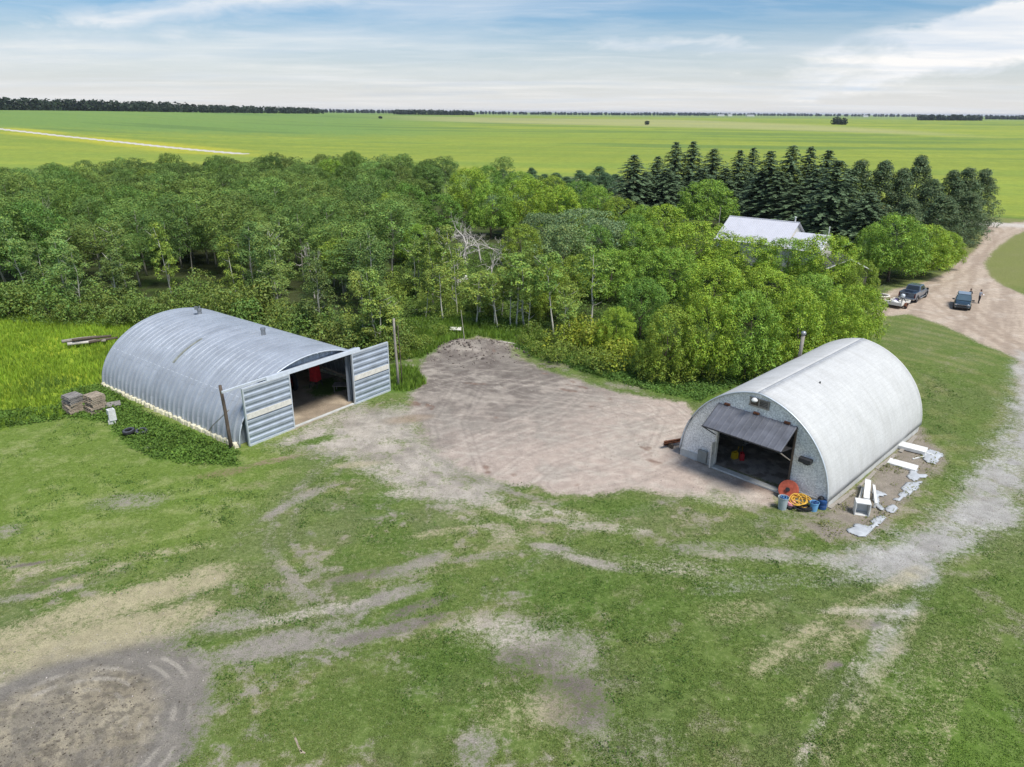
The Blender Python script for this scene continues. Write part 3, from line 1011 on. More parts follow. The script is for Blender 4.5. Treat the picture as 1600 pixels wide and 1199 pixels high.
    G = mix(G, C(0.42, 0.39, 0.04), yl * 0.7 * (r > 230))
    soil(C(0.52, 0.49, 0.44), w * 1.2)
    cls[w > 0.5] = 7
    d = np.full(n, 1e6)
    k = (r > 100) & (r < 400) & (x > 70)
    d[k] = line_d(x[k], y[k], ROAD_SIDE)
    w = sstep(4.6, 3.2, d + ed * 0.4)
    soil(C(0.52, 0.47, 0.41), w * 1.2)
    cls[w > 0.5] = 7
    G, S = np.clip(G, 0.005, 0.9), np.clip(S, 0.005, 0.9)
    if parts:
        return G, S, W, cls
    return G * (1 - W[:, None]) + S * W[:, None], cls, W


YARD_TRACKS = [wpoly(p) for p in ([(690, 720), (760, 690), (840, 655), (900, 610)], [(800, 750), (850, 715), (930, 690), (1060, 660)], [(880, 758), (960, 745), (1040, 715), (1062, 660), (1030, 635), (960, 640)], [(700, 600), (780, 600), (880, 620), (1000, 640)], [(720, 735), (700, 660), (740, 590)])]
DRIVE_TRACKS = [wpoly(p) for p in ([(1600, 353), (1540, 380), (1508, 420), (1500, 470), (1600, 560)], [(1560, 358), (1530, 395), (1500, 425), (1440, 455), (1380, 480)], [(1450, 450), (1480, 480), (1540, 520), (1620, 560)], [(1400, 475), (1500, 500), (1600, 545)])]


def build_ground():
    a = R_(50)
    th = np.r_[np.arange(-a, a, 0.0020), np.linspace(a, 2 * math.pi - a, 24)[:-1]]
    rr = np.r_[2, 7, np.exp(np.arange(math.log(13), math.log(150), 0.0038)), np.exp(np.arange(math.log(150), math.log(24000), 0.016))]
    nt, nr = len(th), len(rr)
    R2, T2 = np.meshgrid(rr, th, indexing='ij')
    x, y = (R2 * np.sin(T2)).ravel(), (R2 * np.cos(T2)).ravel()
    z = terrain(x, y)
    col = np.empty((x.size, 3))
    soil = np.empty((x.size, 4))
    cls = np.empty(x.size, int)
    for i in range(0, x.size, 60000):
        q = slice(i, i + 60000)
        col[q], soil[q, :3], soil[q, 3], cls[q] = ground_layers(x[q], y[q], True)
    z = z + np.where(cls == 2, -0.02, 0)
    V = np.c_[x, y, z]
    I, J = np.meshgrid(np.arange(nr - 1), np.arange(nt), indexing='ij')
    J2 = (J + 1) % nt
    F = np.stack([I * nt + J, I * nt + J2, (I + 1) * nt + J2, (I + 1) * nt + J], -1).reshape(-1, 4)
    fc = cls[F[:, 0]]
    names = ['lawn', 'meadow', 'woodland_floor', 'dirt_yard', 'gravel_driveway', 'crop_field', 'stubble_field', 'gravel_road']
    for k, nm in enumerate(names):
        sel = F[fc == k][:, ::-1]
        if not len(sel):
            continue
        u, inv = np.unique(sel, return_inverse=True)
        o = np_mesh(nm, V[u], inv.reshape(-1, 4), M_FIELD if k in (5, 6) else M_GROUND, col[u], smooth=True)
        at_ = o.data.attributes.new('Soil', 'FLOAT_COLOR', 'POINT')
        at_.data.foreach_set('color', soil[u].astype(np.float32).ravel())
        tag(o, kind='structure')


build_ground()


# ------------------------------------------------------------------ silver arched machine shed
LQ_O, LQ_A = (-18.92, 44.886, 0), R_(53.25)
LQ_W, LQ_H, LQ_L = 13.6, 5.05, 19.8


def ell(t, off=0.0):
    """point of the half-ellipse arch, pushed out by off"""
    a, b = LQ_W / 2, LQ_H
    c, s = math.cos(t), math.sin(t)
    nx, nz = c / a, s / b
    l = math.hypot(nx, nz)
    return a - (a * c + off * nx / l), b * s + off * nz / l


def silver_shed():
    root = empty('machine_shed', 'long silver corrugated arched shed with sliding doors open at its front', 'shed', LQ_O, LQ_A)
    m = MB()
    per = 0.66
    vs = []
    v = 0.0
    while v < LQ_L - 0.01:
        vs += [(v, 0.0), (v + 0.51, 0.0), (v + 0.545, 0.125), (v + 0.58, 0.135), (v + 0.62, 0.125)]
        v += per
    vs.append((LQ_L, 0.0))
    nu = 84
    lap = {11: 0.012, 22: 0.012, 33: 0.012, 44: 0.012}
    G = []
    for v, off in vs:
        row = []
        for i in range(nu + 1):
            t = math.pi * i / nu
            x, z = ell(t, off)
            row.append((x, v, z))
        G.append(row)
    m.grid(G)
    m.build('shell', GALV, root, solid=0.02)
    # bright front and back edge hoops
    for v in (-0.02, LQ_L + 0.02):
        h = MB()
        h.tube([(ell(math.pi * i / 40, 0.03)[0], v, ell(math.pi * i / 40, 0.03)[1]) for i in range(41)], 0.05, 6)
        h.build('edge_trim', GALV_PALE, root, smooth=True)
    # panel end laps running along the roof
    for fr in (0.2, 0.4, 0.6, 0.8):
        x, z = ell(math.pi * fr, 0.012)
        x2, z2 = ell(math.pi * fr + 0.008, 0.004)
        l = MB()
        l.poly([(x, 0.05, z), (x, LQ_L - 0.05, z), (x2, LQ_L - 0.05, z2), (x2, 0.05, z2)])
        l.build('panel_lap', GALV_PALE, root, solid=0.006)
    # gable above the door rail and the jamb walls behind the leaves
    g = MB()
    yv = 0.42
    pts = [(ell(math.pi * i / 60)[0], ell(math.pi * i / 60)[1]) for i in range(61)]
    top = [p for p in pts if p[1] > 4.2]
    nseg = 64
    x0, x1 = top[0][0], top[-1][0]
    # ribbed sheet
    def arch_z(x):
        q = (x - LQ_W / 2) / (LQ_W / 2)
        return LQ_H * math.sqrt(max(0.0, 1 - q * q))
    def ribbed(xa, xb, zlo, step=0.11):
        n = max(2, int((xb - xa) / step))
        rows = [[], []]
        for i in range(n + 1):
            x = xa + (xb - xa) * i / n
            yy = yv + (0.03 if i % 2 else 0)
            rows[0].append((x, yy, min(zlo, arch_z(x))))
            rows[1].append((x, yy, max(arch_z(x) - 0.01, min(zlo, arch_z(x)))))
        g.grid(rows)
    ribbed(0.02, 4.32, 0.0)
    ribbed(4.32, 10.12, 4.2)
    ribbed(10.12, LQ_W - 0.02, 0.0)
    g.build('gable_wall', GALV_DARK, root, solid=0.01)
    b = MB()
    n = 60
    rows = [[], []]
    for i in range(n + 1):
        x = 0.02 + (LQ_W - 0.04) * i / n
        rows[0].append((x, LQ_L - 0.3, 0))
        rows[1].append((x, LQ_L - 0.3, max(0.01, arch_z(x) - 0.01)))
    b.grid(rows)
    b.build('rear_wall', GALV_DARK, root, solid=0.02)
    # door rail and its cover
    r = MB()
    r.tube([(-0.95, -0.30, 4.53), (2.6, -0.30, 4.56)], 0.055, 8)
    r.box((0.8, -0.30, 4.46), (3.5, 0.10, 0.10))
    r.build('door_rail', GALV_PALE, root)
    r = MB()
    r.box((6.75, -0.27, 4.42), (8.6, 0.34, 0.30), top=(1, 0.6))
    r.build('rail_cover', GALV_PALE, root, bevel=0.02)
    r = MB()
    r.box((6.75, 0.16, 4.36), (9.0, 0.5, 0.05))
    r.build('flashing', GALV, root)

    def leaf(xa, xb, name):
        e = MB()
        h, z0 = 4.26, 0.06
        rows = []
        per = 0.47
        z = z0
        ys = -0.34
        prof = []
        while z < h - 0.02:
            for dz, dy in ((0, 0), (0.16, 0), (0.23, -0.09), (0.39, -0.09)):
                if z + dz < h:
                    prof.append((z + dz, ys + dy))
            z += per
        prof.append((h, ys))
        for zz, yy in prof:
            rows.append([(xa + 0.03, yy, zz), (xb - 0.03, yy, zz)])
        e.grid(rows)
        d = e.build(name, GALV_DOOR, root, solid=0.012)
        fr = MB()
        fr.box((xa, -0.37, (h + z0) / 2), (0.09, 0.16, h - z0 + 0.1))
        fr.box((xb, -0.37, (h + z0) / 2), (0.09, 0.16, h - z0 + 0.1))
        fr.box(((xa + xb) / 2, -0.37, z0), (xb - xa - 0.09, 0.16, 0.14))
        fr.box(((xa + xb) / 2, -0.37, h), (xb - xa - 0.09, 0.16, 0.1))
        fr.build('frame', GALV_PALE, d)
        w = MB()
        w.box(((xa + xb) / 2, -0.455, 2.22), (xb - xa - 0.10, 0.04, 0.40))
        w.build('plank_band', WHITEW, d)
    leaf(0.5, 4.27, 'sliding_door')
    leaf(10.15, 13.95, 'sliding_door')
    sill = MB()
    sill.box((7.2, -0.25, 0.05), (5.8, 0.22, 0.12))
    sill.build('door_sill', CONC, root, bevel=0.02)
    rr = random.Random(4)
    for side, xx in ((-1, -0.10), (1, LQ_W + 0.10)):
        f = MB()
        v = 0.2
        while v < LQ_L:
            s = rr.uniform(0.26, 0.5)
            f.box((xx + rr.uniform(-.08, .04), v, 0.08), (rr.uniform(.28, .45), s, rr.uniform(.25, .42)), rz=rr.uniform(-.3, .3), top=(.7, .75))
            v += s * 0.95
        f.build('footing', FOAM, root, bevel=0.05)
    for x, y in ((7.7, 16.6), (7.55, 7.1)):
        z = ell(math.acos(1 - 2 * x / LQ_W))[1]
        vt = MB()
        vt.lathe([(0.20, z - 0.1), (0.17, z + 0.42), (0.20, z + 0.42), (0.21, z + 0.52), (0.20, z + 0.62), (0.0, z + 0.62)], 12, (x, y, 0))
        if y > 10:
            vt.box((x - 0.24, y, z + 0.7), (0.14, 0.3, 0.28), rz=0.5)
            vt.box((x + 0.12, y + 0.1, z + 0.68), (0.06, 0.22, 0.24), rz=-0.3)
        vt.build('roof_vent', STEEL, root, smooth=False)
    p = MB()
    rows = [[], []]
    for i in range(9):
        t = 0.74 + (1.22 - 0.74) * i / 8
        x, z = ell(t, 0.014)
        rows[0].append((x, 10.58, z))
        rows[1].append((x, 11.04, z))
    p.grid(rows)
    p.build('clear_panel', POLY_PATCH, root, solid=0.012)


def onframe(o, a, u, v, z=0.0):
    return (o[0] + u * math.cos(a) - v * math.sin(a), o[1] + u * math.sin(a) + v * math.cos(a), z)


silver_shed()


def lq(u, v, z=0.0):
    return onframe(LQ_O, LQ_A, u, v, z)


def round_pole(name, label, cat, base, top, r0, r1, m, group=None, wob=0.03):
    o = MB()
    b, t = Vector(base), Vector(top)
    pts = [Vector((0, 0, -0.15))] + [(t - b) * k + Vector((rnd.uniform(-wob, wob), rnd.uniform(-wob, wob), 0)) for k in (0.3, 0.6, 0.85, 1)]
    o.tube(pts, [r0 + (r1 - r0) * k for k in (0, .3, .6, .85, 1)], 8)
    ob = o.build(name, m, loc=base, smooth=True)
    return tag(ob, label, cat, group)


b0 = at(362, 702)
round_pole('wooden_post', 'dark weathered post at the near corner of the silver shed, carrying its door rail', 'post', b0, b0 + np.array([-0.12, -0.05, 4.75]), 0.14, 0.11, DARKWOOD)
b1 = lq(14.9, -0.45)
round_pole('wooden_post', 'tall grey bare pole beside the open right door of the silver shed', 'post', b1, (b1[0] - 0.1, b1[1], 6.1), 0.12, 0.09, GREYWOOD)
b2 = (b1[0] + 0.22, b1[1] + 0.5, 0)
round_pole('wooden_post', 'thinner grey pole just behind the tall pole by the silver shed', 'post', b2, (b2[0] - 0.08, b2[1], 5.4), 0.045, 0.03, DARKWOOD)
pb = at(322, 675)
round_pole('brace_pole', 'thin rod leaning from the shed footing up to the dark corner post', 'pole', pb, b0 + np.array([0.15, 0.1, 2.9]), 0.035, 0.03, GREYWOOD, wob=0)


# ---- what stands in the silver shed
def wheel(mb_t, mb_r, c, r, w, axis='Y'):
    mb_t.lathe([(r * 0.62, -w / 2), (r * 0.93, -w / 2), (r, -w / 3), (r, w / 3), (r * 0.93, w / 2), (r * 0.62, w / 2)], 20, c, axis, close=True)
    mb_r.lathe([(0.0, -w * 0.42), (r * 0.2, -w * 0.46), (r * 0.62, -w * 0.36), (r * 0.62, w * 0.36), (r * 0.2, w * 0.46), (0.0, w * 0.42)], 20, c, axis)


def parked_machines():
    p = lq(8.7, 6.9)
    root = empty('farm_tractor', 'small red tractor in shadow just inside the silver shed, left of the hopper', 'tractor', p, LQ_A + 1.2)
    b = MB()
    b.box((0.75, 0, 1.15), (1.5, 0.7, 0.6), top=(0.95, 0.8))
    b.box((-0.5, 0, 1.0), (1.0, 0.9, 0.4))
    b.build('body', RED, root, bevel=0.05)
    s = MB()
    s.box((-0.65, 0, 1.38), (0.5, 0.5, 0.12))
    s.box((-0.9, 0, 1.65), (0.1, 0.5, 0.45))
    s.build('seat', BLACK, root, bevel=0.03)
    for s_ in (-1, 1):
        for x, r, w in ((-0.6, 0.72, 0.36), (1.2, 0.4, 0.22)):
            t, h = MB(), MB()
            wheel(t, h, (x, s_ * 0.75, r), r, w)
            o = t.build('wheel', RUBBER, root, smooth=True)
            h.build('rim', RED, o, smooth=True)
    w = MB()
    w.tube([(0.0, 0, 1.3), (-0.25, 0, 1.75)], 0.03)
    w.lathe([(0.2, 1.74), (0.22, 1.76), (0.2, 1.78), (0.18, 1.76)], 16, (-0.25, 0, 0), close=True)
    w.build('steering_wheel', BLACK, root)
    p = lq(10.75, 5.2)
    root = empty('grain_hopper', 'red upright hopper on legs standing inside the silver shed', 'hopper', p, LQ_A + 0.3)
    b = MB()
    b.box((0, 0, 1.25), (0.75, 0.7, 1.3), top=(0.75, 0.9))
    b.build('body', RED, root, bevel=0.03)
    l = MB()
    for i in (-1, 1):
        for j in (-1, 1):
            k = MB()
            k.tube([(i * 0.3, j * 0.28, 0.62), (i * 0.45, j * 0.4, 0)], 0.035, 6)
            k.build('leg', BLACK, root)
    sp = MB()
    sp.tube([(-0.25, 0, 1.9), (-0.25, 0, 2.7)], 0.035, 8)
    sp.build('spout', WHITEW, root)
    a, c = Vector(lq(11.9, 7.6, 1.5)), Vector(lq(12.85, 3.5, 0.6))
    o = MB()
    d = c - a
    o.tube([Vector((0, 0, 0)), d], 0.12, 4)
    for k in (0.0, 1.0):
        q = d * k
        o.tube([q, Vector((q.x, q.y, -a.z + (0.0)))], 0.05, 6)
    tag(o.build('timber_beam', PALLETWOOD, loc=a), 'long pale beam propped along the right wall inside the silver shed', 'beam')
    o = MB()
    o.box((0, 0, 0.62), (1.9, 1.0, 0.06))
    for i in (-1, 1):
        for j in (-1, 1):
            o.box((i * 0.8, j * 0.4, 0.3), (0.07, 0.07, 0.58))
    tag(o.build('work_bench', PALLETGREY, loc=lq(11.6, 2.5), bevel=0.01), 'grey plank bench inside the silver shed behind its right door', 'bench')


parked_machines()


# ------------------------------------------------------------------ white arched workshop
RQ_O, RQ_A = (11.712, 44.42, 0), R_(-45.41)
RQ_W, RQ_H, RQ_L, RQ_F, RQ_B = 10.115, 5.93, 16.08, 0.48, 0.187


def rq(u, v, z=0.0):
    return onframe(RQ_O, RQ_A, u, v, z)


def gothic(k=22, off=0.0):
    a, b = np.array([0, RQ_F]), np.array([RQ_W / 2, RQ_H])
    m_, ch = (a + b) / 2, b - a
    l = np.hypot(*ch)
    nr = np.array([-ch[1], ch[0]]) / l
    s = RQ_B * l
    R = (l * l / 4 + s * s) / (2 * s)
    c = m_ - nr * (R - s)
    a0, a1 = math.atan2(*(a - c)[::-1]), math.atan2(*(b - c)[::-1])
    if a0 < a1:
        a0 += 2 * math.pi
    t = np.linspace(a0, a1, k)
    L = np.c_[c[0] + (R + off) * np.cos(t), c[1] + (R + off) * np.sin(t)]
    L[-1, 0] = RQ_W / 2
    Rt = L[::-1][1:].copy()
    Rt[:, 0] = RQ_W - Rt[:, 0]
    return np.concatenate([L, Rt])


def white_workshop():
    root = empty('workshop', 'white pointed-arch workshop with a grey stucco front and tilted dark door', 'workshop', RQ_O, RQ_A)
    A = gothic()
    O = gothic(off=0.06)
    nh = len(A) // 2
    m = MB()
    ys = np.linspace(-0.12, RQ_L + 0.12, 28)
    G = [[(p[0], y, p[1]) for p in O[:nh + 1]] for y in ys]
    m.grid(G)
    m.build('roof', WHITE_ROOF, root, smooth=True, solid=0.05)
    m = MB()
    G = [[(p[0], y, p[1]) for p in O[nh:]] for y in ys]
    m.grid(G)
    m.build('roof', WHITE_ROOF, root, smooth=True, solid=0.05)
    c = MB()
    for s in (-1, 1):
        c.poly([(RQ_W / 2, -0.13, RQ_H + 0.12), (RQ_W / 2, RQ_L + 0.13, RQ_H + 0.12), (RQ_W / 2 + s * 0.14, RQ_L + 0.13, RQ_H + 0.055), (RQ_W / 2 + s * 0.14, -0.13, RQ_H + 0.055)])
    c.build('ridge_cap', mat('ridge_sheet', (0.30, 0.31, 0.32), 0.7, var=0.2), root, solid=0.012)
    for v in (-0.14, RQ_L + 0.14):
        t = MB()
        t.tube([(p[0], v, p[1]) for p in gothic(off=0.04)], 0.055, 6)
        t.build('edge_trim', GALV_PALE if v < 0 else WHITEP, root, smooth=True)
    # front wall round the doorway
    ox0, ox1, oz = 2.62, 7.63, 4.5
    def az(x):
        return float(np.interp(x, A[:, 0], A[:, 1])) - 0.01
    f = MB()
    def wall(mb, xa, xb, zl, y0, y1, n):
        rows = [[], []]
        for i in range(n + 1):
            x = xa + (xb - xa) * i / n
            rows[0].append((x, y0, zl))
            rows[1].append((x, y0, max(az(x), zl)))
        mb.grid(rows)
    wall(f, 0.02, ox0, RQ_F, 0, 0, 16)
    wall(f, ox0, ox1, oz, 0, 0, 30)
    wall(f, ox1, RQ_W - 0.02, RQ_F, 0, 0, 16)
    f.build('front_wall', STUCCO, root, solid=0.10)
    f = MB()
    wall(f, 0.02, RQ_W - 0.02, RQ_F, 0, 0, 50)
    o = f.build('rear_wall', STUCCO, root, solid=0.10)
    o.location.y = RQ_L - 0.06
    f = MB()
    f.box((ox0 / 2 - 0.02, -0.02, RQ_F / 2 - .02), (ox0 - 0.04, 0.22, RQ_F + .04))
    f.box(((ox1 + RQ_W) / 2, -0.02, RQ_F / 2 - .02), (RQ_W - ox1, 0.22, RQ_F + .04))
    f.box((RQ_W - 0.06, RQ_L / 2, RQ_F / 2), (0.2, RQ_L - 0.2, RQ_F))
    f.box((0.06, RQ_L / 2, RQ_F / 2), (0.2, RQ_L - 0.2, RQ_F))
    f.box((RQ_W / 2, RQ_L - 0.02, RQ_F / 2), (RQ_W - 0.4, 0.2, RQ_F))
    f.build('foundation', CONC, root, bevel=0.015)
    f = MB()
    f.box(((ox0 + ox1) / 2, -0.12, 0.05), (ox1 - ox0 + 0.4, 0.5, 0.12))
    f.build('door_sill', CONC, root, bevel=0.02)
    for x in (ox0 - 0.03, ox1 + 0.03):
        j = MB()
        j.box((x, -0.03, oz / 2 + .1), (0.10, 0.24, oz - .2))
        j.build('door_jamb', DARKWOOD if x > 5 else WHITEW, root)
    # door: upper half slopes out, lower half folds back under it
    a0, a1 = Vector((0, -0.10, 4.56)), Vector((0, -1.90, 3.50))
    d = MB()
    n = 0
    run = (a1 - a0)
    nrm = Vector((0, -run.z, run.y)).normalized()
    if nrm.z < 0:
        nrm = -nrm
    xs = np.linspace(2.45, 7.68, 14)
    rows = [[], []]
    for i in range(len(xs) - 1):
        w = xs[i + 1] - xs[i]
        for du, up in ((0, 0), (w - 0.10, 0), (w - 0.08, 0.045), (w - 0.03, 0.045)):
            for r, e in zip(rows, (a0, a1)):
                q = e + nrm * up
                r.append((xs[i] + du, q.y, q.z))
    for r, e in zip(rows, (a0, a1)):
        r.append((xs[-1], e.y, e.z))
    d.grid(rows)
    door = d.build('folding_door', BROWN_METAL, root, solid=0.02)
    lo = MB()
    b1_ = Vector((0, -0.25, 3.18))
    for i in range(2):
        pass
    lo.grid([[(2.5, a1.y + 0.03, a1.z - 0.06), (7.63, a1.y + 0.03, a1.z - 0.06)], [(2.5, b1_.y, b1_.z), (7.63, b1_.y, b1_.z)]])
    lo.build('lower_leaf', BLACK, door, solid=0.04)
    e = MB()
    for x in (2.45, 7.68):
        e.tube([(x, a0.y, a0.z - 0.02), (x, a1.y, a1.z - 0.02)], 0.035, 6)
    e.tube([(2.42, a1.y - 0.02, a1.z - 0.01), (7.71, a1.y - 0.02, a1.z - 0.01)], 0.045, 6)
    e.build('door_edge', BLACK, door)
    for x in (3.05, 5.05, 7.05):
        h = MB()
        h.box((x, -0.12, 4.64), (0.36, 0.14, 0.12))
        h.build('hinge', RUST, door)
    for x in (2.5, 7.62):
        st = MB()
        st.tube([(x, a1.y + 0.05, a1.z - 0.08), (x + (0.02 if x < 5 else -0.02), -0.2, 2.35)], 0.035, 6)
        st.build('strut', BLACK if x < 5 else GREYWOOD, door)
    v = MB()
    v.box((5.15, -0.075, 5.33), (1.28, 0.05, 0.50))
    vent = v.build('gable_vent', DARKWOOD, root)
    w = MB()
    for x in (4.55, 5.13, 5.75):
        w.box((x, -0.12, 5.33), (0.07, 0.05, 0.52))
    for z in (5.08, 5.58):
        w.box((5.15, -0.125, z), (1.34, 0.05, 0.07))
    w.build('frame', GREYWOOD, vent)
    for k in range(5):
        pass
    sl_ = MB()
    for z in (5.17, 5.27, 5.37, 5.47):
        sl_.box((5.45, -0.11, z), (0.56, 0.03, 0.035))
    sl_.build('slat', PALLETGREY, vent)
    lamp = MB()
    lamp.tube([(4.95, -0.1, 5.56), (4.95, -0.38, 5.62)], 0.03, 8)
    lamp.lathe([(0.0, 0.16), (0.10, 0.15), (0.19, 0.05), (0.2, 0.0), (0.15, -0.07), (0.06, -0.1), (0, -0.1)], 14, (4.95, -0.42, 5.55))
    lamp.build('yard_lamp', WHITEP, root, smooth=True)
    bx = MB()
    bx.box((8.55, -0.28, 2.72), (0.74, 0.44, 0.26), top=(1, 0.8))
    bx.box((8.55, -0.12, 2.5), (0.3, 0.12, 0.25))
    bx.build('lamp_box', BLACK, root, bevel=0.02)  # black lamp box on the front wall
    st = MB()
    st.box((2.42, -0.42, 4.05 - 0.55), (0.28, 0.30, 0.2))
    st.build('door_motor', BLACK, root, bevel=0.02)
    pn = MB()
    pn.box((1.78, -0.24, 0.52), (0.66, 0.20, 0.86))
    pn.build('meter_box', mat('box_grey', (0.27, 0.28, 0.26), 0.6), root, bevel=0.03)
    dl = MB()
    dl.box((2.54, -0.32, 0.95), (0.08, 0.5, 1.8))
    leaf = dl.build('side_door', WHITEW, root, bevel=0.01)
    hd = MB()
    hd.box((2.59, -0.5, 1.1), (0.05, 0.06, 0.16))
    hd.build('handle', STEEL, leaf)
    # stove pipe through the far slope
    cv, cu = 11.3, 1.05
    cx, cz = None, None
    cu = 2.45
    cz = az(cu)
    ch = MB()
    ch.tube([(cu, cv, cz - 0.3), (cu + 0.02, cv, cz + 1.85)], 0.13, 12)
    pipe = ch.build('chimney', GREYWOOD, root, smooth=True)
    cp = MB()
    cp.lathe([(0.0, 0.24), (0.12, 0.22), (0.19, 0.12), (0.19, 0.0), (0.0, 0.0)], 12, (cu + 0.02, cv, cz + 1.86))
    cp.build('cap', STEEL, pipe, smooth=True)
    fl = MB()
    fl.box((cu, cv, cz + 0.05), (0.6, 0.6, 0.08), mat=Matrix.Rotation(-R_(28), 3, 'Y'))
    fl.build('flashing', RUST, pipe)
    vp = MB()
    vp.tube([(6.55, 5.2, az(6.55)), (6.55, 5.2, az(6.55) + 0.22)], 0.05, 8)
    vp.build('vent_stub', BLACK, root)


white_workshop()


# ------------------------------------------------------------------ loose things by the workshop
BLUE = mat('blue_plastic', (0.05, 0.14, 0.30), 0.5, var=0.15)
LIGHTBLUE = mat('light_blue_plastic', (0.17, 0.40, 0.66), 0.5, var=0.12)
NAVY = mat('navy_plastic', (0.02, 0.07, 0.20), 0.5, var=0.2)
GREYPL = mat('grey_plastic', (0.36, 0.42, 0.44), 0.6, var=0.12)
YELLOW = mat('yellow_hose', (0.62, 0.36, 0.05), 0.6, var=0.2)
YELLOWP = mat('yellow_plastic', (0.60, 0.40, 0.02), 0.5, var=0.1)
PINK = mat('pink_plastic', (0.72, 0.30, 0.33), 0.6, var=0.1)
ORANGE = mat('faded_red_paint', (0.42, 0.095, 0.055), 0.7, var=0.25, scale=5)


def small_things():
    # reel
    x, y = 16.95, 38.42
    root = empty('hose_reel', 'faded red round reel leaning against the footing right of the workshop doorway', 'reel', (x, y, 0), RQ_A)
    tilt = Matrix.Rotation(R_(62), 4, 'X')
    for k, nm in ((0.0, 'reel_disc'), (0.16, 'reel_disc')):
        m = MB()
        m.lathe([(0.0, k), (0.58, k), (0.60, k + 0.02), (0.58, k + 0.04), (0.0, k + 0.04)], 28)
        o = m.build(nm, ORANGE, root)
        o.matrix_local = Matrix.Translation((0, 0, 0.56)) @ tilt
    m = MB()
    m.lathe([(0.0, -0.14), (0.13, -0.14), (0.13, 0.3), (0.0, 0.3)], 16)
    o = m.build('hub', BLACK, root)
    o.matrix_local = Matrix.Translation((0, 0, 0.56)) @ tilt
    m = MB()
    for s in (-1, 1):
        m.tube([(s * 0.35, -0.3, 0.02), (s * 0.05, 0.0, 0.5)], 0.03, 6)
    m.tube([(-0.4, -0.32, 0.03), (0.4, -0.32, 0.03)], 0.03, 6)
    m.build('stand', RUST, root)

    def bucket(loc, r, h, body, label, inner=None, filled=None, name='bucket'):
        root = empty(name, label, 'bucket', loc, rnd.uniform(0, 3))
        m = MB()
        m.lathe([(0, 0.0), (r * 0.78, 0.0), (r, h), (r * 1.07, h), (r * 1.07, h - 0.03), (r * 0.96, h - 0.02), (r * 0.74, 0.04), (0, 0.04)], 20)
        m.build('body', body, root, smooth=False)
        m = MB()
        m.tube([(r * 1.05 * math.cos(a), r * 0.4 * math.sin(a), h - 0.02 + 0.0) for a in np.linspace(0, math.pi, 12)], 0.012, 5)
        m.build('handle', STEEL, root)
        if filled:
            m = MB()
            m.lathe([(0, h - 0.09), (r * 0.88, h - 0.10)], 16)
            m.tube([(r * 0.5 * math.cos(a), r * 0.5 * math.sin(a), h - 0.03 + 0.05 * math.sin(3 * a)) for a in np.linspace(0, 9, 40)], 0.045, 6)
            m.build('contents', filled, root, smooth=True)
        return root
    bucket((16.15, 37.15, 0), 0.30, 0.80, GREYPL, 'tall grey bin with dark blue hose coiled in it, beside the red reel', filled=BLUE, name='bin')
    bucket((17.95, 36.98, 0), 0.26, 0.56, LIGHTBLUE, 'light blue bucket near the front right corner of the workshop', filled=NAVY)
    # navy drum
    root = empty('barrel', 'navy blue drum against the front right corner of the workshop', 'barrel', (18.55, 37.25, 0))
    m = MB()
    m.lathe([(0, 0), (0.25, 0), (0.27, 0.03), (0.26, 0.2), (0.28, 0.22), (0.26, 0.24), (0.26, 0.4), (0.28, 0.42), (0.27, 0.56), (0.25, 0.6), (0, 0.58)], 20)
    m.build('body', NAVY, root, smooth=False)
    m = MB()
    m.box((-0.1, 0.05, 0.66), (0.34, 0.3, 0.2), rz=0.4, top=(.6, .6))
    m.build('lid', BLACK, root, bevel=0.03)
    m = MB()
    m.lathe([(0.0, 0.0), (0.3, 0.0), (0.27, 0.16), (0.12, 0.22), (0, 0.22)], 16)
    tag(m.build('tub', PINK, loc=(16.74, 37.4, 0.18), bevel=0.02), 'pink tub between the grey bin and the yellow hose', 'tub')
    m = MB()
    m.box((0, 0, 0.08), (0.8, 0.55, 0.16), rz=0.5)
    m.box((0, 0, 0.14), (0.7, 0.45, 0.05), rz=0.5)
    tag(m.build('crate', BLACK, loc=(16.76, 37.38, 0), bevel=0.02), 'low black crate under the pink tub', 'crate')
    # hoses
    r2 = random.Random(3)
    m = MB()
    pts = []
    for i in range(150):
        a = i * 0.28
        rr_ = 0.42 + 0.09 * math.sin(i * 0.31) + 0.07 * math.sin(a * 0.37)
        off = 0.25 * math.sin(i * 0.043)
        pts.append((rr_ * math.cos(a) + off, 0.75 * rr_ * math.sin(a), 0.22 + 0.004 * i * 0.6 + 0.10 * math.sin(a * 1.3 + i * 0.02) + 0.14 * math.sin(a)))
    m.tube(pts, 0.035, 6)
    tag(m.build('hose', YELLOW, loc=(17.32, 37.42, 0.0), smooth=True), 'tangled coil of yellow hose at the foot of the workshop wall', 'hose')
    m = MB()
    pts = []
    for i in range(110):
        a = i * 0.3
        rr_ = 0.34 + 0.08 * math.sin(i * 0.5)
        pts.append((rr_ * math.cos(a) * 1.3 + 0.1 * math.sin(i * .1), 0.6 * rr_ * math.sin(a), 0.1 + 0.07 * math.sin(a * 1.7) + 0.001 * i))
    m.tube(pts, 0.035, 6)
    tag(m.build('hose', RUBBER, loc=(17.35, 36.95, 0.02), smooth=True), 'black hose heaped in front of the yellow hose', 'hose')
    # fuel cans inside
    for i, (u, v, mm, lab) in enumerate(((2.95, 2.0, YELLOWP, 'yellow fuel can just inside the workshop doorway'), (3.38, 2.2, RED, 'red fuel can beside the yellow one inside the workshop'))):
        root = empty('fuel_can', lab, 'fuel can', rq(u, v), 0.4 + i)
        m = MB()
        m.box((0, 0, 0.26), (0.42, 0.30, 0.50), top=(0.9, 0.9))
        m.box((0.0, 0, 0.56), (0.26, 0.06, 0.06))
        m.box((0.1, 0, 0.53), (0.04, 0.06, 0.06))
        m.box((-0.1, 0, 0.53), (0.04, 0.06, 0.06))
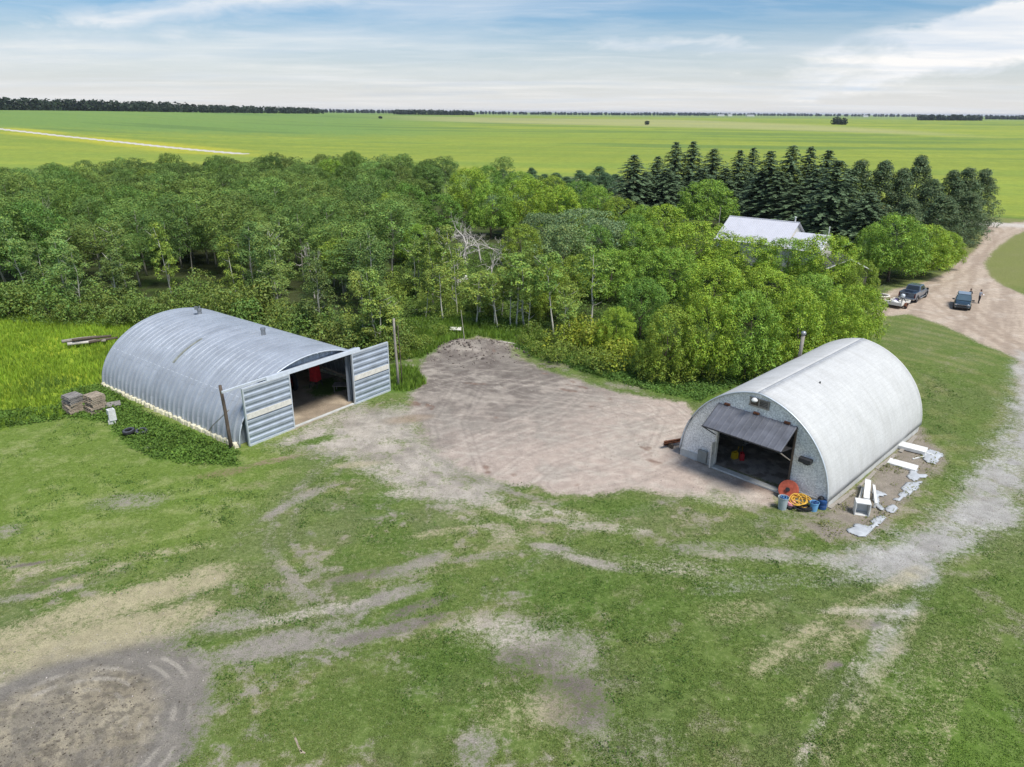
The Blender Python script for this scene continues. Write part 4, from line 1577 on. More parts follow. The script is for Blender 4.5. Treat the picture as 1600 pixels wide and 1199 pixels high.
        m.build('body', mm, root, bevel=0.04)
        m = MB()
        m.tube([(0.14, 0, 0.5), (0.2, 0, 0.62), (0.26, 0, 0.86)], [0.035, 0.03, 0.02], 8)
        m.build('spout', YELLOWP, root, smooth=True)
    m = MB()
    m.box((0, 0, 0.5), (2.6, 0.5, 0.06), mat=Matrix.Rotation(R_(-20), 3, 'Y'))
    m.box((1.0, 0, 0.08), (0.1, 0.5, 0.16))
    m.box((-1.0, 0, 0.42), (0.1, 0.5, 0.84))
    tag(m.build('ramp_board', GREYWOOD, loc=rq(3.0, 5.2), ), 'pale board ramp along the left wall inside the workshop', 'ramp')
    bpy.context.view_layer.objects.active = None
    # steel bars on the far side
    for k, (dy, dz, ln, lab) in enumerate(((0.0, 0.34, 3.0, 'upper rusty steel beam lying by the left side of the workshop'), (-0.35, 0.08, 2.5, 'lower rusty steel beam on the ground by the left side of the workshop'))):
        m = MB()
        for zz in (-0.07, 0.07):
            m.box((0, 0, zz), (ln, 0.14, 0.02))
        m.box((0, 0, 0), (ln, 0.02, 0.13))
        o = m.build('steel_beam', RUST, loc=rq(-0.75 + dy, 1.1, 0.12 + dz))
        o.rotation_euler = (0, R_(3), RQ_A + R_(72) + 0.12 * k)
        tag(o, lab, 'beam')
    for i, lab in ((-0.8, 'dark timber under the near end of the rusty steel beams'), (0.8, 'dark timber under the far end of the rusty steel beams')):
        m = MB()
        m.box((i, 0, 0.16), (0.16, 0.8, 0.32))
        o = m.build('timber_bearer', DARKWOOD, loc=rq(-0.95, 1.1))
        o.rotation_euler = (0, 0, RQ_A + R_(72))
        tag(o, lab, 'timber')
    # planks along the right footing
    for i, (v0, v1, w, z) in enumerate(((0.1, 3.4, 0.22, 0.06), (3.9, 7.0, 0.16, 0.05), (7.4, 10.6, 0.2, 0.05), (11.2, 14.9, 0.24, 0.07))):
        m = MB()
        m.box((0, 0, z / 2), (w, v1 - v0, z))
        m.box((0.12, 0.3, z + 0.02), (w * 0.6, (v1 - v0) * 0.7, 0.04), rz=0.03)
        o = m.build('plank', GREYWOOD, loc=rq(10.35 + 0.06 * (i % 2), (v0 + v1) / 2, 0.02))
        o.rotation_euler = (0, 0, RQ_A + R_([-3, 2, -1.5, 2.5][i]))
        tag(o, ['weathered plank along the workshop footing nearest its front corner', 'narrow plank along the workshop footing, second from the front corner', 'plank along the workshop footing beside the flat white panel', 'pale wide plank along the far end of the workshop footing'][i], 'plank', 'planks along the workshop footing')

    def wbox(loc, d, rz, label, name='white_slab', cat='slab', tilt=0.0, openbox=False):
        m = MB()
        if openbox:
            w, dd, h = d
            t = 0.06
            m.box((0, 0, h - t / 2), (w, dd, t))
            m.box((-w / 2 + t / 2, 0, h / 2 - t / 2), (t, dd, h - t))
            m.box((w / 2 - t / 2, 0, h / 2 - t / 2), (t, dd, h - t))
            m.box((0, dd / 2 - t / 2, h / 2 - t / 2), (w - 2 * t, t, h - t))
            m.box((0, 0, t / 2), (w - 2 * t, dd - t, t))
        else:
            m.box((0, 0, d[2] / 2), d)
            m.box((0, 0, d[2] + 0.006), (d[0] * 0.97, d[1] * 0.95, 0.012))
        o = m.build(name, WHITEP, loc=loc, bevel=0.01)
        o.rotation_euler = (tilt, 0, rz)
        return tag(o, label, cat)
    wbox((28.15, 45.25, 0.05), (1.7, 0.95, 0.22), RQ_A + 0.12, 'thick white panel lying flat, farther of two beside the workshop')
    m = MB()
    m.box((0, 0, 0.06), (0.3, 1.2, 0.12))
    wbox((26.2, 42.8, 0.03), (1.75, 0.9, 0.12), RQ_A + 0.1, 'white panel lying flat, nearer of two beside the workshop')
    wbox((20.62, 36.65, 0.0), (0.82, 0.62, 0.85), RQ_A + 0.5, 'open white cabinet standing at the near end of the junk strip', 'cabinet', 'cabinet', openbox=True)
    base = np.array([22.0, 38.35, 0])
    for i, (dx, dy, z, rz, ln, w, tl, lab) in enumerate(((-0.25, 0.15, 0.62, 2.02, 2.6, 0.34, 0.16, 'broad white board propped above the other white boards'), (0.1, -0.15, 0.45, 2.1, 2.4, 0.16, 0.14, 'narrow white board leaning beside the broad one'), (-0.6, 0.1, 0.3, 1.95, 1.9, 0.14, 0.1, 'worn narrow board lying left of the propped white boards'))):
        m = MB()
        m.box((0, 0, 0), (ln, w, 0.07))
        m.box((0, w / 2 - 0.02, 0.05), (ln, 0.03, 0.05))
        m.box((-ln * 0.4, 0, -z / 2 + 0.0), (0.12, w * 0.8, max(0.1, z - 0.1)))
        m.box((ln * 0.4, 0, -z / 2 + 0.0), (0.12, w * 0.8, max(0.1, z - 0.1)))
        o = m.build('white_board', WHITEP if i < 2 else WHITEW, loc=(base[0] + dx, base[1] + dy, z))
        o.rotation_euler = (0, 0, rz - 0.92)
        tag(o, lab, 'board', 'boards propped beside the workshop')
    for i, (px, py, ln, rz, lab) in enumerate(((1441, 708, 1.5, -0.9, 'thin white batten crossing another at the far end of the junk strip'), (1437, 716, 1.3, 0.35, 'thin white batten lying under another at the far end of the junk strip'))):
        m = MB()
        m.box((0, 0, 0.05 + 0.05 * (1 - i)), (ln, 0.1, 0.06))
        o = m.build('batten', WHITEP, loc=at(px, py))
        o.rotation_euler = (0, 0, rz)
        tag(o, lab, 'batten')
    # sheets of plastic lying rumpled
    sheets = [
        ([(1442, 706), (1452, 702), (1474, 711), (1462, 728), (1446, 722)], 'torn pale plastic sheet at the far end of the junk strip'),
        ([(1415, 745), (1430, 730), (1434, 736), (1431, 741), (1449, 744), (1436, 749), (1428, 752)], 'star shaped scrap of pale plastic below the nearer white panel'),
        ([(1406, 763), (1420, 755), (1439, 754), (1424, 771), (1406, 783), (1398, 782), (1415, 768)], 'long pale plastic strip along the grass edge of the junk strip'),
        ([(1382, 797), (1394, 789), (1402, 793), (1396, 801), (1388, 803)], 'crumpled pale plastic scrap beside the propped boards'),
        ([(1366, 767), (1376, 770), (1384, 775), (1372, 779), (1380, 797), (1374, 803), (1364, 785)], 'hanging pale plastic film draped on the propped white boards'),
        ([(1323, 831), (1338, 821), (1360, 822), (1364, 811), (1380, 806), (1383, 811), (1348, 842)], 'large pale plastic sheet at the near end of the junk strip'),
    ]
    for k, (P, lab) in enumerate(sheets):
        W = np.array(wpoly(P))[:, :2]
        c = W.mean(0)
        lo, hi = W.min(0), W.max(0)
        st = 0.12
        xs, ys = np.arange(lo[0] - .1, hi[0] + .1, st), np.arange(lo[1] - .1, hi[1] + .1, st)
        X, Y = np.meshgrid(xs, ys, indexing='ij')
        sd = poly_sd(X, Y, W) + (fbm(X, Y, 0.6, 88 + k, 2) - 0.5) * 0.35
        hump = 0.45 if k == 4 else 0.10
        Z = 0.05 + hump * fbm(X, Y, 0.75, 99 + k, 3) ** 1.3 * sstep(0.2, -0.4, sd)
        m = MB()
        idx = -np.ones(X.shape, int)
        for i in range(len(xs)):
            for j in range(len(ys)):
                idx[i, j] = len(m.v)
                m.v.append((X[i, j] - c[0], Y[i, j] - c[1], Z[i, j]))
        for i in range(len(xs) - 1):
            for j in range(len(ys) - 1):
                if sd[i:i + 2, j:j + 2].mean() < 0.02:
                    m.f.append((idx[i, j], idx[i + 1, j], idx[i + 1, j + 1], idx[i, j + 1]))
        o = m.build('plastic_sheet', PLASTIC_SHEET, loc=(c[0], c[1], 0), smooth=True, solid=0.01)
        tag(o, lab, 'plastic sheet', 'plastic sheets along the workshop')


small_things()


def junk_by_silver_shed():
    def pallet(mt, w=1.2, d=1.05):
        m = MB()
        for k in range(7):
            m.box((0, -d / 2 + 0.07 + k * (d - 0.14) / 6, 0.125), (w, 0.115, 0.02))
        for x in (-w / 2 + 0.05, 0, w / 2 - 0.05):
            m.box((x, 0, 0.068), (0.07, d, 0.085))
        for y in (-d / 2 + 0.06, 0, d / 2 - 0.06):
            m.box((0, y, 0.012), (w, 0.11, 0.02))
        return m.build('pallet', mt)
    pa, pb_ = pallet(PALLETWOOD), pallet(PALLETGREY)
    used = set()

    def put(src, loc, rot, label, group):
        if src.name not in used:
            used.add(src.name)
            o = src
        else:
            o = src.copy()
            COL.objects.link(o)
        o.location, o.rotation_euler = loc, rot
        return tag(o, label, 'pallet', group)
    for st, (px, py, nlow, ntop, g) in enumerate(((116, 645, 5, 5, 'pallets of the grey-topped stack'), (150, 645, 4, 6, 'pallets of the pale-topped stack'))):
        b = at(px, py)
        z = 0.02
        ang = 0.93
        n = nlow + ntop
        for i in range(n):
            top = i >= nlow
            rz = ang - math.pi / 2 + rnd.uniform(-.05, .05) + (0.1 if top else 0)
            dx, dy = rnd.uniform(-.05, .05) + (0.05 if top else 0), rnd.uniform(-.05, .05) + (0.12 if top else 0)
            last = i == n - 1
            ordn = ['lowest', 'second lowest', 'third from the ground', 'fourth from the ground', 'fifth from the ground', 'sixth from the ground', 'seventh from the ground', 'eighth from the ground', 'second from the top', 'topmost']
            nm = 'topmost' if last else ('second from the top' if i == n - 2 else ordn[i])
            put(pb_ if (st == 0 and i > 5) or rnd.random() < 0.2 else pa, (b[0] + dx, b[1] + dy, z), (0, 0, rz), ('grey' if st == 0 else 'brown') + ' wooden pallet, ' + nm + ' in the ' + ('left' if st == 0 else 'right') + ' of two stacks', g)
            z += 0.145
    m = MB()
    m.box((0, 0, 0.42), (1.5, 1.0, 0.05), rz=0)
    m.box((-0.5, 0, 0.2), (0.12, 0.9, 0.38))
    m.box((0.5, 0, 0.2), (0.12, 0.9, 0.38))
    m.box((0.0, -0.2, 0.36), (1.3, 0.1, 0.07))
    o = m.build('sheet_table', PALLETGREY, loc=at(173, 640))
    o.rotation_euler = (0, 0, 0.55)
    tag(o, 'grey sheet of board resting on blocks right of the pallets', 'board')
    b = at(177, 662)
    for i, (z, lab, mt, dx) in enumerate(((0.02, 'dirty lowest block of the pale block column in the weeds', CONC, -0.06), (0.30, 'middle block of the pale block column in the weeds', mat('pale_block', (0.62, 0.62, 0.60), 0.8), 0.03), (0.74, 'pale hollow top block of the column in the weeds', mat('pale_block', (0.62, 0.62, 0.60), 0.8), 0.0))):
        m = MB()
        h = 0.26 if i == 0 else 0.42
        if i == 2:
            for sx, sy, w, d in ((-.19, 0, .1, .46), (.19, 0, .1, .46), (0, -.18, .28, .1), (0, .18, .28, .1)):
                m.box((sx, sy, h / 2), (w, d, h))
        else:
            m.box((0, 0, h / 2), (0.5, 0.46, h))
        o = m.build('block', mt, loc=(b[0] + dx, b[1], z), bevel=0.02 if i < 2 else 0)
        o.rotation_euler = (0, 0, 0.5 + 0.15 * i)
        tag(o, lab, 'block')
    for i, (px, py, lab) in enumerate(((203, 681, 'dusty black tyre lying in the weeds by the silver shed, clear of plants'), (222, 679, 'black tyre half buried in weeds beside the other tyre'))):
        root = empty('tyre', lab, 'tyre', at(px, py) + np.array([0, 0, 0.22 if i == 0 else 0.1]))
        root.rotation_euler = (R_(6), R_(-4), i)
        m = MB()
        m.lathe([(0.24, 0.03), (0.30, 0.0), (0.40, 0.03), (0.43, 0.08), (0.43, 0.2), (0.40, 0.25), (0.30, 0.28), (0.24, 0.25), (0.25, 0.14)], 28, close=True)
        m.build('tread', RUBBER, root, smooth=True)
        m = MB()
        m.lathe([(0.25, 0.262), (0.30, 0.286), (0.395, 0.262), (0.39, 0.25), (0.3, 0.27), (0.26, 0.25)], 28, close=True)
        m.build('sidewall', TIREGREY, root, smooth=True)
    c = at(137, 542)
    for i in range(6):
        o = MB()
        ln = 3.4 - 0.4 * (i % 3)
        r0 = 0.17 - 0.02 * (i % 2)
        o.tube([(-ln / 2, 0, 0), (0, 0.05, 0.02), (ln / 2, 0, 0)], [r0, r0 * 0.95, r0 * 0.8], 8)
        ob = o.build('log', [GREYWOOD, DARKWOOD, BARKDEAD, DARKWOOD, GREYWOOD, DARKWOOD][i], loc=(c[0] + [0, 0.1, -0.2, 0.5, -0.6, 1.4][i], c[1] + [0, 0.3, -0.3, 0.15, -0.1, 0.5][i], [0.55, 0.5, 0.5, 0.85, 0.8, 0.55][i]), smooth=True)
        ob.rotation_euler = (0, R_(2), 0.55 + 0.1 * i - 0.25)
        tag(ob, ['long grey log in the middle of the heap in the tall grass', 'dark log at the back of the heap in the tall grass', 'bleached log at the front of the heap in the tall grass', 'dark log lying on top of the heap in the tall grass', 'short grey log on the left of the heap in the tall grass', 'dark log at the right end of the heap in the tall grass'][i], 'log', 'logs in the tall grass')
    c = at(712, 518)
    m = MB()
    m.box((0, 0, 0.3), (1.2, 0.7, 0.05), mat=Matrix.Rotation(R_(12), 3, 'X'))
    m.box((0.2, 0.1, 0.15), (0.7, 0.5, 0.25), rz=.3)
    tag(m.build('white_sheet', WHITEW, loc=c, bevel=0.01), 'scrap of white sheeting in the tall grass behind the dirt yard', 'sheet')
    for i, (px, py) in enumerate(((672, 438), (690, 436), (716, 444), (724, 441))):
        m = MB()
        m.box((0, 0, 0.5), (1.1 + 0.3 * (i % 2), 0.8, 0.9), rz=i, top=(.7, .6))
        tag(m.build('pale_stump', WHITEW, loc=at(px, py), bevel=0.1), ['leftmost pale stump in the clearing among thin aspens', 'second pale stump in the clearing among thin aspens', 'third pale stump in the clearing among thin aspens', 'rightmost pale stump in the clearing among thin aspens'][i], 'stump')
    p = at(676, 489)
    round_pole('fence_post', 'short grey fence post in the clearing behind the silver shed', 'post', p, (p[0] + .1, p[1], 2.4), 0.11, 0.1, GREYWOOD)
    for i, (a, b_, r, lab) in enumerate((((668, 492), (640, 486), 0.09, 'grey fallen branch left of the short fence post'), ((760, 538), (806, 540), 0.1, 'pale fallen pole at the back of the dirt yard'), ((690, 488), (655, 494), 0.07, 'bleached fallen branch at the foot of the fence post'))):
        A, B = at(*a), at(*b_)
        m = MB()
        d = B - A
        m.tube([(0, 0, 0.2), (d[0] * .5, d[1] * .5, 0.35), (d[0], d[1], 0.15)], [r, r * .8, r * .5], 6)
        tag(m.build('fallen_branch', BARKDEAD, loc=A, smooth=True), lab, 'branch')
    a, b_ = at(725, 538), at(718, 500)
    m = MB()
    m.tube([(0, 0, 0), (-0.35, 0.4, 3.2)], [0.05, 0.03], 6)
    tag(m.build('leaning_stick', BARKPALE, loc=at(726, 534)), 'thin pale stick leaning up beside the white sheeting', 'stick')
    m = MB()
    m.box((0, 0, 0.03), (0.85, 0.075, 0.04))
    m.box((0.38, 0.05, 0.035), (0.25, 0.06, 0.03), rz=.5)
    o = m.build('stick', PALLETWOOD, loc=at(466, 1166))
    o.rotation_euler = (0, 0, -1.0)
    tag(o, 'pale broken stick lying on the grass at the bottom of the photo', 'stick')


junk_by_silver_shed()


# ------------------------------------------------------------------ vehicles and people
def vehicle_wheels(root, xs, y, r, w, rim):
    for x in xs:
        for s in (-1, 1):
            t, h = MB(), MB()
            wheel(t, h, (x, s * y, r), r, w)
            o = t.build('wheel', RUBBER, root, smooth=True)
            h.build('rim', rim, o, smooth=True)


def loft(sections):
    """closed body from cross-sections (lists of points with equal counts)"""
    m = MB()
    b = 0
    n = len(sections[0])
    for s in sections:
        m.v += [tuple(map(float, p)) for p in s]
    for i in range(len(sections) - 1):
        for k in range(n):
            k2 = (k + 1) % n
            m.f.append((i * n + k, i * n + k2, (i + 1) * n + k2, (i + 1) * n + k))
    m.f.append(tuple(range(n)))
    e = (len(sections) - 1) * n
    m.f.append(tuple(range(e + n - 1, e - 1, -1)))
    return m


def sec(x, zb, zt, wb, wm, wt, zm=None):
    zm = zm if zm is not None else (zb + zt) / 2
    return [(x, -wb, zb), (x, -wm, zm), (x, -wt, zt - 0.05), (x, -wt + 0.08, zt), (x, wt - 0.08, zt), (x, wt, zt - 0.05), (x, wm, zm), (x, wb, zb)]


def glasshouse(root, mp, base, top, roofname='roof'):
    """base/top: (x_back, x_front, half width, z); returns pane helper"""
    xb0, xf0, w0, z0 = base
    xb1, xf1, w1, z1 = top
    m = MB()
    lo = [(xb0, -w0, z0), (xf0, -w0, z0), (xf0, w0, z0), (xb0, w0, z0)]
    hi = [(xb1, -w1, z1), (xf1, -w1, z1), (xf1, w1, z1), (xb1, w1, z1)]
    b = len(m.v)
    m.v += lo + hi
    m.f += [(3, 2, 1, 0), (4, 5, 6, 7), (0, 1, 5, 4), (1, 2, 6, 5), (2, 3, 7, 6), (3, 0, 4, 7)]
    m.build('cab', mp, root, bevel=0.07)

    def pane(name, face, u0, u1, v0, v1, mt):
        a, b_, c, d = [Vector(p) for p in face]
        nrm = (b_ - a).cross(d - a).normalized()
        def P(u, v):
            return (a.lerp(b_, u)).lerp(d.lerp(c, u), v)
        cen = sum((Vector(p) for p in lo + hi), Vector()) / 8
        if nrm.dot(P(.5, .5) - cen) < 0:
            nrm = -nrm
        q = MB()
        q.poly([P(u, v) + nrm * 0.012 for u, v in ((u0, v0), (u1, v0), (u1, v1), (u0, v1))])
        return q.build(name, mt, root, solid=0.016)
    F = dict(right=(lo[0], lo[1], hi[1], hi[0]), left=(lo[3], lo[2], hi[2], hi[3]), front=(lo[1], lo[2], hi[2], hi[1]), back=(lo[0], lo[3], hi[3], hi[0]))
    return pane, F


def pickup():
    loc = at(1416, 474)
    A, B = at(1432, 473), at(1451, 462.5)
    ang = math.atan2(B[1] - A[1], B[0] - A[0])
    d = np.array([math.cos(ang), math.sin(ang)])
    nrm = np.array([-d[1], d[0]])
    # rear right wheel stands at A
    c = A[:2] + nrm * 0.95 + d * 1.75
    root = empty('pickup_truck', 'grey-blue crew cab pickup with open bed, hitched to the small trailer', 'pickup truck', (c[0], c[1], 0), ang)
    mp = paint('slate_paint', (0.125, 0.155, 0.20))
    W = 0.98
    f = MB()
    hood = loft([sec(1.45, 0.5, 1.22, W - .08, W, W - .06), sec(2.3, 0.5, 1.2, W - .08, W, W - .08), sec(2.75, 0.5, 1.12, W - .10, W - .02, W - .14), sec(2.92, 0.52, 1.0, W - .16, W - .1, W - .2)])
    hood.build('hood', mp, root, bevel=0.03)
    cabl = loft([sec(-0.85, 0.48, 1.22, W - .08, W, W - .05), sec(1.46, 0.48, 1.22, W - .08, W, W - .05)])
    cabl.build('body', mp, root, bevel=0.03)
    bed = MB()
    for s in (-1, 1):
        bed.box((-1.85, s * (W - 0.06), 0.92), (1.96, 0.12, 0.84), top=(1, 0.9))
    bed.box((-1.85, 0, 0.62), (1.96, 2 * W - 0.24, 0.08))
    bed.box((-0.9, 0, 0.95), (0.08, 2 * W - 0.24, 0.66))
    bed.build('bed', mp, root, bevel=0.03)
    fl = MB()
    fl.box((-1.85, 0, 0.67), (1.8, 2 * W - 0.26, 0.02))
    fl.build('bed_liner', BLACK, root)
    tg = MB()
    tg.box((-2.86, 0, 0.95), (0.09, 2 * W - 0.10, 0.76), top=(0.8, 1))
    tgo = tg.build('tailgate', mp, root, bevel=0.03)
    tg = MB()
    tg.box((-2.92, 0, 1.14), (0.03, 0.3, 0.1))
    tg.build('handle', BLACK, tgo)
    for s in (-1, 1):
        t = MB()
        t.box((-2.885, s * (W - 0.07), 1.0), (0.06, 0.13, 0.48))
        t.build('tail_light', mat('tail_red', (0.12, 0.015, 0.015), 0.3), root)
        t = MB()
        t.box((2.86, s * 0.72, 0.88), (0.12, 0.3, 0.2))
        t.build('headlight', CHROME, root, bevel=0.03)
        t = MB()
        t.box((1.25, s * (W + 0.16), 1.32), (0.14, 0.24, 0.26))
        t.build('mirror', BLACK, root, bevel=0.03)
        t = MB()
        t.tube([(-0.8, s * (W + 0.02), 0.40), (1.3, s * (W + 0.02), 0.40)], 0.055, 8)
        t.build('running_board', CHROME, root)
        for x in (-1.78, 1.98):
            t = MB()
            t.tube([(x + 0.50 * math.cos(a), s * (W - 0.01), 0.42 + 0.50 * math.sin(a)) for a in np.linspace(0, math.pi, 14)], 0.05, 6)
            t.build('wheel_arch', BLACK, root)
    t = MB()
    t.box((-2.98, 0, 0.56), (0.18, 1.9, 0.2))
    t.build('bumper', CHROME, root, bevel=0.04)
    t = MB()
    t.box((2.96, 0, 0.58), (0.16, 1.86, 0.24))
    t.build('bumper', CHROME, root, bevel=0.05)
    t = MB()
    t.box((2.93, 0, 0.86), (0.06, 1.1, 0.3))
    t.build('grille', BLACK, root)
    pane, F = glasshouse(root, mp, (-0.86, 1.75, W - 0.08, 1.2), (-0.55, 0.85, W - 0.24, 1.90))
    pane('windscreen', F['front'], .06, .94, .1, .9, GLASS)
    pane('rear_window', F['back'], .08, .92, .16, .86, GLASS)
    for s in ('left', 'right'):
        pane('side_window', F[s], .06, .40, .14, .88, GLASS)
        pane('side_window', F[s], .44, .80, .14, .88, GLASS)
    vehicle_wheels(root, (-1.78, 1.98), W - 0.13, 0.42, 0.28, STEEL)
    # load
    o = MB()
    o.lathe([(0, 0), (0.34, 0.0), (0.36, 0.1), (0.3, 0.22), (0, 0.24)], 18)
    q = onframe((c[0], c[1], 0), ang, -1.5, -0.25, 0.685)
    tag(o.build('tub', LIGHTBLUE, loc=q, bevel=0.02), 'pale blue tub lying in the bed of the pickup', 'tub')
    o = MB()
    o.tube([(0, 0, 0), (0.5, 0.25, 0.3)], 0.07, 8)
    o.box((0, 0, 0.08), (0.4, 0.25, 0.16), rz=.4)
    q = onframe((c[0], c[1], 0), ang, -2.2, 0.1, 0.685)
    tag(o.build('sack', WHITEW, loc=q, bevel=0.03), 'small pale sack lying near the tailgate in the pickup bed', 'sack')
    # trailer
    tc_ = c - d * 5.6 + nrm * 0.12
    ta = ang - 0.06
    tr = empty('utility_trailer', 'low pale flatbed trailer with loaded deck behind the grey pickup', 'trailer', (tc_[0], tc_[1], 0), ta)
    m = MB()
    m.box((0, 0, 0.50), (2.7, 1.9, 0.07))
    m.build('deck', WHITEW, tr)
    m = MB()
    for s in (-1, 1):
        m.box((0, s * 0.92, 0.66), (2.74, 0.06, 0.24))
    m.box((1.36, 0, 0.66), (0.06, 1.78, 0.24))
    m.build('side_rail', WHITEW, tr, bevel=0.01)
    m = MB()
    m.box((-1.40, 0, 0.62), (0.08, 1.92, 0.40))
    m.build('tail_board', WHITEP, tr, bevel=0.01)
    m = MB()
    m.tube([(1.3, 0.7, 0.45), (2.5, 0, 0.46)], 0.05, 6)
    m.tube([(1.3, -0.7, 0.45), (2.5, 0, 0.46)], 0.05, 6)
    m.tube([(2.4, 0, 0.46), (2.72, 0, 0.5)], 0.05, 6)
    m.build('drawbar', BLACK, tr)
    for s in (-1, 1):
        t, h = MB(), MB()
        wheel(t, h, (-0.45, s * 1.13, 0.33), 0.33, 0.2)
        o = t.build('wheel', RUBBER, tr, smooth=True)
        h.build('rim', RUST, o, smooth=True)
        fe = MB()
        fe.grid([[(-0.45 + 0.42 * math.cos(a), s * 1.13 + dy, 0.33 + 0.42 * math.sin(a)) for a in np.linspace(0.2, math.pi - 0.2, 10)] for dy in (-0.13, 0.13)])
        fe.build('fender', RUST if s < 0 else WHITEW, tr, solid=0.02)

    def on(u, v, z=0.54):
        return onframe((tc_[0], tc_[1], 0), ta, u, v, z)
    for i, (u, v, mt, lab) in enumerate(((-0.35, 0.35, WHITEP, 'white sack in the middle of the trailer deck'), (-0.75, 0.05, WHITEP, 'white sack at the rear of the trailer deck'), (0.3, 0.45, mat('purple_sack', (0.12, 0.09, 0.22), 0.8), 'dark purple bag on the trailer deck'), (0.9, 0.5, BLACK, 'black bag at the front of the trailer deck'))):
        m = MB()
        m.box((0, 0, 0.14), (0.7, 0.5, 0.28), rz=0.3 * i, top=(.75, .7))
        tag(m.build('sack', mt, loc=on(u, v), bevel=0.08, smooth=True), lab, 'sack')
    mach = empty('pump', 'pump with a pale round top on dark splayed legs on the trailer', 'pump', on(0.35, -0.3), ta)
    m = MB()
    m.lathe([(0, 0.6), (0.2, 0.6), (0.26, 0.75), (0.24, 0.95), (0.1, 1.03), (0, 1.03)], 14)
    m.build('motor', GALV_PALE, mach, smooth=True)
    m = MB()
    for a in (0.4, 1.9, 3.5, 5.1):
        k = MB()
        k.tube([(0, 0, 0.66), (0.5 * math.cos(a), 0.5 * math.sin(a), 0.0)], 0.045, 6)
        k.build('leg', BLACK, mach)
    return c, ang


pickup()


def suv():
    FL, FR, RR = at(1489.5, 484.3), at(1514, 486.8), at(1522.5, 479)
    ang = R_(-122)
    fx, fy = math.cos(ang), math.sin(ang)
    mid = (FL[:2] + FR[:2]) / 2
    c = mid - np.array([fx, fy]) * 2.15
    root = empty('parked_suv', 'dark teal hatchback style car parked facing the camera on the gravel', 'car', (c[0], c[1], 0), ang)
    mp = paint('teal_paint', (0.035, 0.062, 0.078), 0.2, 0.4)
    W = 0.92
    b = loft([sec(-2.22, 0.34, 0.98, W - .16, W - .1, W - .14), sec(-1.9, 0.24, 1.06, W - .08, W, W - .06), sec(0.9, 0.22, 1.03, W - .06, W, W - .06), sec(1.5, 0.24, 0.96, W - .06, W, W - .14), sec(2.0, 0.26, 0.84, W - .12, W - .05, W - .24), sec(2.22, 0.3, 0.66, W - .26, W - .2, W - .34)])
    b.build('body', mp, root, bevel=0.04, smooth=False)
    pane, F = glasshouse(root, mp, (-2.02, 1.15, W - .05, 1.0), (-1.6, 0.2, W - .22, 1.60))
    pane('windscreen', F['front'], .05, .95, .06, .93, GLASSL)
    pane('rear_window', F['back'], .08, .92, .15, .85, GLASS)
    for s in ('left', 'right'):
        pane('side_window', F[s], .10, .42, .12, .88, GLASS)
        pane('side_window', F[s], .45, .78, .12, .88, GLASS)
    r = MB()
    r.box((-0.68, 0, 1.615), (1.72, 1.28, 0.03))
    r.build('roof_sky_reflection', paint('roof_sky_sheen', (0.30, 0.34, 0.37), 0.12, 0.6), root, bevel=0.012)  # pale sheet painted to stand for sky mirrored in the dark roof
    for s in (-1, 1):
        t = MB()
        t.tube([(-1.45, s * .66, 1.62), (-1.3, s * .66, 1.68), (-0.1, s * .66, 1.68), (0.05, s * .66, 1.62)], 0.022, 6)
        t.build('roof_rail', CHROME, root)
        t = MB()
        t.box((2.05, s * 0.62, 0.70), (0.28, 0.36, 0.13), rz=-s * 0.45)
        t.build('headlight', CHROME, root, bevel=0.03)
        t = MB()
        t.box((0.82, s * (W + 0.12), 1.06), (0.14, 0.26, 0.16))
        t.build('mirror', BLACK, root, bevel=0.03)
        t = MB()
        t.box((2.14, s * 0.6, 0.42), (0.12, 0.2, 0.1), rz=-s * .4)
        t.build('fog_light', CHROME, root, bevel=0.02)
        t = MB()
        t.box((-2.2, s * 0.68, 0.9), (0.06, 0.3, 0.18))
        t.build('tail_light', mat('tail_red', (0.12, 0.015, 0.015), 0.3), root)
    t = MB()
    t.box((2.2, 0, 0.60), (0.06, 0.95, 0.16))
    t.build('grille', BLACK, root, bevel=0.02)
    t = MB()
    t.box((2.17, 0, 0.36), (0.14, 1.25, 0.16))
    t.build('bumper', BLACK, root, bevel=0.03)
    t = MB()
    t.box((2.235, 0, 0.695), (0.03, 0.9, 0.025))
    t.build('trim_strip', CHROME, root)
    vehicle_wheels(root, (-1.38, 1.38), W - 0.1, 0.35, 0.24, STEEL)
    return c, ang


suv_c, suv_a = suv()
SKIN = mat('skin', (0.42, 0.25, 0.17), 0.6, var=0.05)
SHIRT = mat('grey_shirt', (0.27, 0.29, 0.33), 0.9, var=0.1)
TROUSER = mat('dark_trousers', (0.035, 0.03, 0.035), 0.9, var=0.1)
HAIR = mat('dark_hair', (0.02, 0.015, 0.012), 0.8, var=0.1)
DARKSHIRT = mat('dark_jacket', (0.03, 0.035, 0.05), 0.9, var=0.1)


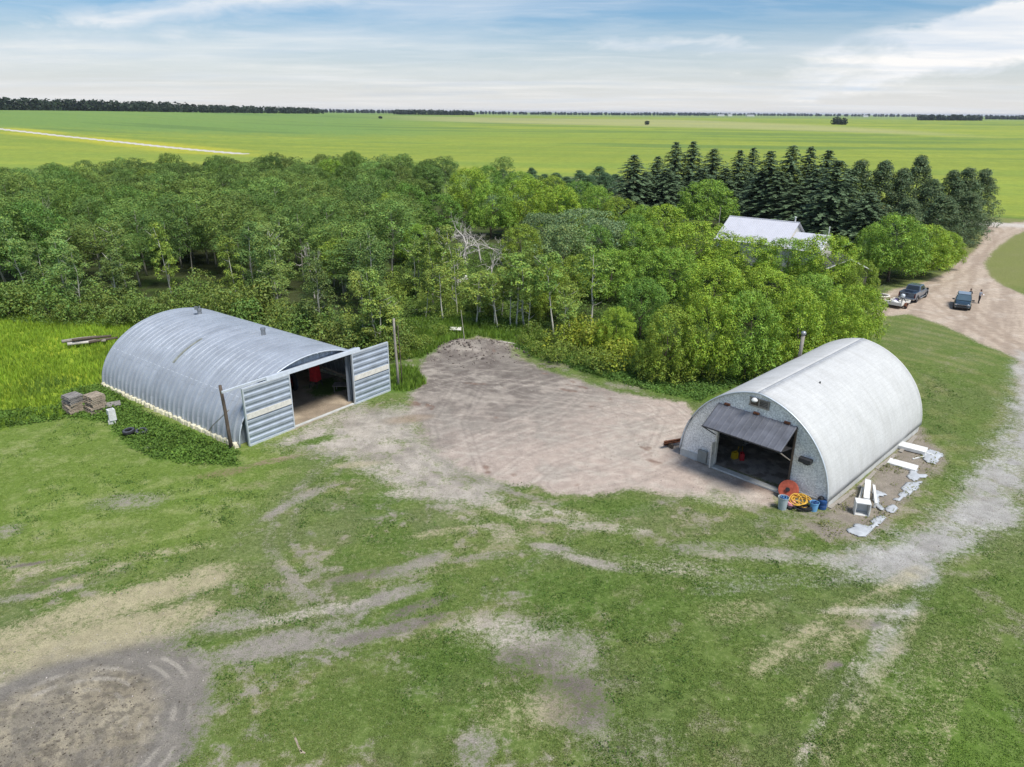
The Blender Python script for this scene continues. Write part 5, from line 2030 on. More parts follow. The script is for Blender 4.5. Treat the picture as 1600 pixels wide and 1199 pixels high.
def person(loc, rz, label, shirt):
    """one continuous skinned figure: clothing areas by material"""
    me = bpy.data.meshes.new('person')
    bm = bmesh.new()
    P = {}
    rad = {}

    def add(k, co, r, par=None):
        v = bm.verts.new(co)
        P[k] = v
        rad[k] = r
        if par:
            bm.edges.new((P[par], v))
    add('pelvis', (0, 0, 0.95), (0.15, 0.11))
    add('waist', (0, 0, 1.10), (0.135, 0.10), 'pelvis')
    add('chest', (0, 0.01, 1.30), (0.165, 0.115), 'waist')
    add('neck0', (0, 0, 1.45), (0.08, 0.07), 'chest')
    add('neck', (0, 0.01, 1.52), (0.055, 0.055), 'neck0')
    add('head', (0, 0.03, 1.60), (0.075, 0.09), 'neck')
    add('head1', (0, 0.03, 1.68), (0.078, 0.095), 'head')
    add('crown', (0, 0.02, 1.745), (0.05, 0.06), 'head1')
    for s, n in ((-1, 'l'), (1, 'r')):
        add(n + 'hip', (s * 0.10, 0, 0.88), (0.10, 0.10), 'pelvis')
        add(n + 'knee', (s * 0.12, 0.02 + s * 0.03, 0.49), (0.065, 0.065), n + 'hip')
        add(n + 'ank', (s * 0.13, -0.03 + s * 0.04, 0.09), (0.045, 0.045), n + 'knee')
        add(n + 'toe', (s * 0.15, 0.13 + s * 0.04, 0.045), (0.045, 0.035), n + 'ank')
        add(n + 'sh', (s * 0.19, 0, 1.41), (0.07, 0.07), 'chest')
        add(n + 'elb', (s * 0.27, 0.04, 1.14), (0.048, 0.048), n + 'sh')
        add(n + 'wr', (s * 0.14, 0.26, 1.17), (0.032, 0.03), n + 'elb')
        add(n + 'palm', (s * 0.10, 0.32, 1.18), (0.032, 0.02), n + 'wr')
        for i in range(4):
            add(n + 'f%d' % i, (s * 0.085 - s * 0.004 * i, 0.375 - 0.008 * abs(i - 1), 1.21 - 0.022 * i), (0.009, 0.009), n + 'palm')
            add(n + 'g%d' % i, (s * 0.05, 0.40 - 0.008 * abs(i - 1), 1.205 - 0.022 * i), (0.008, 0.008), n + 'f%d' % i)
        add(n + 'th', (s * 0.06, 0.32, 1.22), (0.011, 0.011), n + 'palm')
    bm.to_mesh(me)
    keys = list(P)
    bm.free()
    o = bpy.data.objects.new('person', me)
    COL.objects.link(o)
    sk = o.modifiers.new('skin', 'SKIN')
    for i, k in enumerate(keys):
        me.skin_vertices[0].data[i].radius = rad[k]
        me.skin_vertices[0].data[i].use_root = (k == 'pelvis')
    ss = o.modifiers.new('smooth', 'SUBSURF')
    ss.levels = ss.render_levels = 1
    dg = bpy.context.evaluated_depsgraph_get()
    nm = bpy.data.meshes.new_from_object(o.evaluated_get(dg))
    o.modifiers.clear()
    o.data = nm
    nm.materials.clear()
    for m_ in (SKIN, shirt, TROUSER, BLACK):
        nm.materials.append(m_)
    nm.shade_smooth()
    for p in nm.polygons:
        c = p.center
        if c.z < 0.10:
            p.material_index = 3
        elif c.z < 1.0 and abs(c.y) < 0.2:
            p.material_index = 2
        elif c.z < 1.49 and not (c.y > 0.17):
            p.material_index = 1
        else:
            p.material_index = 0
    o.location = loc
    o.rotation_euler = (0, 0, rz)
    tag(o, label, 'person')
    h = MB()
    h.lathe([(0.0, 0.125), (0.06, 0.115), (0.095, 0.07), (0.105, 0.02), (0.10, -0.02), (0.085, -0.05), (0.05, -0.03)], 16, (0, -0.005, 1.66))
    h.build('hair', HAIR, o, smooth=True)
    f = MB()
    for s in (-1, 1):
        f.box((s * 0.035, 0.122, 1.645), (0.022, 0.01, 0.012))
    f.box((0, 0.124, 1.575), (0.05, 0.01, 0.01))
    f.build('face_marks', HAIR, o)
    e = MB()
    e.box((0, 0.132, 1.615), (0.024, 0.035, 0.045), top=(.6, .4))
    for s in (-1, 1):
        e.box((s * 0.088, 0.02, 1.625), (0.02, 0.04, 0.06))
    e.build('nose_and_ears', SKIN, o, bevel=0.006)
    return o


pp = at(1528.6, 474.4)
person((pp[0], pp[1], 0), R_(205), 'person in grey shirt and dark trousers standing beside the parked car', SHIRT)
o = MB()
o.box((0, 0, 0), (0.2, 0.03, 0.14))
q = Vector(pp) + Matrix.Rotation(R_(205), 3, 'Z') @ Vector((0, 0.385, 1.2))
ob = o.build('clipboard', WHITEP, loc=q)
ob.rotation_euler = (R_(40), 0, R_(205))
tag(ob, 'small pale board held by the person in the grey shirt', 'board')
p2 = onframe((suv_c[0], suv_c[1], 0), suv_a, -2.95, 0.62)
person((p2[0], p2[1], 0), R_(190), 'person with dark hair behind the parked car, mostly hidden by it', DARKSHIRT)

# young tree in a round planter ring
pc = at(1378, 463)
m = MB()
m.lathe([(0.72, 0), (0.95, 0.0), (0.98, 0.1), (0.92, 0.2), (0.74, 0.2), (0.7, 0.1)], 28, close=True)
tag(m.build('planter_ring', WHITEW, loc=pc, smooth=True), 'pale round edging ring on the lawn left of the pickup', 'planter ring')
m = MB()
m.lathe([(0, 0.14), (0.5, 0.12), (0.72, 0.07)], 20)
tag(m.build('planter_soil', mat('dark_soil', (0.05, 0.035, 0.025), 0.95), loc=pc), kind='structure')


# ------------------------------------------------------------------ farmhouse behind the trees
def farmhouse():
    zr, ze = 6.6, 3.6
    R0, R1 = at(1140, 338, zr), at(1250, 348.5, zr)
    d = (R1 - R0)[:2]
    L = np.hypot(*d)
    ang = math.atan2(d[1], d[0])
    root = empty('farmhouse', 'house with a white metal roof showing above the bright trees', 'house', (R0[0], R0[1], 0), ang)
    hw = 5.2
    side = mat('pale_siding', (0.55, 0.53, 0.48), 0.8, var=0.08)
    roofm = mat('white_metal_roof', (0.56, 0.56, 0.60), 0.5, 0.1, var=0.04, scale=0.7)
    w = MB()
    w.prism([(-hw + .4, 0), (hw - .4, 0), (hw - .4, ze), (0, zr - .2), (-hw + .4, ze)], 0.4, L - 0.4)
    o = w.build('wall', side, root)
    o.rotation_euler = (0, 0, -math.pi / 2)
    def roof(x0, x1, y0, zr_, ze_, hw_, par, ribs=True):
        for s in (-1, 1):
            r = MB()
            rows = [[], []]
            n = int((x1 - x0) / 0.3)
            for i in range(n + 1):
                for dx, dz in ((0, 0), (0.22, 0), (0.235, 0.03), (0.28, 0.03)):
                    x = x0 + (x1 - x0) * i / (n + 1) + dx
                    rows[0].append((x, y0, zr_ + dz))
                    rows[1].append((x, y0 + s * hw_, ze_ + dz))
            r.grid(rows)
            r.build('roof', roofm, par, solid=0.02)
    roof(0, L, 0, zr, ze, hw, root)
    cap = MB()
    cap.tube([(0, 0, zr + .03), (L, 0, zr + .03)], 0.09, 6)
    cap.build('ridge_cap', roofm, root)
    # lower wing
    W0, W1 = at(1253, 358, 5.4), at(1297, 363.5, 5.4)
    wl_ = np.hypot(*(W1 - W0)[:2]) + 0.5
    wy = -1.2
    w = MB()
    w.prism([(-3.6, 0), (3.6, 0), (3.6, 3.3), (0, 5.2), (-3.6, 3.3)], L - 0.35, L + wl_ - 0.4)
    o = w.build('wall', side, root)
    o.rotation_euler = (0, 0, -math.pi / 2)
    o.location = (0, wy, 0)
    roof(L + 0.02, L + wl_, wy, 5.4, 3.4, 4.0, root)
    g = MB()
    g.tube([(L + wl_ + .05, wy, 5.42), (L + wl_ + .05, wy - 4.0, 3.42)], 0.09, 4)
    g.tube([(L + wl_ + .05, wy, 5.42), (L + wl_ + .05, wy + 4.0, 3.42)], 0.09, 4)
    g.build('barge_board', WHITEP, root)
    for x in (1.2, 3.6, 8.0):
        wi = MB()
        wi.box((x, -hw + .37, 1.9), (1.2, 0.06, 1.2))
        f = wi.build('window', GLASS, root)
        fr = MB()
        for dx, dz, a, b in ((-.63, 0, .08, 1.3), (.63, 0, .08, 1.3), (0, .63, 1.18, .08), (0, -.63, 1.18, .08)):
            fr.box((x + dx, -hw + .34, 1.9 + dz), (a, .08, b))
        fr.build('frame', WHITEP, f)
    for x, y, z, h, r in ((L - 0.9, 0.5, zr - .1, 0.75, 0.1), (L + wl_ - 0.3, wy + .2, 5.3, 1.15, 0.07)):
        c = MB()
        c.tube([(x, y, z - .3), (x, y, z + h)], r, 8)
        c.lathe([(0, .16), (r * 1.6, .1), (r * 1.6, 0), (0, 0)], 8, (x, y, z + h))
        c.build('vent_pipe', WHITEP, root)
    a0 = Vector((-0.6, -2.5, 0))
    m = MB()
    m.tube([a0, a0 + Vector((0, 0, 8.2))], 0.05, 6)
    ob = m.build('mast', GREYWOOD, root)
    # small gabled shed in front
    g0 = at(1329, 405.5, 3.6)
    root = empty('garden_shed', 'small dark building with a white gable edge peeping between the trees', 'shed', (g0[0], g0[1], 0), R_(-8))
    w = MB()
    w.prism([(-2.6, 0), (2.6, 0), (2.6, 2.3), (0, 3.5), (-2.6, 2.3)], 0.25, 5)
    w.build('wall', mat('brown_siding', (0.14, 0.12, 0.11), 0.8), root)
    for s in (-1, 1):
        r = MB()
        r.poly([(0, -.1, 3.6), (0, 5.2, 3.6), (s * 3.0, 5.2, 2.2), (s * 3.0, -.1, 2.2)])
        r.build('roof', mat('dark_shingle', (0.10, 0.095, 0.09), 0.9, var=.2), root, solid=0.06)
    b = MB()
    for s in (-1, 1):
        b.tube([(0, -.16, 3.58), (s * 3.0, -.16, 2.18)], 0.1, 4)
    b.build('barge_board', WHITEP, root)
    wi = MB()
    wi.box((1.0, 0.2, 1.6), (1.0, 0.06, 0.9))
    f = wi.build('window', GLASS, root)
    fr = MB()
    fr.box((1.0, 0.16, 1.1), (1.2, .06, .1))
    fr.box((1.0, 0.16, 2.1), (1.2, .06, .1))
    fr.build('frame', WHITEP, f)


farmhouse()


# ------------------------------------------------------------------ plants
def leaf_quads(c, nrm, size, rng, aspect=1.5, fold=0.0):
    """small pointed leaf-clump faces at c facing nrm"""
    n = len(c)
    r = rng.normal(size=(n, 3))
    nrm = nrm / (np.linalg.norm(nrm, axis=1, keepdims=True) + 1e-9)
    t = r - (r * nrm).sum(1, keepdims=True) * nrm
    t /= np.linalg.norm(t, axis=1, keepdims=True) + 1e-9
    b = np.cross(nrm, t)
    s = np.asarray(size).reshape(-1, 1) * np.ones((n, 1))
    h = s * 0.5
    w = h / aspect
    k = rng.uniform(-0.15, 0.35, (n, 1))
    V = np.stack([c - t * h, c + b * w + t * h * k + nrm * h * 0.25, c + t * h, c - b * w + t * h * k + nrm * h * 0.25], 1).reshape(-1, 3)
    F = np.arange(4 * n).reshape(n, 4)
    return V, F


def clump_crown(rng, clusters, per, size, base, aspect=1.4, up=0.35, rough=0.75, flat=0.75, vary=0.15):
    """clusters: rows of x,y,z,r,tone -> leaf mesh arrays"""
    Cc, Nn, Ss, Co = [], [], [], []
    for x, y, z, r, tone in clusters:
        n = max(6, int(per * (r ** 2)))
        d = rng.normal(size=(n, 3))
        d /= np.linalg.norm(d, axis=1, keepdims=True)
        d[:, 2] = np.where((d[:, 2] < -0.2) & (rng.random(n) < 0.65), -d[:, 2], d[:, 2])
        rr = r * rng.uniform(0.55, 1.12, (n, 1)) ** 0.8
        Cc.append(np.array([x, y, z]) + d * rr * np.array([1, 1, flat]))
        Nn.append(d + rng.normal(size=(n, 3)) * rough * 0.6 + np.array([0, 0, up]))
        Ss.append(size * rng.uniform(0.6, 1.35, n))
        v = 1 + rng.normal(size=(n, 1)) * vary * 0.6
        hue = rng.normal(size=(n, 1)) * 0.10
        Co.append(np.clip(np.asarray(base) * tone * v * np.concatenate([1 + hue, np.ones((n, 1)), 1 - hue], 1), 0.004, 0.6))
    c, nn, ss, co = np.concatenate(Cc), np.concatenate(Nn), np.concatenate(Ss), np.concatenate(Co)
    V, F = leaf_quads(c, nn, ss, rng, aspect)
    return V, F, np.repeat(co, 4, 0)


def dome_clusters(rng, n, rx, z0, z1, cr, belly=0.45, hollow=0.45, tone=0.16, lump=0.18):
    """clumps over an uneven egg from z0 to z1"""
    out = []
    ph = rng.uniform(0, 6.28, 4)
    for i in range(n):
        u = (i + 0.5) / n
        z = 1 - 1.75 * u
        a = i * 2.399963 + rng.uniform(-.4, .4)
        s = math.sqrt(max(0.02, 1 - z * z))
        k = 1 + lump * math.sin(2 * a + ph[0]) + lump * math.sin(3 * a + 2 * z + ph[1]) + rng.uniform(-.12, .12)
        q = rng.uniform(hollow, 1.0) if rng.random() < 0.35 else rng.uniform(0.82, 1.0)
        zz = z0 + (z1 - z0) * (belly + (1 - belly) * z if z > 0 else belly + belly * z)
        out.append((rx * s * k * q * math.cos(a), rx * s * k * q * math.sin(a), z0 + (zz - z0) * (0.9 + 0.1 * k * q), cr * rng.uniform(0.7, 1.3), 1 + rng.uniform(-tone, tone)))
    return out


def trunk_mb(rng, h, r, lean=0.03, limbs=5, lz=(0.35, 0.8), llen=0.25, n=6, forks=1, root=0.25):
    m = MB()
    pts, x, y = [], 0.0, 0.0
    k = 7
    for i in range(k):
        pts.append((x, y, -root + (h + root) * i / (k - 1)))
        x += rng.normal() * lean * h * 0.4
        y += rng.normal() * lean * h * 0.4
    m.tube(pts, [r * (1 - 0.85 * i / (k - 1)) * (1.25 if i == 0 else 1) for i in range(k)], n)
    for j in range(limbs):
        f = rng.uniform(*lz)
        a = rng.uniform(0, 6.28)
        i = min(k - 2, int(f * (k - 1)))
        p = Vector(pts[i]).lerp(Vector(pts[i + 1]), f * (k - 1) - i)
        L = llen * h * rng.uniform(.6, 1.2)
        q = p + Vector((math.cos(a) * L, math.sin(a) * L, L * rng.uniform(0.5, 1.1)))
        mid = p.lerp(q, .5) + Vector((0, 0, -0.08 * L))
        m.tube([p, mid, q], [r * (1 - .8 * f) * .6, r * .3, r * .1], 5, False)
        for g in range(forks):
            b = a + rng.uniform(-.9, .9)
            w = mid + Vector((math.cos(b), math.sin(b), rng.uniform(.3, 1))) * L * rng.uniform(.35, .6)
            m.tube([mid, w], [r * .25, r * .07], 4, False)
    return m


def make_plant(kind, cat, crown, trunk, bark):
    root = bpy.data.objects.new(kind, None)
    COL.objects.link(root)
    root.empty_display_size = 0.2
    root['category'] = cat
    if crown is not None:
        V, F, co = crown
        np_mesh('crown', V, F, M_LEAF, co, root)
    if trunk is not None:
        trunk.build('trunk', bark, root, smooth=True)
    return root


P_ = {}


def protos():
    rng = np.random.default_rng(5)
    # bushy bright maple-like trees: broad lobed domes, 8 m tall, 8 m across
    P_['maple'] = []
    for i in range(4):
        cl = []
        cl += dome_clusters(rng, 120, 3.3, 1.0, 7.9, 0.55, 0.5, 0.9, 0.2, 0.12)
        for a in np.linspace(0, 6.28, 6)[:-1]:
            a += i + rng.uniform(-.3, .3)
            lr, lz = rng.uniform(1.2, 1.7), rng.uniform(1.7, 3.4)
            for x, y, z, r, t in dome_clusters(rng, 30, lr, lz - lr, lz + lr * 1.1, 0.46, 0.5, 0.9, 0.2, 0.1):
                cl.append((2.7 * math.cos(a) + x, 2.7 * math.sin(a) + y, max(0.5, z), r, t))
        P_['maple'].append(make_plant('maple_tree', 'tree', clump_crown(rng, cl, 290, 0.18, (0.235, 0.360, 0.044), 1.5, 0.35, 0.32, 1.0), trunk_mb(rng, 5.5, 0.2, 0.05, 6, (0.2, 0.7), 0.3), BARKDARK))
    # poplar: domed heads on taller stems, 10 m tall, 5.6 m across
    P_['poplar'] = []
    for i in range(5):
        cl = dome_clusters(rng, 52, 2.7, 2.6, 9.8, 0.72, 0.62, 0.85, 0.22, 0.13)
        cl += [(rng.normal() * 0.8, rng.normal() * 0.8, rng.uniform(4, 8), 0.9, 0.9) for _ in range(8)]
        P_['poplar'].append(make_plant('poplar_tree', 'tree', clump_crown(rng, cl, 180, 0.185, (0.150, 0.232, 0.048), 1.3, 0.45, 0.38), trunk_mb(rng, 8.6, 0.12, 0.03, 6, (0.35, 0.9), 0.14), BARKPALE))
    # aspen: slender, airy, pale leaning stem, 9 m tall, 3 m across
    P_['aspen'] = []
    for i in range(5):
        cl = []
        for k in range(54):
            z = 0.9 + 8.1 * rng.uniform(0, 1) ** 0.8
            w = 1.6 * (1 - ((z - 4.4) / 5.1) ** 2) * rng.uniform(.35, 1.0)
            a = rng.uniform(0, 6.28)
            cl.append((w * math.cos(a), w * math.sin(a), z, rng.uniform(.35, .62), rng.uniform(.8, 1.2)))
        P_['aspen'].append(make_plant('aspen_tree', 'tree', clump_crown(rng, cl, 320, 0.165, (0.180, 0.270, 0.066), 1.3, 0.4, 0.55, 0.9), trunk_mb(rng, 8.8, 0.085, 0.035, 7, (0.3, 0.9), 0.12, forks=0), BARKASPEN))
    # older aspens with long clear stems and the leaves high up
    P_['stem'] = []
    for i in range(3):
        cl = []
        for k in range(34):
            z = 4.6 + 4.4 * rng.uniform(0, 1)
            w = 1.5 * (1 - ((z - 6.6) / 3.2) ** 2) * rng.uniform(.35, 1.0)
            a = rng.uniform(0, 6.28)
            cl.append((w * math.cos(a), w * math.sin(a), z, rng.uniform(.35, .6), rng.uniform(.8, 1.2)))
        P_['stem'].append(make_plant('aspen_tree', 'tree', clump_crown(rng, cl, 200, 0.2, (0.19, 0.28, 0.066), 1.3, 0.4, 0.6, 0.9), trunk_mb(rng, 8.8, 0.1, 0.02, 8, (0.3, 0.9), 0.12, forks=0), BARKASPEN))
    # spruce
    P_['spruce'] = []
    for i in range(4):
        Cc, Nn, Ss, Co = [], [], [], []
        H, Rb = 14.0, 3.0
        z = 0.8
        while z < H - 0.15:
            f = 1 - z / H
            L = Rb * (f ** 0.66) * rng.uniform(.8, 1.18) * (1 if z > 2 else 0.8) + 0.12
            nb = int(6 + 8 * f)
            a0 = rng.uniform(0, 6.28)
            for b in range(nb):
                a = a0 + 6.283 * b / nb + rng.uniform(-.18, .18)
                Lb = L * rng.uniform(.6, 1.22)
                ns = max(3, int(Lb / 0.17))
                t = (np.arange(ns) + .6) / ns
                x = Lb * t
                zz = z + rng.uniform(-.22, .22) + 0.10 * Lb * t * (1.1 - 1.5 * t) * 2 - 0.16 * Lb * t ** 2
                for w in (-1, 0, 1):
                    off = w * 0.16 * (1.2 - t) * Lb ** .5 + rng.normal(size=ns) * 0.05
                    c = np.c_[x * math.cos(a) - off * math.sin(a), x * math.sin(a) + off * math.cos(a), zz + rng.normal(size=ns) * .05 - abs(w) * .04]
                    Cc.append(c)
                    Nn.append(np.c_[np.full(ns, .45 * math.cos(a)), np.full(ns, .45 * math.sin(a)), np.ones(ns)] + rng.normal(size=(ns, 3)) * .35)
                    Ss.append(rng.uniform(.28, .46, ns))
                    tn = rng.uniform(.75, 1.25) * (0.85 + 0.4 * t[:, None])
                    Co.append(np.array([[0.115, 0.170, 0.085]]) * tn * (1 + rng.normal(size=(ns, 1)) * .12))
            z += 0.34 + 0.16 * f + rng.uniform(-.05, .05)
        c, nn, ss, co = np.concatenate(Cc), np.concatenate(Nn), np.concatenate(Ss), np.concatenate(Co)
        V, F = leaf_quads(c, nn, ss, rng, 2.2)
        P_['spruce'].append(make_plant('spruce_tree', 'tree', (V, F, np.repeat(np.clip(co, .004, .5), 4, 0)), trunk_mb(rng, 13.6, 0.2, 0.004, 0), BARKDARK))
    # blunt old pine mixed in with the spruces, 12 m tall, 7 m across
    P_['pine'] = []
    for i in range(3):
        cl = []
        for k in range(230):
            z = rng.uniform(0.7, 11.8)
            w = 3.4 * (1 - max(0, (z - 1.5) / 10.8) ** 1.35) * rng.uniform(.5, 1.05)
            a = rng.uniform(0, 6.28)
            cl.append((w * math.cos(a), w * math.sin(a), z, rng.uniform(.4, .75), rng.uniform(.7, 1.3)))
        P_['pine'].append(make_plant('pine_tree', 'tree', clump_crown(rng, cl, 150, 0.25, (0.118, 0.170, 0.074), 2.0, 0.2, 0.6, 1.1), trunk_mb(rng, 11, 0.2, 0.01, 0), BARKDARK))
    # willow: silver-grey soft domes
    P_['willow'] = []
    for i in range(2):
        cl = dome_clusters(rng, 70, 3.4, 0.8, 7.4, 0.85, 0.5, 0.5, 0.15, 0.2)
        P_['willow'].append(make_plant('willow_tree', 'tree', clump_crown(rng, cl, 140, 0.24, (0.19, 0.275, 0.120), 1.8, 0.35), trunk_mb(rng, 5, 0.18, 0.06, 6, (0.2, .8), .3), BARKDARK))
    # shrub
    P_['shrub'] = []
    for i in range(4):
        cl = dome_clusters(rng, 22, 1.15, 0.1, 2.1, 0.5, 0.5, 0.4, 0.2, 0.22)
        P_['shrub'].append(make_plant('shrub', 'shrub', clump_crown(rng, cl, 150, 0.17, (0.155, 0.220, 0.050), 1.5, 0.5, 0.7), trunk_mb(rng, 1.5, 0.04, 0.1, 4, (0.1, .7), .4, root=.1), BARKDARK))
    # sapling
    P_['sapling'] = []
    for i in range(2):
        cl = [(rng.normal() * .28, rng.normal() * .28, rng.uniform(.9, 2.6), .26, rng.uniform(.8, 1.2)) for _ in range(14)]
        P_['sapling'].append(make_plant('sapling', 'tree', clump_crown(rng, cl, 260, 0.13, (0.13, 0.16, 0.06), 1.6, .3), trunk_mb(rng, 2.3, 0.035, 0.03, 5, (.3, .9), .2, root=.1), BARKPALE))
    # bare dead trees
    P_['dead'] = []
    for i in range(3):
        m = MB()
        def grow(p, d, L, r, lev):
            q = p + d * L
            mid = p.lerp(q, .5) + Vector(rng.normal(size=3)) * L * .06
            m.tube([p, mid, q], [r, r * .8, r * .55], 6 if lev < 2 else 4, False)
            if lev > 3:
                return
            for _ in range(3 if lev else 4):
                nd = (d + Vector(rng.normal(size=3)) * .55 + Vector((0, 0, .12))).normalized()
                grow(mid.lerp(q, rng.uniform(.1, 1)), nd, L * rng.uniform(.5, .75), r * .5, lev + 1)
        grow(Vector((0, 0, -.2)), Vector((rng.normal() * .08, rng.normal() * .08, 1)).normalized(), 3.6, 0.15, 0)
        root = make_plant('dead_tree', 'dead tree', None, m, BARKDEAD)
        P_['dead'].append(root)


protos()
_first = set()
PLACED = []


def plant(kind, x, y, sxy, sz, label, group=None, tint=(1, 1, 1), rot=None, lean=(0, 0), i=None):
    src = P_[kind][rnd.randrange(len(P_[kind])) if i is None else i % len(P_[kind])]
    if src.name in _first:
        o = copy_tree(src)
    else:
        _first.add(src.name)
        o = src
    z = float(terrain(np.array([x]), np.array([y]))[0])
    o.location = (x, y, z - 0.03)
    o.rotation_euler = (lean[0], lean[1], rnd.uniform(0, 6.28) if rot is None else rot)
    o.scale = (sxy, sxy, sz)
    for ch in o.children:
        if ch.name.startswith('crown'):
            ch.color = (*tint, 1)
    tag(o, label, None, group)
    PLACED.append((x, y, sxy))
    return o


BASE = dict(maple=(8.0, 8.0), poplar=(10.3, 6.0), aspen=(9.5, 3.2), spruce=(14.1, 6.0), pine=(12.3, 7.2), willow=(8.0, 7.6), shrub=(2.4, 2.9), stem=(9.5, 3.2), dead=(8.6, 6.0), sapling=(2.8, 1.3))


def plant_px(kind, px, yb, yt, wpx, label, group=None, tint=(1, 1, 1), **k):
    b = at(px, yb)
    h = height_of(b, yt)
    dep = project((b[0], b[1], h * .6))[2]
    w = wpx * dep / FPX
    H, W = BASE[kind]
    # the far side of a wide crown shows highest: take some of that off
    return plant(kind, b[0], b[1], w / W, h / H, label, group, tint, **k)


YG, MG, DG, OL = (1.14, 1.08, 0.85), (0.92, 0.98, 1.0), (0.58, 0.70, 0.85), (0.95, 0.86, 0.8)


def bright_trees():
    G = 'bright bushy trees between the two arched buildings'
    T = [  # px, y base, y top, width, tint
        (1100, 357, 292, 98, MG, 'round bright tree at the left end of the house roof'),
        (1388, 440, 346, 118, MG, 'tallest bushy tree beside the gravel drive, in front of the dark evergreens'),
        (1440, 432, 362, 100, YG, 'bushy tree overhanging the drive, middle of the clump by the pickup'),
        (1474, 420, 372, 62, YG, 'small bright tree at the drive end of the clump by the pickup'),
        (1355, 425, 362, 66, MG, 'bright tree right of the small dark shed'),
        (1032, 398, 330, 98, YG, 'yellow-green tree left of the round tree by the house'),
        (1000, 430, 358, 90, MG, 'tree in front of the grey-green willow, left of the house'),
        (1085, 440, 356, 128, YG, 'broad tree below the round tree by the house'),
        (1160, 455, 380, 110, YG, 'tree just below the left part of the house roof'),
        (1225, 455, 384, 110, MG, 'tree below the middle of the house roof'),
        (1280, 470, 378, 112, YG, 'tree below the lower right wing of the house'),
        (1338, 500, 418, 66, OL, 'olive tree hiding most of the small dark shed'),
        (1330, 545, 455, 92, YG, 'tree at the right end of the bright thicket by the mown lawn'),
        (1040, 470, 398, 120, MG, 'tree in the middle of the bright thicket, second row'),
        (950, 470, 400, 110, MG, 'tree at the left side of the bright thicket'),
        (900, 470, 408, 90, OL, 'olive tree where the bright thicket meets the aspens'),
        (1110, 505, 415, 126, YG, 'tree in the heart of the bright thicket'),
        (1195, 510, 432, 120, YG, 'tree behind the workshop ridge, back row of the thicket'),
        (1262, 520, 438, 120, MG, 'tree behind the workshop, right of the thicket heart'),
        (1000, 530, 445, 110, DG, 'dark green tree at the left front of the thicket'),
        (1295, 580, 468, 110, YG, 'tree standing right behind the workshop stove pipe'),
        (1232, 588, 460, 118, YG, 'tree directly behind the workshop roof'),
        (1160, 592, 466, 118, MG, 'front tree of the thicket beyond the workshop front'),
        (1098, 592, 472, 110, YG, 'front tree of the thicket left of the workshop'),
        (1040, 592, 488, 112, OL, 'round olive bush at the front left of the thicket'),
        (960, 560, 490, 76, YG, 'yellow-green bush left of the round olive bush'),
        (855, 500, 420, 80, OL, 'olive tree among the thin aspens'), (925, 430, 362, 90, DG, 'dark tree right of the aspen clearing'),
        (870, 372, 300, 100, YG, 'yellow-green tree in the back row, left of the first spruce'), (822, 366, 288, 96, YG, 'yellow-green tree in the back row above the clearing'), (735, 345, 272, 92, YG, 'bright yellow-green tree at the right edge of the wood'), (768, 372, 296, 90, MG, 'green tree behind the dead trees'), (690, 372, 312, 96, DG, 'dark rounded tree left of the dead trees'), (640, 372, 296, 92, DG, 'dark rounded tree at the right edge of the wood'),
        (655, 415, 360, 84, MG, 'green tree left of the bleached dead trees'), (815, 420, 360, 90, OL, 'olive tree right of the bleached dead trees'), (985, 400, 344, 76, DG, 'dark green tree at the foot of the leftmost spruce'), (965, 372, 318, 80, OL, 'olive tree left of the first spruce foot'), (930, 360, 300, 80, MG, 'green tree in the back row between willow and spruce'), (905, 345, 292, 80, DG, 'dark green tree in the back row below the hedge line'), (860, 340, 284, 84, OL, 'olive tree in the back row below the hedge line'), (810, 330, 278, 84, MG, 'green tree in the back row at the edge of the wood'), (760, 320, 268, 80, DG, 'dark green tree at the far right corner of the wood'), (1000, 385, 330, 70, MG, 'small green tree between the first spruce and the yellow-green tree'),
    ]
    for px, yb, yt, w, tint, lab in T:
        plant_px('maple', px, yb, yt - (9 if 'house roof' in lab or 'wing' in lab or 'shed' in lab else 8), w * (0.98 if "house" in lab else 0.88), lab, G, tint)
    for px, yb, yt, w, lab, t in ((945, 420, 338, 100, 'silver-green willow left of the first spruce', (1, 1, 1)), (905, 405, 322, 110, 'grey-green willow with a round soft head, back of the thicket', (1.0, 1.0, .95)), (880, 440, 345, 90, 'pale willow above the aspens', (1.15, 1.1, .9)), (790, 352, 300, 90, 'grey willow at the back of the clearing', (.9, .92, .85)), (845, 395, 330, 80, 'dull willow right of the dead trees', (.9, .9, .85)), (545, 338, 290, 70, 'grey-green willow inside the wood', (.7, .75, .8))):
        plant_px('willow', px, yb, yt, w, lab, 'willows', t)
    for px, yb, yt, w, lab in ((730, 408, 342, 70, 'bleached dead tree with a spreading crown above the clearing'), (752, 405, 352, 50, 'bleached dead tree with one straight stem above the clearing'), (787, 412, 362, 60, 'dead tree with faintly brown twigs above the clearing'), (715, 446, 360, 60, 'pale dead tree standing in the clearing nearest the silver shed'), (768, 446, 372, 50, 'thin bare tree in the clearing right of the pale stumps'), (690, 400, 355, 60, 'low dead tree leaning at the left of the clearing'), (492, 460, 362, 40, 'tall dead tree among green aspens behind the silver shed'), (525, 345, 305, 50, 'dead leaning tree in the middle of the wood'), (585, 350, 312, 60, 'grey dead tree in the middle of the wood'), (175, 405, 372, 40, 'small dead tree in the left part of the wood'), (30, 375, 340, 50, 'dead tree at the left end of the wood'), (100, 350, 318, 40, 'pale bare tree in the upper left of the wood')):
        plant_px('dead', px, yb + 6, yt - 16, w * 1.25, lab, 'dead trees')
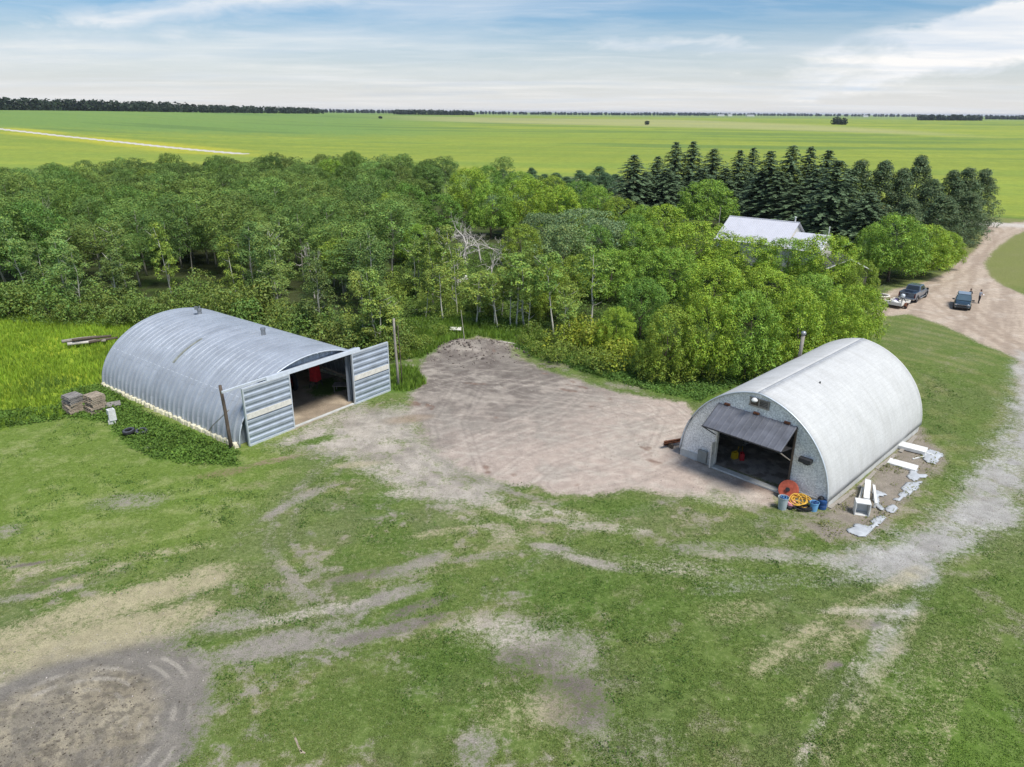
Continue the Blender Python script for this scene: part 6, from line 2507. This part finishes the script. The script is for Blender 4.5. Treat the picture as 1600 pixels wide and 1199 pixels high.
    ords = ['first', 'second', 'third', 'fourth', 'fifth', 'sixth', 'seventh', 'eighth', 'ninth', 'tenth', 'eleventh', 'twelfth', 'thirteenth', 'fourteenth', 'fifteenth', 'sixteenth', 'seventeenth', 'eighteenth', 'nineteenth', 'twentieth', 'twenty-first', 'twenty-second', 'twenty-third']
    S = [(985, 340, 240, 64), (1022, 332, 243, 50), (1048, 330, 220, 50), (1074, 330, 219, 52), (1106, 330, 231, 56), (1146, 334, 233, 50), (1166, 332, 229, 44), (1190, 352, 234, 62), (1222, 352, 226, 60), (1250, 352, 227, 54), (1277, 356, 232, 60), (1290, 382, 248, 84), (1240, 362, 290, 80), (1345, 392, 300, 70), (1004, 338, 268, 60), (1036, 340, 262, 60), (1090, 338, 262, 62), (1126, 336, 262, 62), (1180, 350, 268, 66), (1207, 356, 266, 70), (1262, 360, 262, 70), (1308, 372, 262, 66)]
    S.sort()
    for k, (px, yb, yt, w) in enumerate(S):
        plant_px('spruce', px, yb, yt, w * 1.68, ords[k] + ' spruce from the left in the dark row behind the house', 'spruces behind the house')
    D = [(1325, 372, 250, 64), (1362, 372, 250, 66), (1392, 375, 262, 56), (1416, 372, 242, 58), (1440, 378, 280, 60), (1468, 374, 266, 58), (1492, 370, 262, 60), (1520, 356, 264, 56), (1405, 400, 310, 70), (1460, 392, 305, 70), (1500, 380, 300, 60)]
    D.sort()
    for k, (px, yb, yt, w) in enumerate(D):
        plant_px('pine', px, yb, yt, w * 1.42, ords[k] + ' blunt dark evergreen from the left in the row beside the drive', 'blunt evergreens beside the drive', (1, 1, 1))
    plant_px('sapling', 1378, 463, 444, 16, 'young tree with pale leaves in the ring planter', None)
    for k, (px, yb, yt, w) in enumerate(((905, 300, 266, 50), (935, 296, 260, 54), (868, 298, 270, 50), (830, 296, 262, 40), (960, 300, 272, 50), (885, 308, 276, 50), (800, 300, 268, 44), (850, 300, 272, 46), (920, 304, 274, 56), (945, 304, 270, 50), (785, 290, 264, 36))):
        plant_px('pine', px, yb, yt, w, 'small dark tree in the hedge line between the wood and the spruces', 'dark hedge-line trees', (.9, 1.1, 1.1))


bright_trees()


def pts_in(P, step, jit=0.38, seed=1):
    W = np.array([p[:2] for p in P])
    lo, hi = W.min(0), W.max(0)
    rng = np.random.default_rng(seed)
    X, Y = np.meshgrid(np.arange(lo[0], hi[0], step), np.arange(lo[1], hi[1], step * 0.9), indexing='ij')
    X = X + (np.arange(X.shape[1]) % 2)[None] * step / 2
    X = X + rng.uniform(-jit, jit, X.shape) * step
    Y = Y + rng.uniform(-jit, jit, Y.shape) * step
    X, Y = X.ravel(), Y.ravel()
    k = poly_sd(X, Y, W) < 0
    return np.c_[X[k], Y[k]]


def in_view(p, z=6, m=70):
    a = project((p[0], p[1], z))
    return -m < a[0] < 1600 + m and a[2] > 0


def the_wood():
    front = wpoly([(-60, 480), (60, 488), (130, 500), (230, 496), (330, 478), (440, 508), (520, 540), (570, 552), (612, 530)])
    right = [at(612, 480), at(632, 420), at(630, 380), at(640, 340), at(700, 312), at(780, 300)]
    back = [at(800, 258, 9), at(700, 246, 10), at(640, 241, 10), at(560, 240, 10), at(430, 240, 10), at(330, 244, 10), at(200, 250, 10), at(100, 254, 10), at(-90, 256, 10)]
    W = front + right + back
    P = pts_in(W, 6.0, seed=3)
    P = np.array([p for p in P if in_view(p)])
    # shed stands where no tree may
    sh = np.array([lq(-1.5, -1)[:2], lq(15, -1)[:2], lq(15.2, 21.3)[:2], lq(-1.5, 21.3)[:2]])
    P = P[poly_sd(P[:, 0], P[:, 1], sh) > 1.2]
    dfront = line_d(P[:, 0], P[:, 1], front)
    order = np.argsort(np.hypot(P[:, 0], P[:, 1]))
    rng = np.random.default_rng(9)
    na = npop = nbig = 0
    rest = []
    tone = fbm(P[:, 0], P[:, 1], 22, 131, 3)
    for k in order:
        x, y = P[k]
        a = project((x, y, 5))
        hue = rng.uniform(-.1, .1)
        tt = 0.97 + 0.7 * (tone[k] - .5) + rng.uniform(-.24, .26)
        tint = (tt * (1 + hue), tt, tt * (1 - hue * .5))
        if rng.random() < 0.045:
            tint = (tt * 1.4, tt * 1.28, tt * .8)
        if dfront[k] < 11 and na < 290:
            na += 1
            zone = 'beyond the bright meadow' if a[0] < 180 else ('close behind the silver shed' if a[0] < 480 else 'beside the clearing')
            edge = dfront[k] < 4
            plant('aspen', x, y, rng.uniform(.85, 1.3), rng.uniform(.62, .98) if edge else rng.uniform(.85, 1.12), ('slender pale-stemmed aspen on the very edge of the wood ' if edge else 'taller airy aspen just inside the front of the wood ') + zone, ('edge aspens ' if edge else 'inner aspens ') + zone, tint, lean=(rng.normal() * .05, rng.normal() * .05))
            if dfront[k] < 7:
                for _ in range(1):
                    sx, sy = x + rng.normal() * 1.2, y + rng.normal() * 1.2
                    EXTRA.append((sx, sy, tint))
        elif rng.random() < 0.11 and nbig < 40:
            nbig += 1
            kind = 'dead' if nbig % 4 == 0 else 'maple'
            side = 'left half' if a[0] < 400 else 'right half'
            if kind == 'maple':
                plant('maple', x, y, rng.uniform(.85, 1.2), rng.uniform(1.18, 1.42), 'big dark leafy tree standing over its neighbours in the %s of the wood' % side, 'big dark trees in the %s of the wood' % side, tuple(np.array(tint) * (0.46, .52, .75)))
            else:
                plant('dead', x, y, rng.uniform(.8, 1.1), rng.uniform(1.15, 1.35), 'grey bare tree rising above green heads in the %s of the wood' % side, 'bare trees in the %s of the wood' % side)
        elif npop < 270:
            npop += 1
            zone = 'left' if a[0] < 260 else ('middle' if a[0] < 480 else 'right')
            plant('poplar', x, y, rng.uniform(.85, 1.45), rng.uniform(.66, 1.12), 'olive-green dome-headed poplar inside the %s part of the wood behind the silver shed' % zone, 'poplars in the %s part of the wood' % zone, tint)
        else:
            rest.append((x, y, tint))
    # the wood farther back reads as one mass of heads
    VV, FF, CC = [], [], []
    b = 0
    for x, y, tint in rest:
        h = rng.uniform(8.2, 10.6)
        w = rng.uniform(2.2, 3.1)
        cl = dome_clusters(rng, 20, w, h * .45, h * .96, 1.05, .5, .6, .2, .15)
        V, F, co = clump_crown(rng, [(q[0] + x, q[1] + y, q[2], q[3], q[4]) for q in cl], 40, 0.33, np.array((0.142, 0.215, 0.050)) * np.array(tint), 1.3, .4)
        VV.append(V)
        FF.append(F + b)
        CC.append(co)
        b += len(V)
    if VV:
        o = np_mesh('woodland', np.concatenate(VV), np.concatenate(FF), M_LEAF, np.concatenate(CC))
        tag(o, 'farther part of the wood reading as one dark green mass of heads', 'wood', kind='stuff')
    print('WOOD', na, npop, len(rest))


EXTRA = []
the_wood()


def thin_aspens_and_shrubs():
    rng = np.random.default_rng(21)
    L = [(742, 505), (757, 508), (766, 506), (776, 510), (782, 514), (800, 516), (812, 520), (822, 512), (835, 518), (720, 500), (700, 496), (650, 500), (680, 470), (700, 470), (850, 500), (845, 470), (880, 520), (800, 470), (640, 470), (660, 452), (862, 530), (895, 535), (910, 510), (625, 545), (600, 560), (580, 560), (560, 556)]
    for k, (px, yb) in enumerate(L):
        b = at(px, yb)
        w = 'with a clear pale stem at the back of the dirt yard' if yb > 495 and px > 690 else 'in the clearing right of the silver shed'
        plant('stem' if yb > 490 and px > 690 else 'aspen', b[0] + rng.normal() * .8, b[1] + rng.normal() * 1.6, rng.uniform(.7, 1.3), rng.uniform(.55, 1.05), 'thin young aspen ' + w, 'thin aspens ' + w, (1.25 + rng.uniform(-.1, .2), 1.22, .95), lean=(rng.normal() * .07, rng.normal() * .1))
    # shrubs at the foot of the wood
    S = []
    for px in np.r_[np.arange(-30, 640, 15), np.arange(-22, 640, 19)]:
        yb = np.interp(px, [-60, 60, 130, 230, 330, 440, 520, 600], [492, 498, 508, 505, 490, 522, 556, 566]) + rng.uniform(-20, 6)
        S.append((px + rng.uniform(-6, 6), yb, 'shrub at the foot of the wood ' + ('by the bright meadow' if px < 200 else 'behind the silver shed'), 'shrubs at the foot of the wood ' + ('by the meadow' if px < 200 else 'behind the shed'), rng.uniform(.85, 1.6), (1.05 + rng.uniform(-.15, .2), 1.1, .95)))
    for px, yb in ((630, 560), (650, 552), (668, 545), (690, 530), (620, 540), (820, 545), (838, 556), (858, 562), (872, 570), (884, 560), (905, 572), (925, 578), (945, 585), (830, 528), (850, 540), (870, 545)):
        S.append((px, yb, 'leafy shrub at the grassy back edge of the dirt yard', 'shrubs behind the dirt yard', rng.uniform(.55, .95), (1.25, 1.2, .85)))
    for px, yb in ((893, 540), (905, 548), (918, 552), (932, 556), (880, 552), (950, 572), (940, 560), (968, 580)):
        S.append((px, yb, 'yellow-green shrub at the left front corner of the bright thicket', 'yellow-green shrubs by the thicket', rng.uniform(.9, 1.35), (1.9, 1.6, .75)))
    for _ in range(46):
        S.append((rng.uniform(600, 900), rng.uniform(430, 512), 'leafy shrub growing between the pale stems of the clearing', 'shrubs in the clearing', rng.uniform(.6, 1.3), (1.35, 1.3, .9)))
    for px, yb in ((1000, 590), (1060, 602), (1110, 600), (1180, 596), (1340, 532), (1350, 515), (1358, 498), (1352, 480), (1015, 598)):
        S.append((px, yb, 'low shrub along the front foot of the bright thicket', 'low shrubs along the thicket', rng.uniform(.7, 1.2), (1.5, 1.4, .9)))
    for px, yb, lab, g, s, t in S:
        b = at(px, yb)
        if poly_sd(np.array([b[0]]), np.array([b[1]]), [lq(-.8, -1)[:2], lq(14.6, -1)[:2], lq(14.6, 20.9)[:2], lq(-.8, 20.9)[:2]])[0] < 0.5:
            continue
        plant('shrub', b[0], b[1], s, s * rng.uniform(.85, 1.3), lab, g, t)
    for x, y, t in EXTRA[:70]:
        a = project((x, y, 1))
        side = 'left' if a[0] < 240 else 'right'
        plant('shrub', x, y, rng.uniform(.8, 1.3), rng.uniform(.9, 1.6), 'understorey shrub between the front stems on the %s of the wood' % side, 'understorey shrubs %s' % side, t)


thin_aspens_and_shrubs()


def blades(name, P, h, w, per, tintf, label=None, lean=0.5, leafy=False, kind='stuff', hz=0.0):
    """tufts of grass or weeds standing at the points P"""
    rng = np.random.default_rng(len(P) + 3)
    n = len(P) * per
    B = np.repeat(P, per, 0) + rng.normal(size=(n, 2)) * (0.06 if not leafy else 0.14)
    hh = np.repeat(np.asarray(h) * np.ones(len(P)), per) * rng.uniform(.55, 1.2, n)
    a = rng.uniform(0, 6.283, n)
    z = terrain(B[:, 0], B[:, 1])
    tip = np.c_[np.cos(a), np.sin(a)] * (hh * lean * rng.uniform(.2, 1, n))[:, None]
    if not leafy:
        sx = np.c_[-np.sin(a), np.cos(a)] * (w * rng.uniform(.6, 1.3, n))[:, None] * .5
        V = np.stack([np.c_[B - sx, z - .02], np.c_[B + sx, z - .02], np.c_[B + tip * .45 + sx * .8, z + hh * .6], np.c_[B + tip, z + hh]], 1).reshape(-1, 3)
        F = np.arange(4 * n).reshape(n, 4)
    else:
        c = np.c_[B + tip * .5, z + hh * rng.uniform(.1, 1, n)]
        nn = np.c_[np.cos(a), np.sin(a), np.full(n, 1.1)] + rng.normal(size=(n, 3)) * .4
        V, F = leaf_quads(c, nn, w * rng.uniform(.6, 1.4, n), rng, 1.6)
    col = tintf(B[:, 0], B[:, 1]) * (1 + rng.normal(size=(n, 1)) * .16) * np.where(rng.random((n, 1)) < .12, [[1.3, 1.12, .9]], [[1, 1, 1]])
    o = np_mesh(name, V, F, M_BLADE, np.repeat(np.clip(col, .005, .6), 4, 0))
    return tag(o, label, None, None, kind)


def ground_plants():
    rng = np.random.default_rng(77)

    def scatter(P, dens, seed, keep=None):
        W = np.array([p[:2] for p in P])
        lo, hi = W.min(0), W.max(0)
        n = int((hi[0] - lo[0]) * (hi[1] - lo[1]) * dens)
        r = np.random.default_rng(seed)
        Q = r.uniform(lo, hi, (n, 2))
        return Q[poly_sd(Q[:, 0], Q[:, 1], W) < 0]
    shed = np.array([lq(-.2, -.6)[:2], lq(14.2, -.6)[:2], lq(14.2, 20.2)[:2], lq(-.2, 20.2)[:2]])
    ws = np.array([rq(-.2, -.3)[:2], rq(10.3, -.3)[:2], rq(10.3, 16.4)[:2], rq(-.2, 16.4)[:2]])
    out = lambda Q: Q[(poly_sd(Q[:, 0], Q[:, 1], shed) > .15) & (poly_sd(Q[:, 0], Q[:, 1], ws) > .1)]
    vis = lambda Q: Q[np.array([-30 < project((q[0], q[1], .3))[0] < 1630 for q in Q], bool)] if len(Q) else Q
    Q = vis(out(scatter(MEADOW, 16, 1)))
    hn = 0.22 + 0.5 * fbm(Q[:, 0], Q[:, 1], 5, 7, 3)
    def mcol(x, y):
        t = fbm(x, y, 3.2, 17, 3)[:, None]
        c = np.array([[0.255, 0.385, 0.036]]) * (.72 + .6 * t)
        k = sstep(.52, .66, fbm(x, y, 7, 19, 3))[:, None]
        return c * (1 - k) + np.array([[0.15, 0.25, 0.04]]) * k
    blades('tall_grass', Q, hn, .05, 6, mcol)
    W1 = np.array(wpoly([(170, 606), (232, 648), (372, 706), (372, 724), (310, 722), (262, 712), (240, 690), (205, 672), (185, 640), (150, 618)]))
    Q = vis(out(scatter(WEEDS_L, 26, 2)))
    d = np.minimum(1, poly_sd(Q[:, 0], Q[:, 1], np.array([p[:2] for p in WEEDS_L])) * -0.9)
    hn = (0.16 + 0.55 * fbm(Q[:, 0], Q[:, 1], 2.2, 27, 3) ** 1.3) * (.5 + .6 * d)
    gcol = lambda x, y: np.array([[0.120, 0.215, 0.034]]) * (.7 + .6 * fbm(x, y, 1.6, 29, 3)[:, None])
    blades('weeds', Q, hn, .15, 9, gcol, leafy=True)
    Q = np.concatenate([vis(out(scatter(YARD_BACK, 16, 3))), vis(out(scatter(POST_TUFT, 30, 4)))])
    hn = 0.25 + 0.6 * fbm(Q[:, 0], Q[:, 1], 2.6, 37, 3)
    ycol = lambda x, y: np.array([[0.165, 0.275, 0.036]]) * (.65 + .7 * fbm(x, y, 2.0, 39, 3)[:, None])
    blades('tall_grass', Q, hn, .05, 7, ycol)
    Q = vis(out(scatter(WEEDS_R, 20, 5)))
    hn = (0.15 + 0.6 * fbm(Q[:, 0], Q[:, 1], 2.4, 47, 3) ** 1.3)
    blades('weeds', Q, hn, .16, 9, lambda x, y: np.array([[0.115, 0.215, 0.042]]) * (.7 + .6 * fbm(x, y, 1.6, 49, 3)[:, None]), leafy=True)
    Q = vis(out(scatter(BARE_STRIP, 9, 6)))
    Q = Q[fbm(Q[:, 0], Q[:, 1], 1.2, 57, 3) > .5]
    blades('weeds', Q, .16, .10, 7, lambda x, y: np.array([[0.17, 0.19, 0.05]]) * (.6 + .8 * fbm(x, y, 1.0, 59, 3)[:, None]), leafy=True)
    und = wpoly([(-60, 470), (60, 480), (130, 492), (230, 488), (330, 470), (440, 500), (560, 545), (612, 500), (700, 440), (860, 470), (860, 540), (700, 500), (600, 565), (520, 560), (420, 530), (260, 505), (130, 515), (-60, 500)])
    Q = vis(out(scatter(und, 7, 7)))
    blades('undergrowth', Q, .3 + .7 * fbm(Q[:, 0], Q[:, 1], 3, 67, 3), .2, 8, lambda x, y: np.array([[0.115, 0.185, 0.038]]) * (.6 + .8 * fbm(x, y, 2, 69, 3)[:, None]), leafy=True)
    Q = rng.uniform((-34, 19), (38, 62), (5200, 2))
    Q = vis(out(Q))
    _, _, cov, cls = ground_layers(Q[:, 0], Q[:, 1], True)
    Q = Q[(cov < .5) & (cls == 0) & (fbm(Q[:, 0], Q[:, 1], 3.5, 161, 3) > .52)]
    Q = np.repeat(Q, 5, 0) + rng.normal(size=(len(Q) * 5, 2)) * .16
    blades('weeds', Q, .05 + .09 * fbm(Q[:, 0], Q[:, 1], .6, 163, 2), .085, 4, lambda x, y: np.array([[0.078, 0.150, 0.026]]) * (.7 + .7 * fbm(x, y, 1.6, 165, 3)[:, None]), leafy=True)

    def pebbles(name, Q, size, colf, flat=.6):
        n = len(Q)
        z = terrain(Q[:, 0], Q[:, 1])
        sz = size * np.exp(np.clip(rng.normal(size=n) * .45, -1, .9))
        a = rng.uniform(0, 6.28, n)
        O = np.array([[1, 0, 0], [0, 1, 0], [-1, 0, 0], [0, -1, 0], [0, 0, 1.0], [0, 0, -.5]]) * np.array([1, .8, flat])
        O = O[None] * sz[:, None, None] * rng.uniform(.7, 1.3, (n, 6, 1))
        ca, sa = np.cos(a)[:, None], np.sin(a)[:, None]
        V = np.stack([O[..., 0] * ca - O[..., 1] * sa + Q[:, :1], O[..., 0] * sa + O[..., 1] * ca + Q[:, 1:], O[..., 2] + z[:, None] + .01], -1)
        T = np.array([[0, 1, 4], [1, 2, 4], [2, 3, 4], [3, 0, 4], [1, 0, 5], [2, 1, 5], [3, 2, 5], [0, 3, 5]])
        F = (T[None] + 6 * np.arange(n)[:, None, None]).reshape(-1, 3)
        o = np_mesh(name, V.reshape(-1, 3), F, M_STONE, np.repeat(np.clip(colf(n), .02, .7), 6, 0))
        tag(o, None, None, None, 'stuff')
    Q = rng.uniform((-30, 18), (45, 75), (60000, 2))
    Q = vis(out(Q))
    _, _, cov, cls = ground_layers(Q[:, 0], Q[:, 1], True)
    Q = Q[(cov > .6) & (rng.random(len(Q)) < .45)]
    pebbles('gravel', Q, .022, lambda n: np.array([[.36, .32, .28]]) * rng.uniform(.45, 1.55, (n, 1)))
    Q = np.array(MOUND[:2]) + rng.normal(size=(520, 2)) * np.array([4.2, 2.0])
    pebbles('soil_clods', Q, .085, lambda n: np.array([[.15, .125, .108]]) * rng.uniform(.6, 1.7, (n, 1)), .8)
    Q = np.array(CIRC) + rng.normal(size=(900, 2)) * 1.9
    pebbles('soil_clods', Q, .024, lambda n: np.array([[.13, .112, .09]]) * rng.uniform(.6, 1.6, (n, 1)), .8)
    clr = [at(600, 500)[:2], at(620, 400)[:2], at(760, 385)[:2], at(1000, 400)[:2], at(1120, 500)[:2], at(1040, 580)[:2], at(900, 545)[:2], at(840, 510)[:2]]
    Q = vis(out(scatter(clr, 6, 8)))
    blades('undergrowth', Q, .25 + .8 * fbm(Q[:, 0], Q[:, 1], 3, 171, 3), .2, 8, lambda x, y: np.array([[0.115, 0.195, 0.036]]) * (.6 + .8 * fbm(x, y, 2, 173, 3)[:, None]), leafy=True)
    # short tufts all over the mown ground where the turf is green
    n = 330000
    th = rng.uniform(-.78, .78, n)
    rr = 17 * (75 / 17) ** rng.uniform(0, 1, n) ** 1.0
    Q = np.c_[rr * np.sin(th), rr * np.cos(th)]
    Q = out(Q)
    pr = np.array([(CR @ np.array([q[0], q[1], -CAM_H])) for q in Q])
    sx, sy = 800 + FPX * pr[:, 0] / pr[:, 2], 599.5 - FPX * pr[:, 1] / pr[:, 2]
    Q = Q[(sx > -20) & (sx < 1620) & (sy < 1230)]
    col, soilcol, cov, cls = ground_layers(Q[:, 0], Q[:, 1], True)
    green = (cov < 0.45) & np.isin(cls, (0, 3, 4))
    keep = green & (fbm(Q[:, 0], Q[:, 1], .8, 79, 3) > .36)
    Q, col = Q[keep], col[keep]
    cc = np.repeat(col, 3, 0)
    hs = .035 + .07 * sstep(.10, .05, col[:, 0])
    blades('grass', Q, hs, .05, 3, lambda x, y: cc * 1.4, lean=.9)


ground_plants()


def far_trees():
    rng = np.random.default_rng(31)

    def band(name, A, B, h, depth, n, size, base, label, cat=None, kind='stuff'):
        """a belt of trees from A to B on the far land"""
        VV, FF, CC, b = [], [], [], 0
        A, B = np.array(A), np.array(B)
        d = (B - A)[:2]
        L = np.hypot(*d)
        d /= L
        nrm = np.array([-d[1], d[0]])
        if nrm[1] < 0:
            nrm = -nrm
        for i in range(n):
            t = (i + rng.uniform(0, 1)) / n
            p = A[:2] + d * t * L + nrm * depth * rng.uniform(0, 1)
            z = float(terrain(np.array([p[0]]), np.array([p[1]]))[0])
            hh = h * rng.uniform(.7, 1.12)
            w = hh * rng.uniform(.25, .4)
            m = 24
            q = rng.normal(size=(m, 3))
            q /= np.linalg.norm(q, axis=1, keepdims=True)
            c = np.array([p[0], p[1], z + hh * .52]) + q * np.array([w, w, hh * .5])
            V, F = leaf_quads(c, q + rng.normal(size=(m, 3)) * .4 + [0, 0, .3], size * rng.uniform(.7, 1.4, m), rng, 1.2)
            VV.append(V)
            FF.append(F + b)
            b += len(V)
            CC.append(np.repeat(np.clip(np.array(base) * rng.uniform(.7, 1.3) * (1 + rng.normal(size=(m, 1)) * .15), .003, .3), 4, 0))
        o = np_mesh(name, np.concatenate(VV), np.concatenate(FF), M_LEAF, np.concatenate(CC))
        return tag(o, label, cat, None, kind)
    dk = (0.028, 0.045, 0.022)

    def on(px, py, dist):
        """a spot at that distance under the sight line's bearing"""
        d = ray(px, py)
        u = d[:2] / np.hypot(*d[:2])
        return np.array([u[0] * dist, u[1] * dist, 0])
    band('distant_wood', on(-60, 171, 1230), on(300, 174, 1500), 15, 90, 420, 4.2, dk, 'dark wood along the far edge of the left field')
    band('distant_wood', on(300, 174, 1500), on(508, 178, 2000), 13, 90, 260, 4.2, dk, 'dark wood narrowing toward the middle of the skyline')
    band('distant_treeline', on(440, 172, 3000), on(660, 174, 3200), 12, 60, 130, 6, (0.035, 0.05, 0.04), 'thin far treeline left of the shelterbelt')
    band('shelterbelt', on(623, 176, 2300), on(744, 177, 2500), 14, 30, 130, 4.5, dk, 'flat-topped dark shelterbelt on the skyline')
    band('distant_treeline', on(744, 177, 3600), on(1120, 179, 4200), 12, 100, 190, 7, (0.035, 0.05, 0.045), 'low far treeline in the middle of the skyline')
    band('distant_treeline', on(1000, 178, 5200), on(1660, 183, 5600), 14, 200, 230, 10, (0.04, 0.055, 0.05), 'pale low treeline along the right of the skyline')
    band('shelterbelt', on(1443, 185, 2300), on(1540, 185, 2400), 13, 40, 90, 4.5, dk, 'dark clump of trees on the skyline at the far right')
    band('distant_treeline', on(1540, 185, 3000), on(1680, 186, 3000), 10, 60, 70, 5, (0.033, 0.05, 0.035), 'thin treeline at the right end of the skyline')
    for px, lab, dist, h in ((1306, 'left tree of the lone dark clump in the far field', 1500, 12), (1316, 'right tree of the lone dark clump in the far field', 1490, 10.5)):
        p = on(px, 186, dist)
        o = band('field_tree', p, p + np.array([12, 0, 0]), h, 12, 12, 3, dk, lab, 'tree', None)
    p = on(1009, 191, 1300)
    band('field_tree', p, p + np.array([5, 0, 0]), 6, 5, 8, 2, dk, 'single small dark bush alone in the pale field', 'bush', None)
    p = on(592, 182, 1500)
    band('field_tree', p, p + np.array([5, 0, 0]), 4, 5, 6, 2, dk, 'tiny bush in the pale strip below the skyline', 'bush', None)
    p = on(315, 233, 330)
    band('roadside_bush', p, p + np.array([3, 0, 0]), 2.2, 2, 6, .8, dk, 'small dark bush beside the far gravel road', 'bush', None)


far_trees()


def far_farms():
    wall = mat('far_white_wall', (0.60, 0.60, 0.58), 0.8, var=0.05)
    roof = mat('far_grey_roof', (0.30, 0.30, 0.32), 0.7, var=0.05)
    for px, dist, w, h, lab in ((1126, 3800, 34, 9, 'leftmost pale farm building on the middle skyline'), (1140, 3850, 22, 12, 'tall pale farm building on the skyline'), (1172, 3900, 40, 8, 'long pale farm building on the skyline'), (1352, 4400, 30, 9, 'pale farm building on the skyline right of the lone dark clump')):
        d = ray(px, 180)
        u = d[:2] / np.hypot(*d[:2]) * dist
        z = float(terrain(np.array([u[0]]), np.array([u[1]]))[0])
        root = empty('farm_building', lab, 'building', (u[0], u[1], z), 0.2)
        m = MB()
        m.box((0, 0, h * .35), (w, 14, h * .7))
        m.build('wall', wall, root)
        m = MB()
        m.prism([(-7.6, h * .7), (7.6, h * .7), (0, h)], -w / 2 - .4, w / 2 + .4)
        o = m.build('roof', roof, root)
        o.rotation_euler = (0, 0, math.pi / 2)


far_farms()


def haze_box():
    m = bpy.data.materials.new('haze_air')
    m.use_nodes = True
    n, l = m.node_tree.nodes, m.node_tree.links
    n.remove(n['Principled BSDF'])
    v = n.new('ShaderNodeVolumePrincipled')
    v.inputs['Color'].default_value = (0.80, 0.88, 1.0, 1)
    v.inputs['Density'].default_value = 0.00005
    v.inputs['Anisotropy'].default_value = 0.2
    l.new(v.outputs[0], n['Material Output'].inputs['Volume'])
    b = MB()
    b.box((0, 0, 20.5), (52000, 52000, 45))
    o = b.build('haze', m)
    tag(o, kind='stuff')


haze_box()

# spare patterns that no plant above used are dropped again
for _k in P_.values():
    for _o in _k:
        if _o.name not in _first:
            for _c in list(_o.children):
                bpy.data.objects.remove(_c)
            bpy.data.objects.remove(_o)
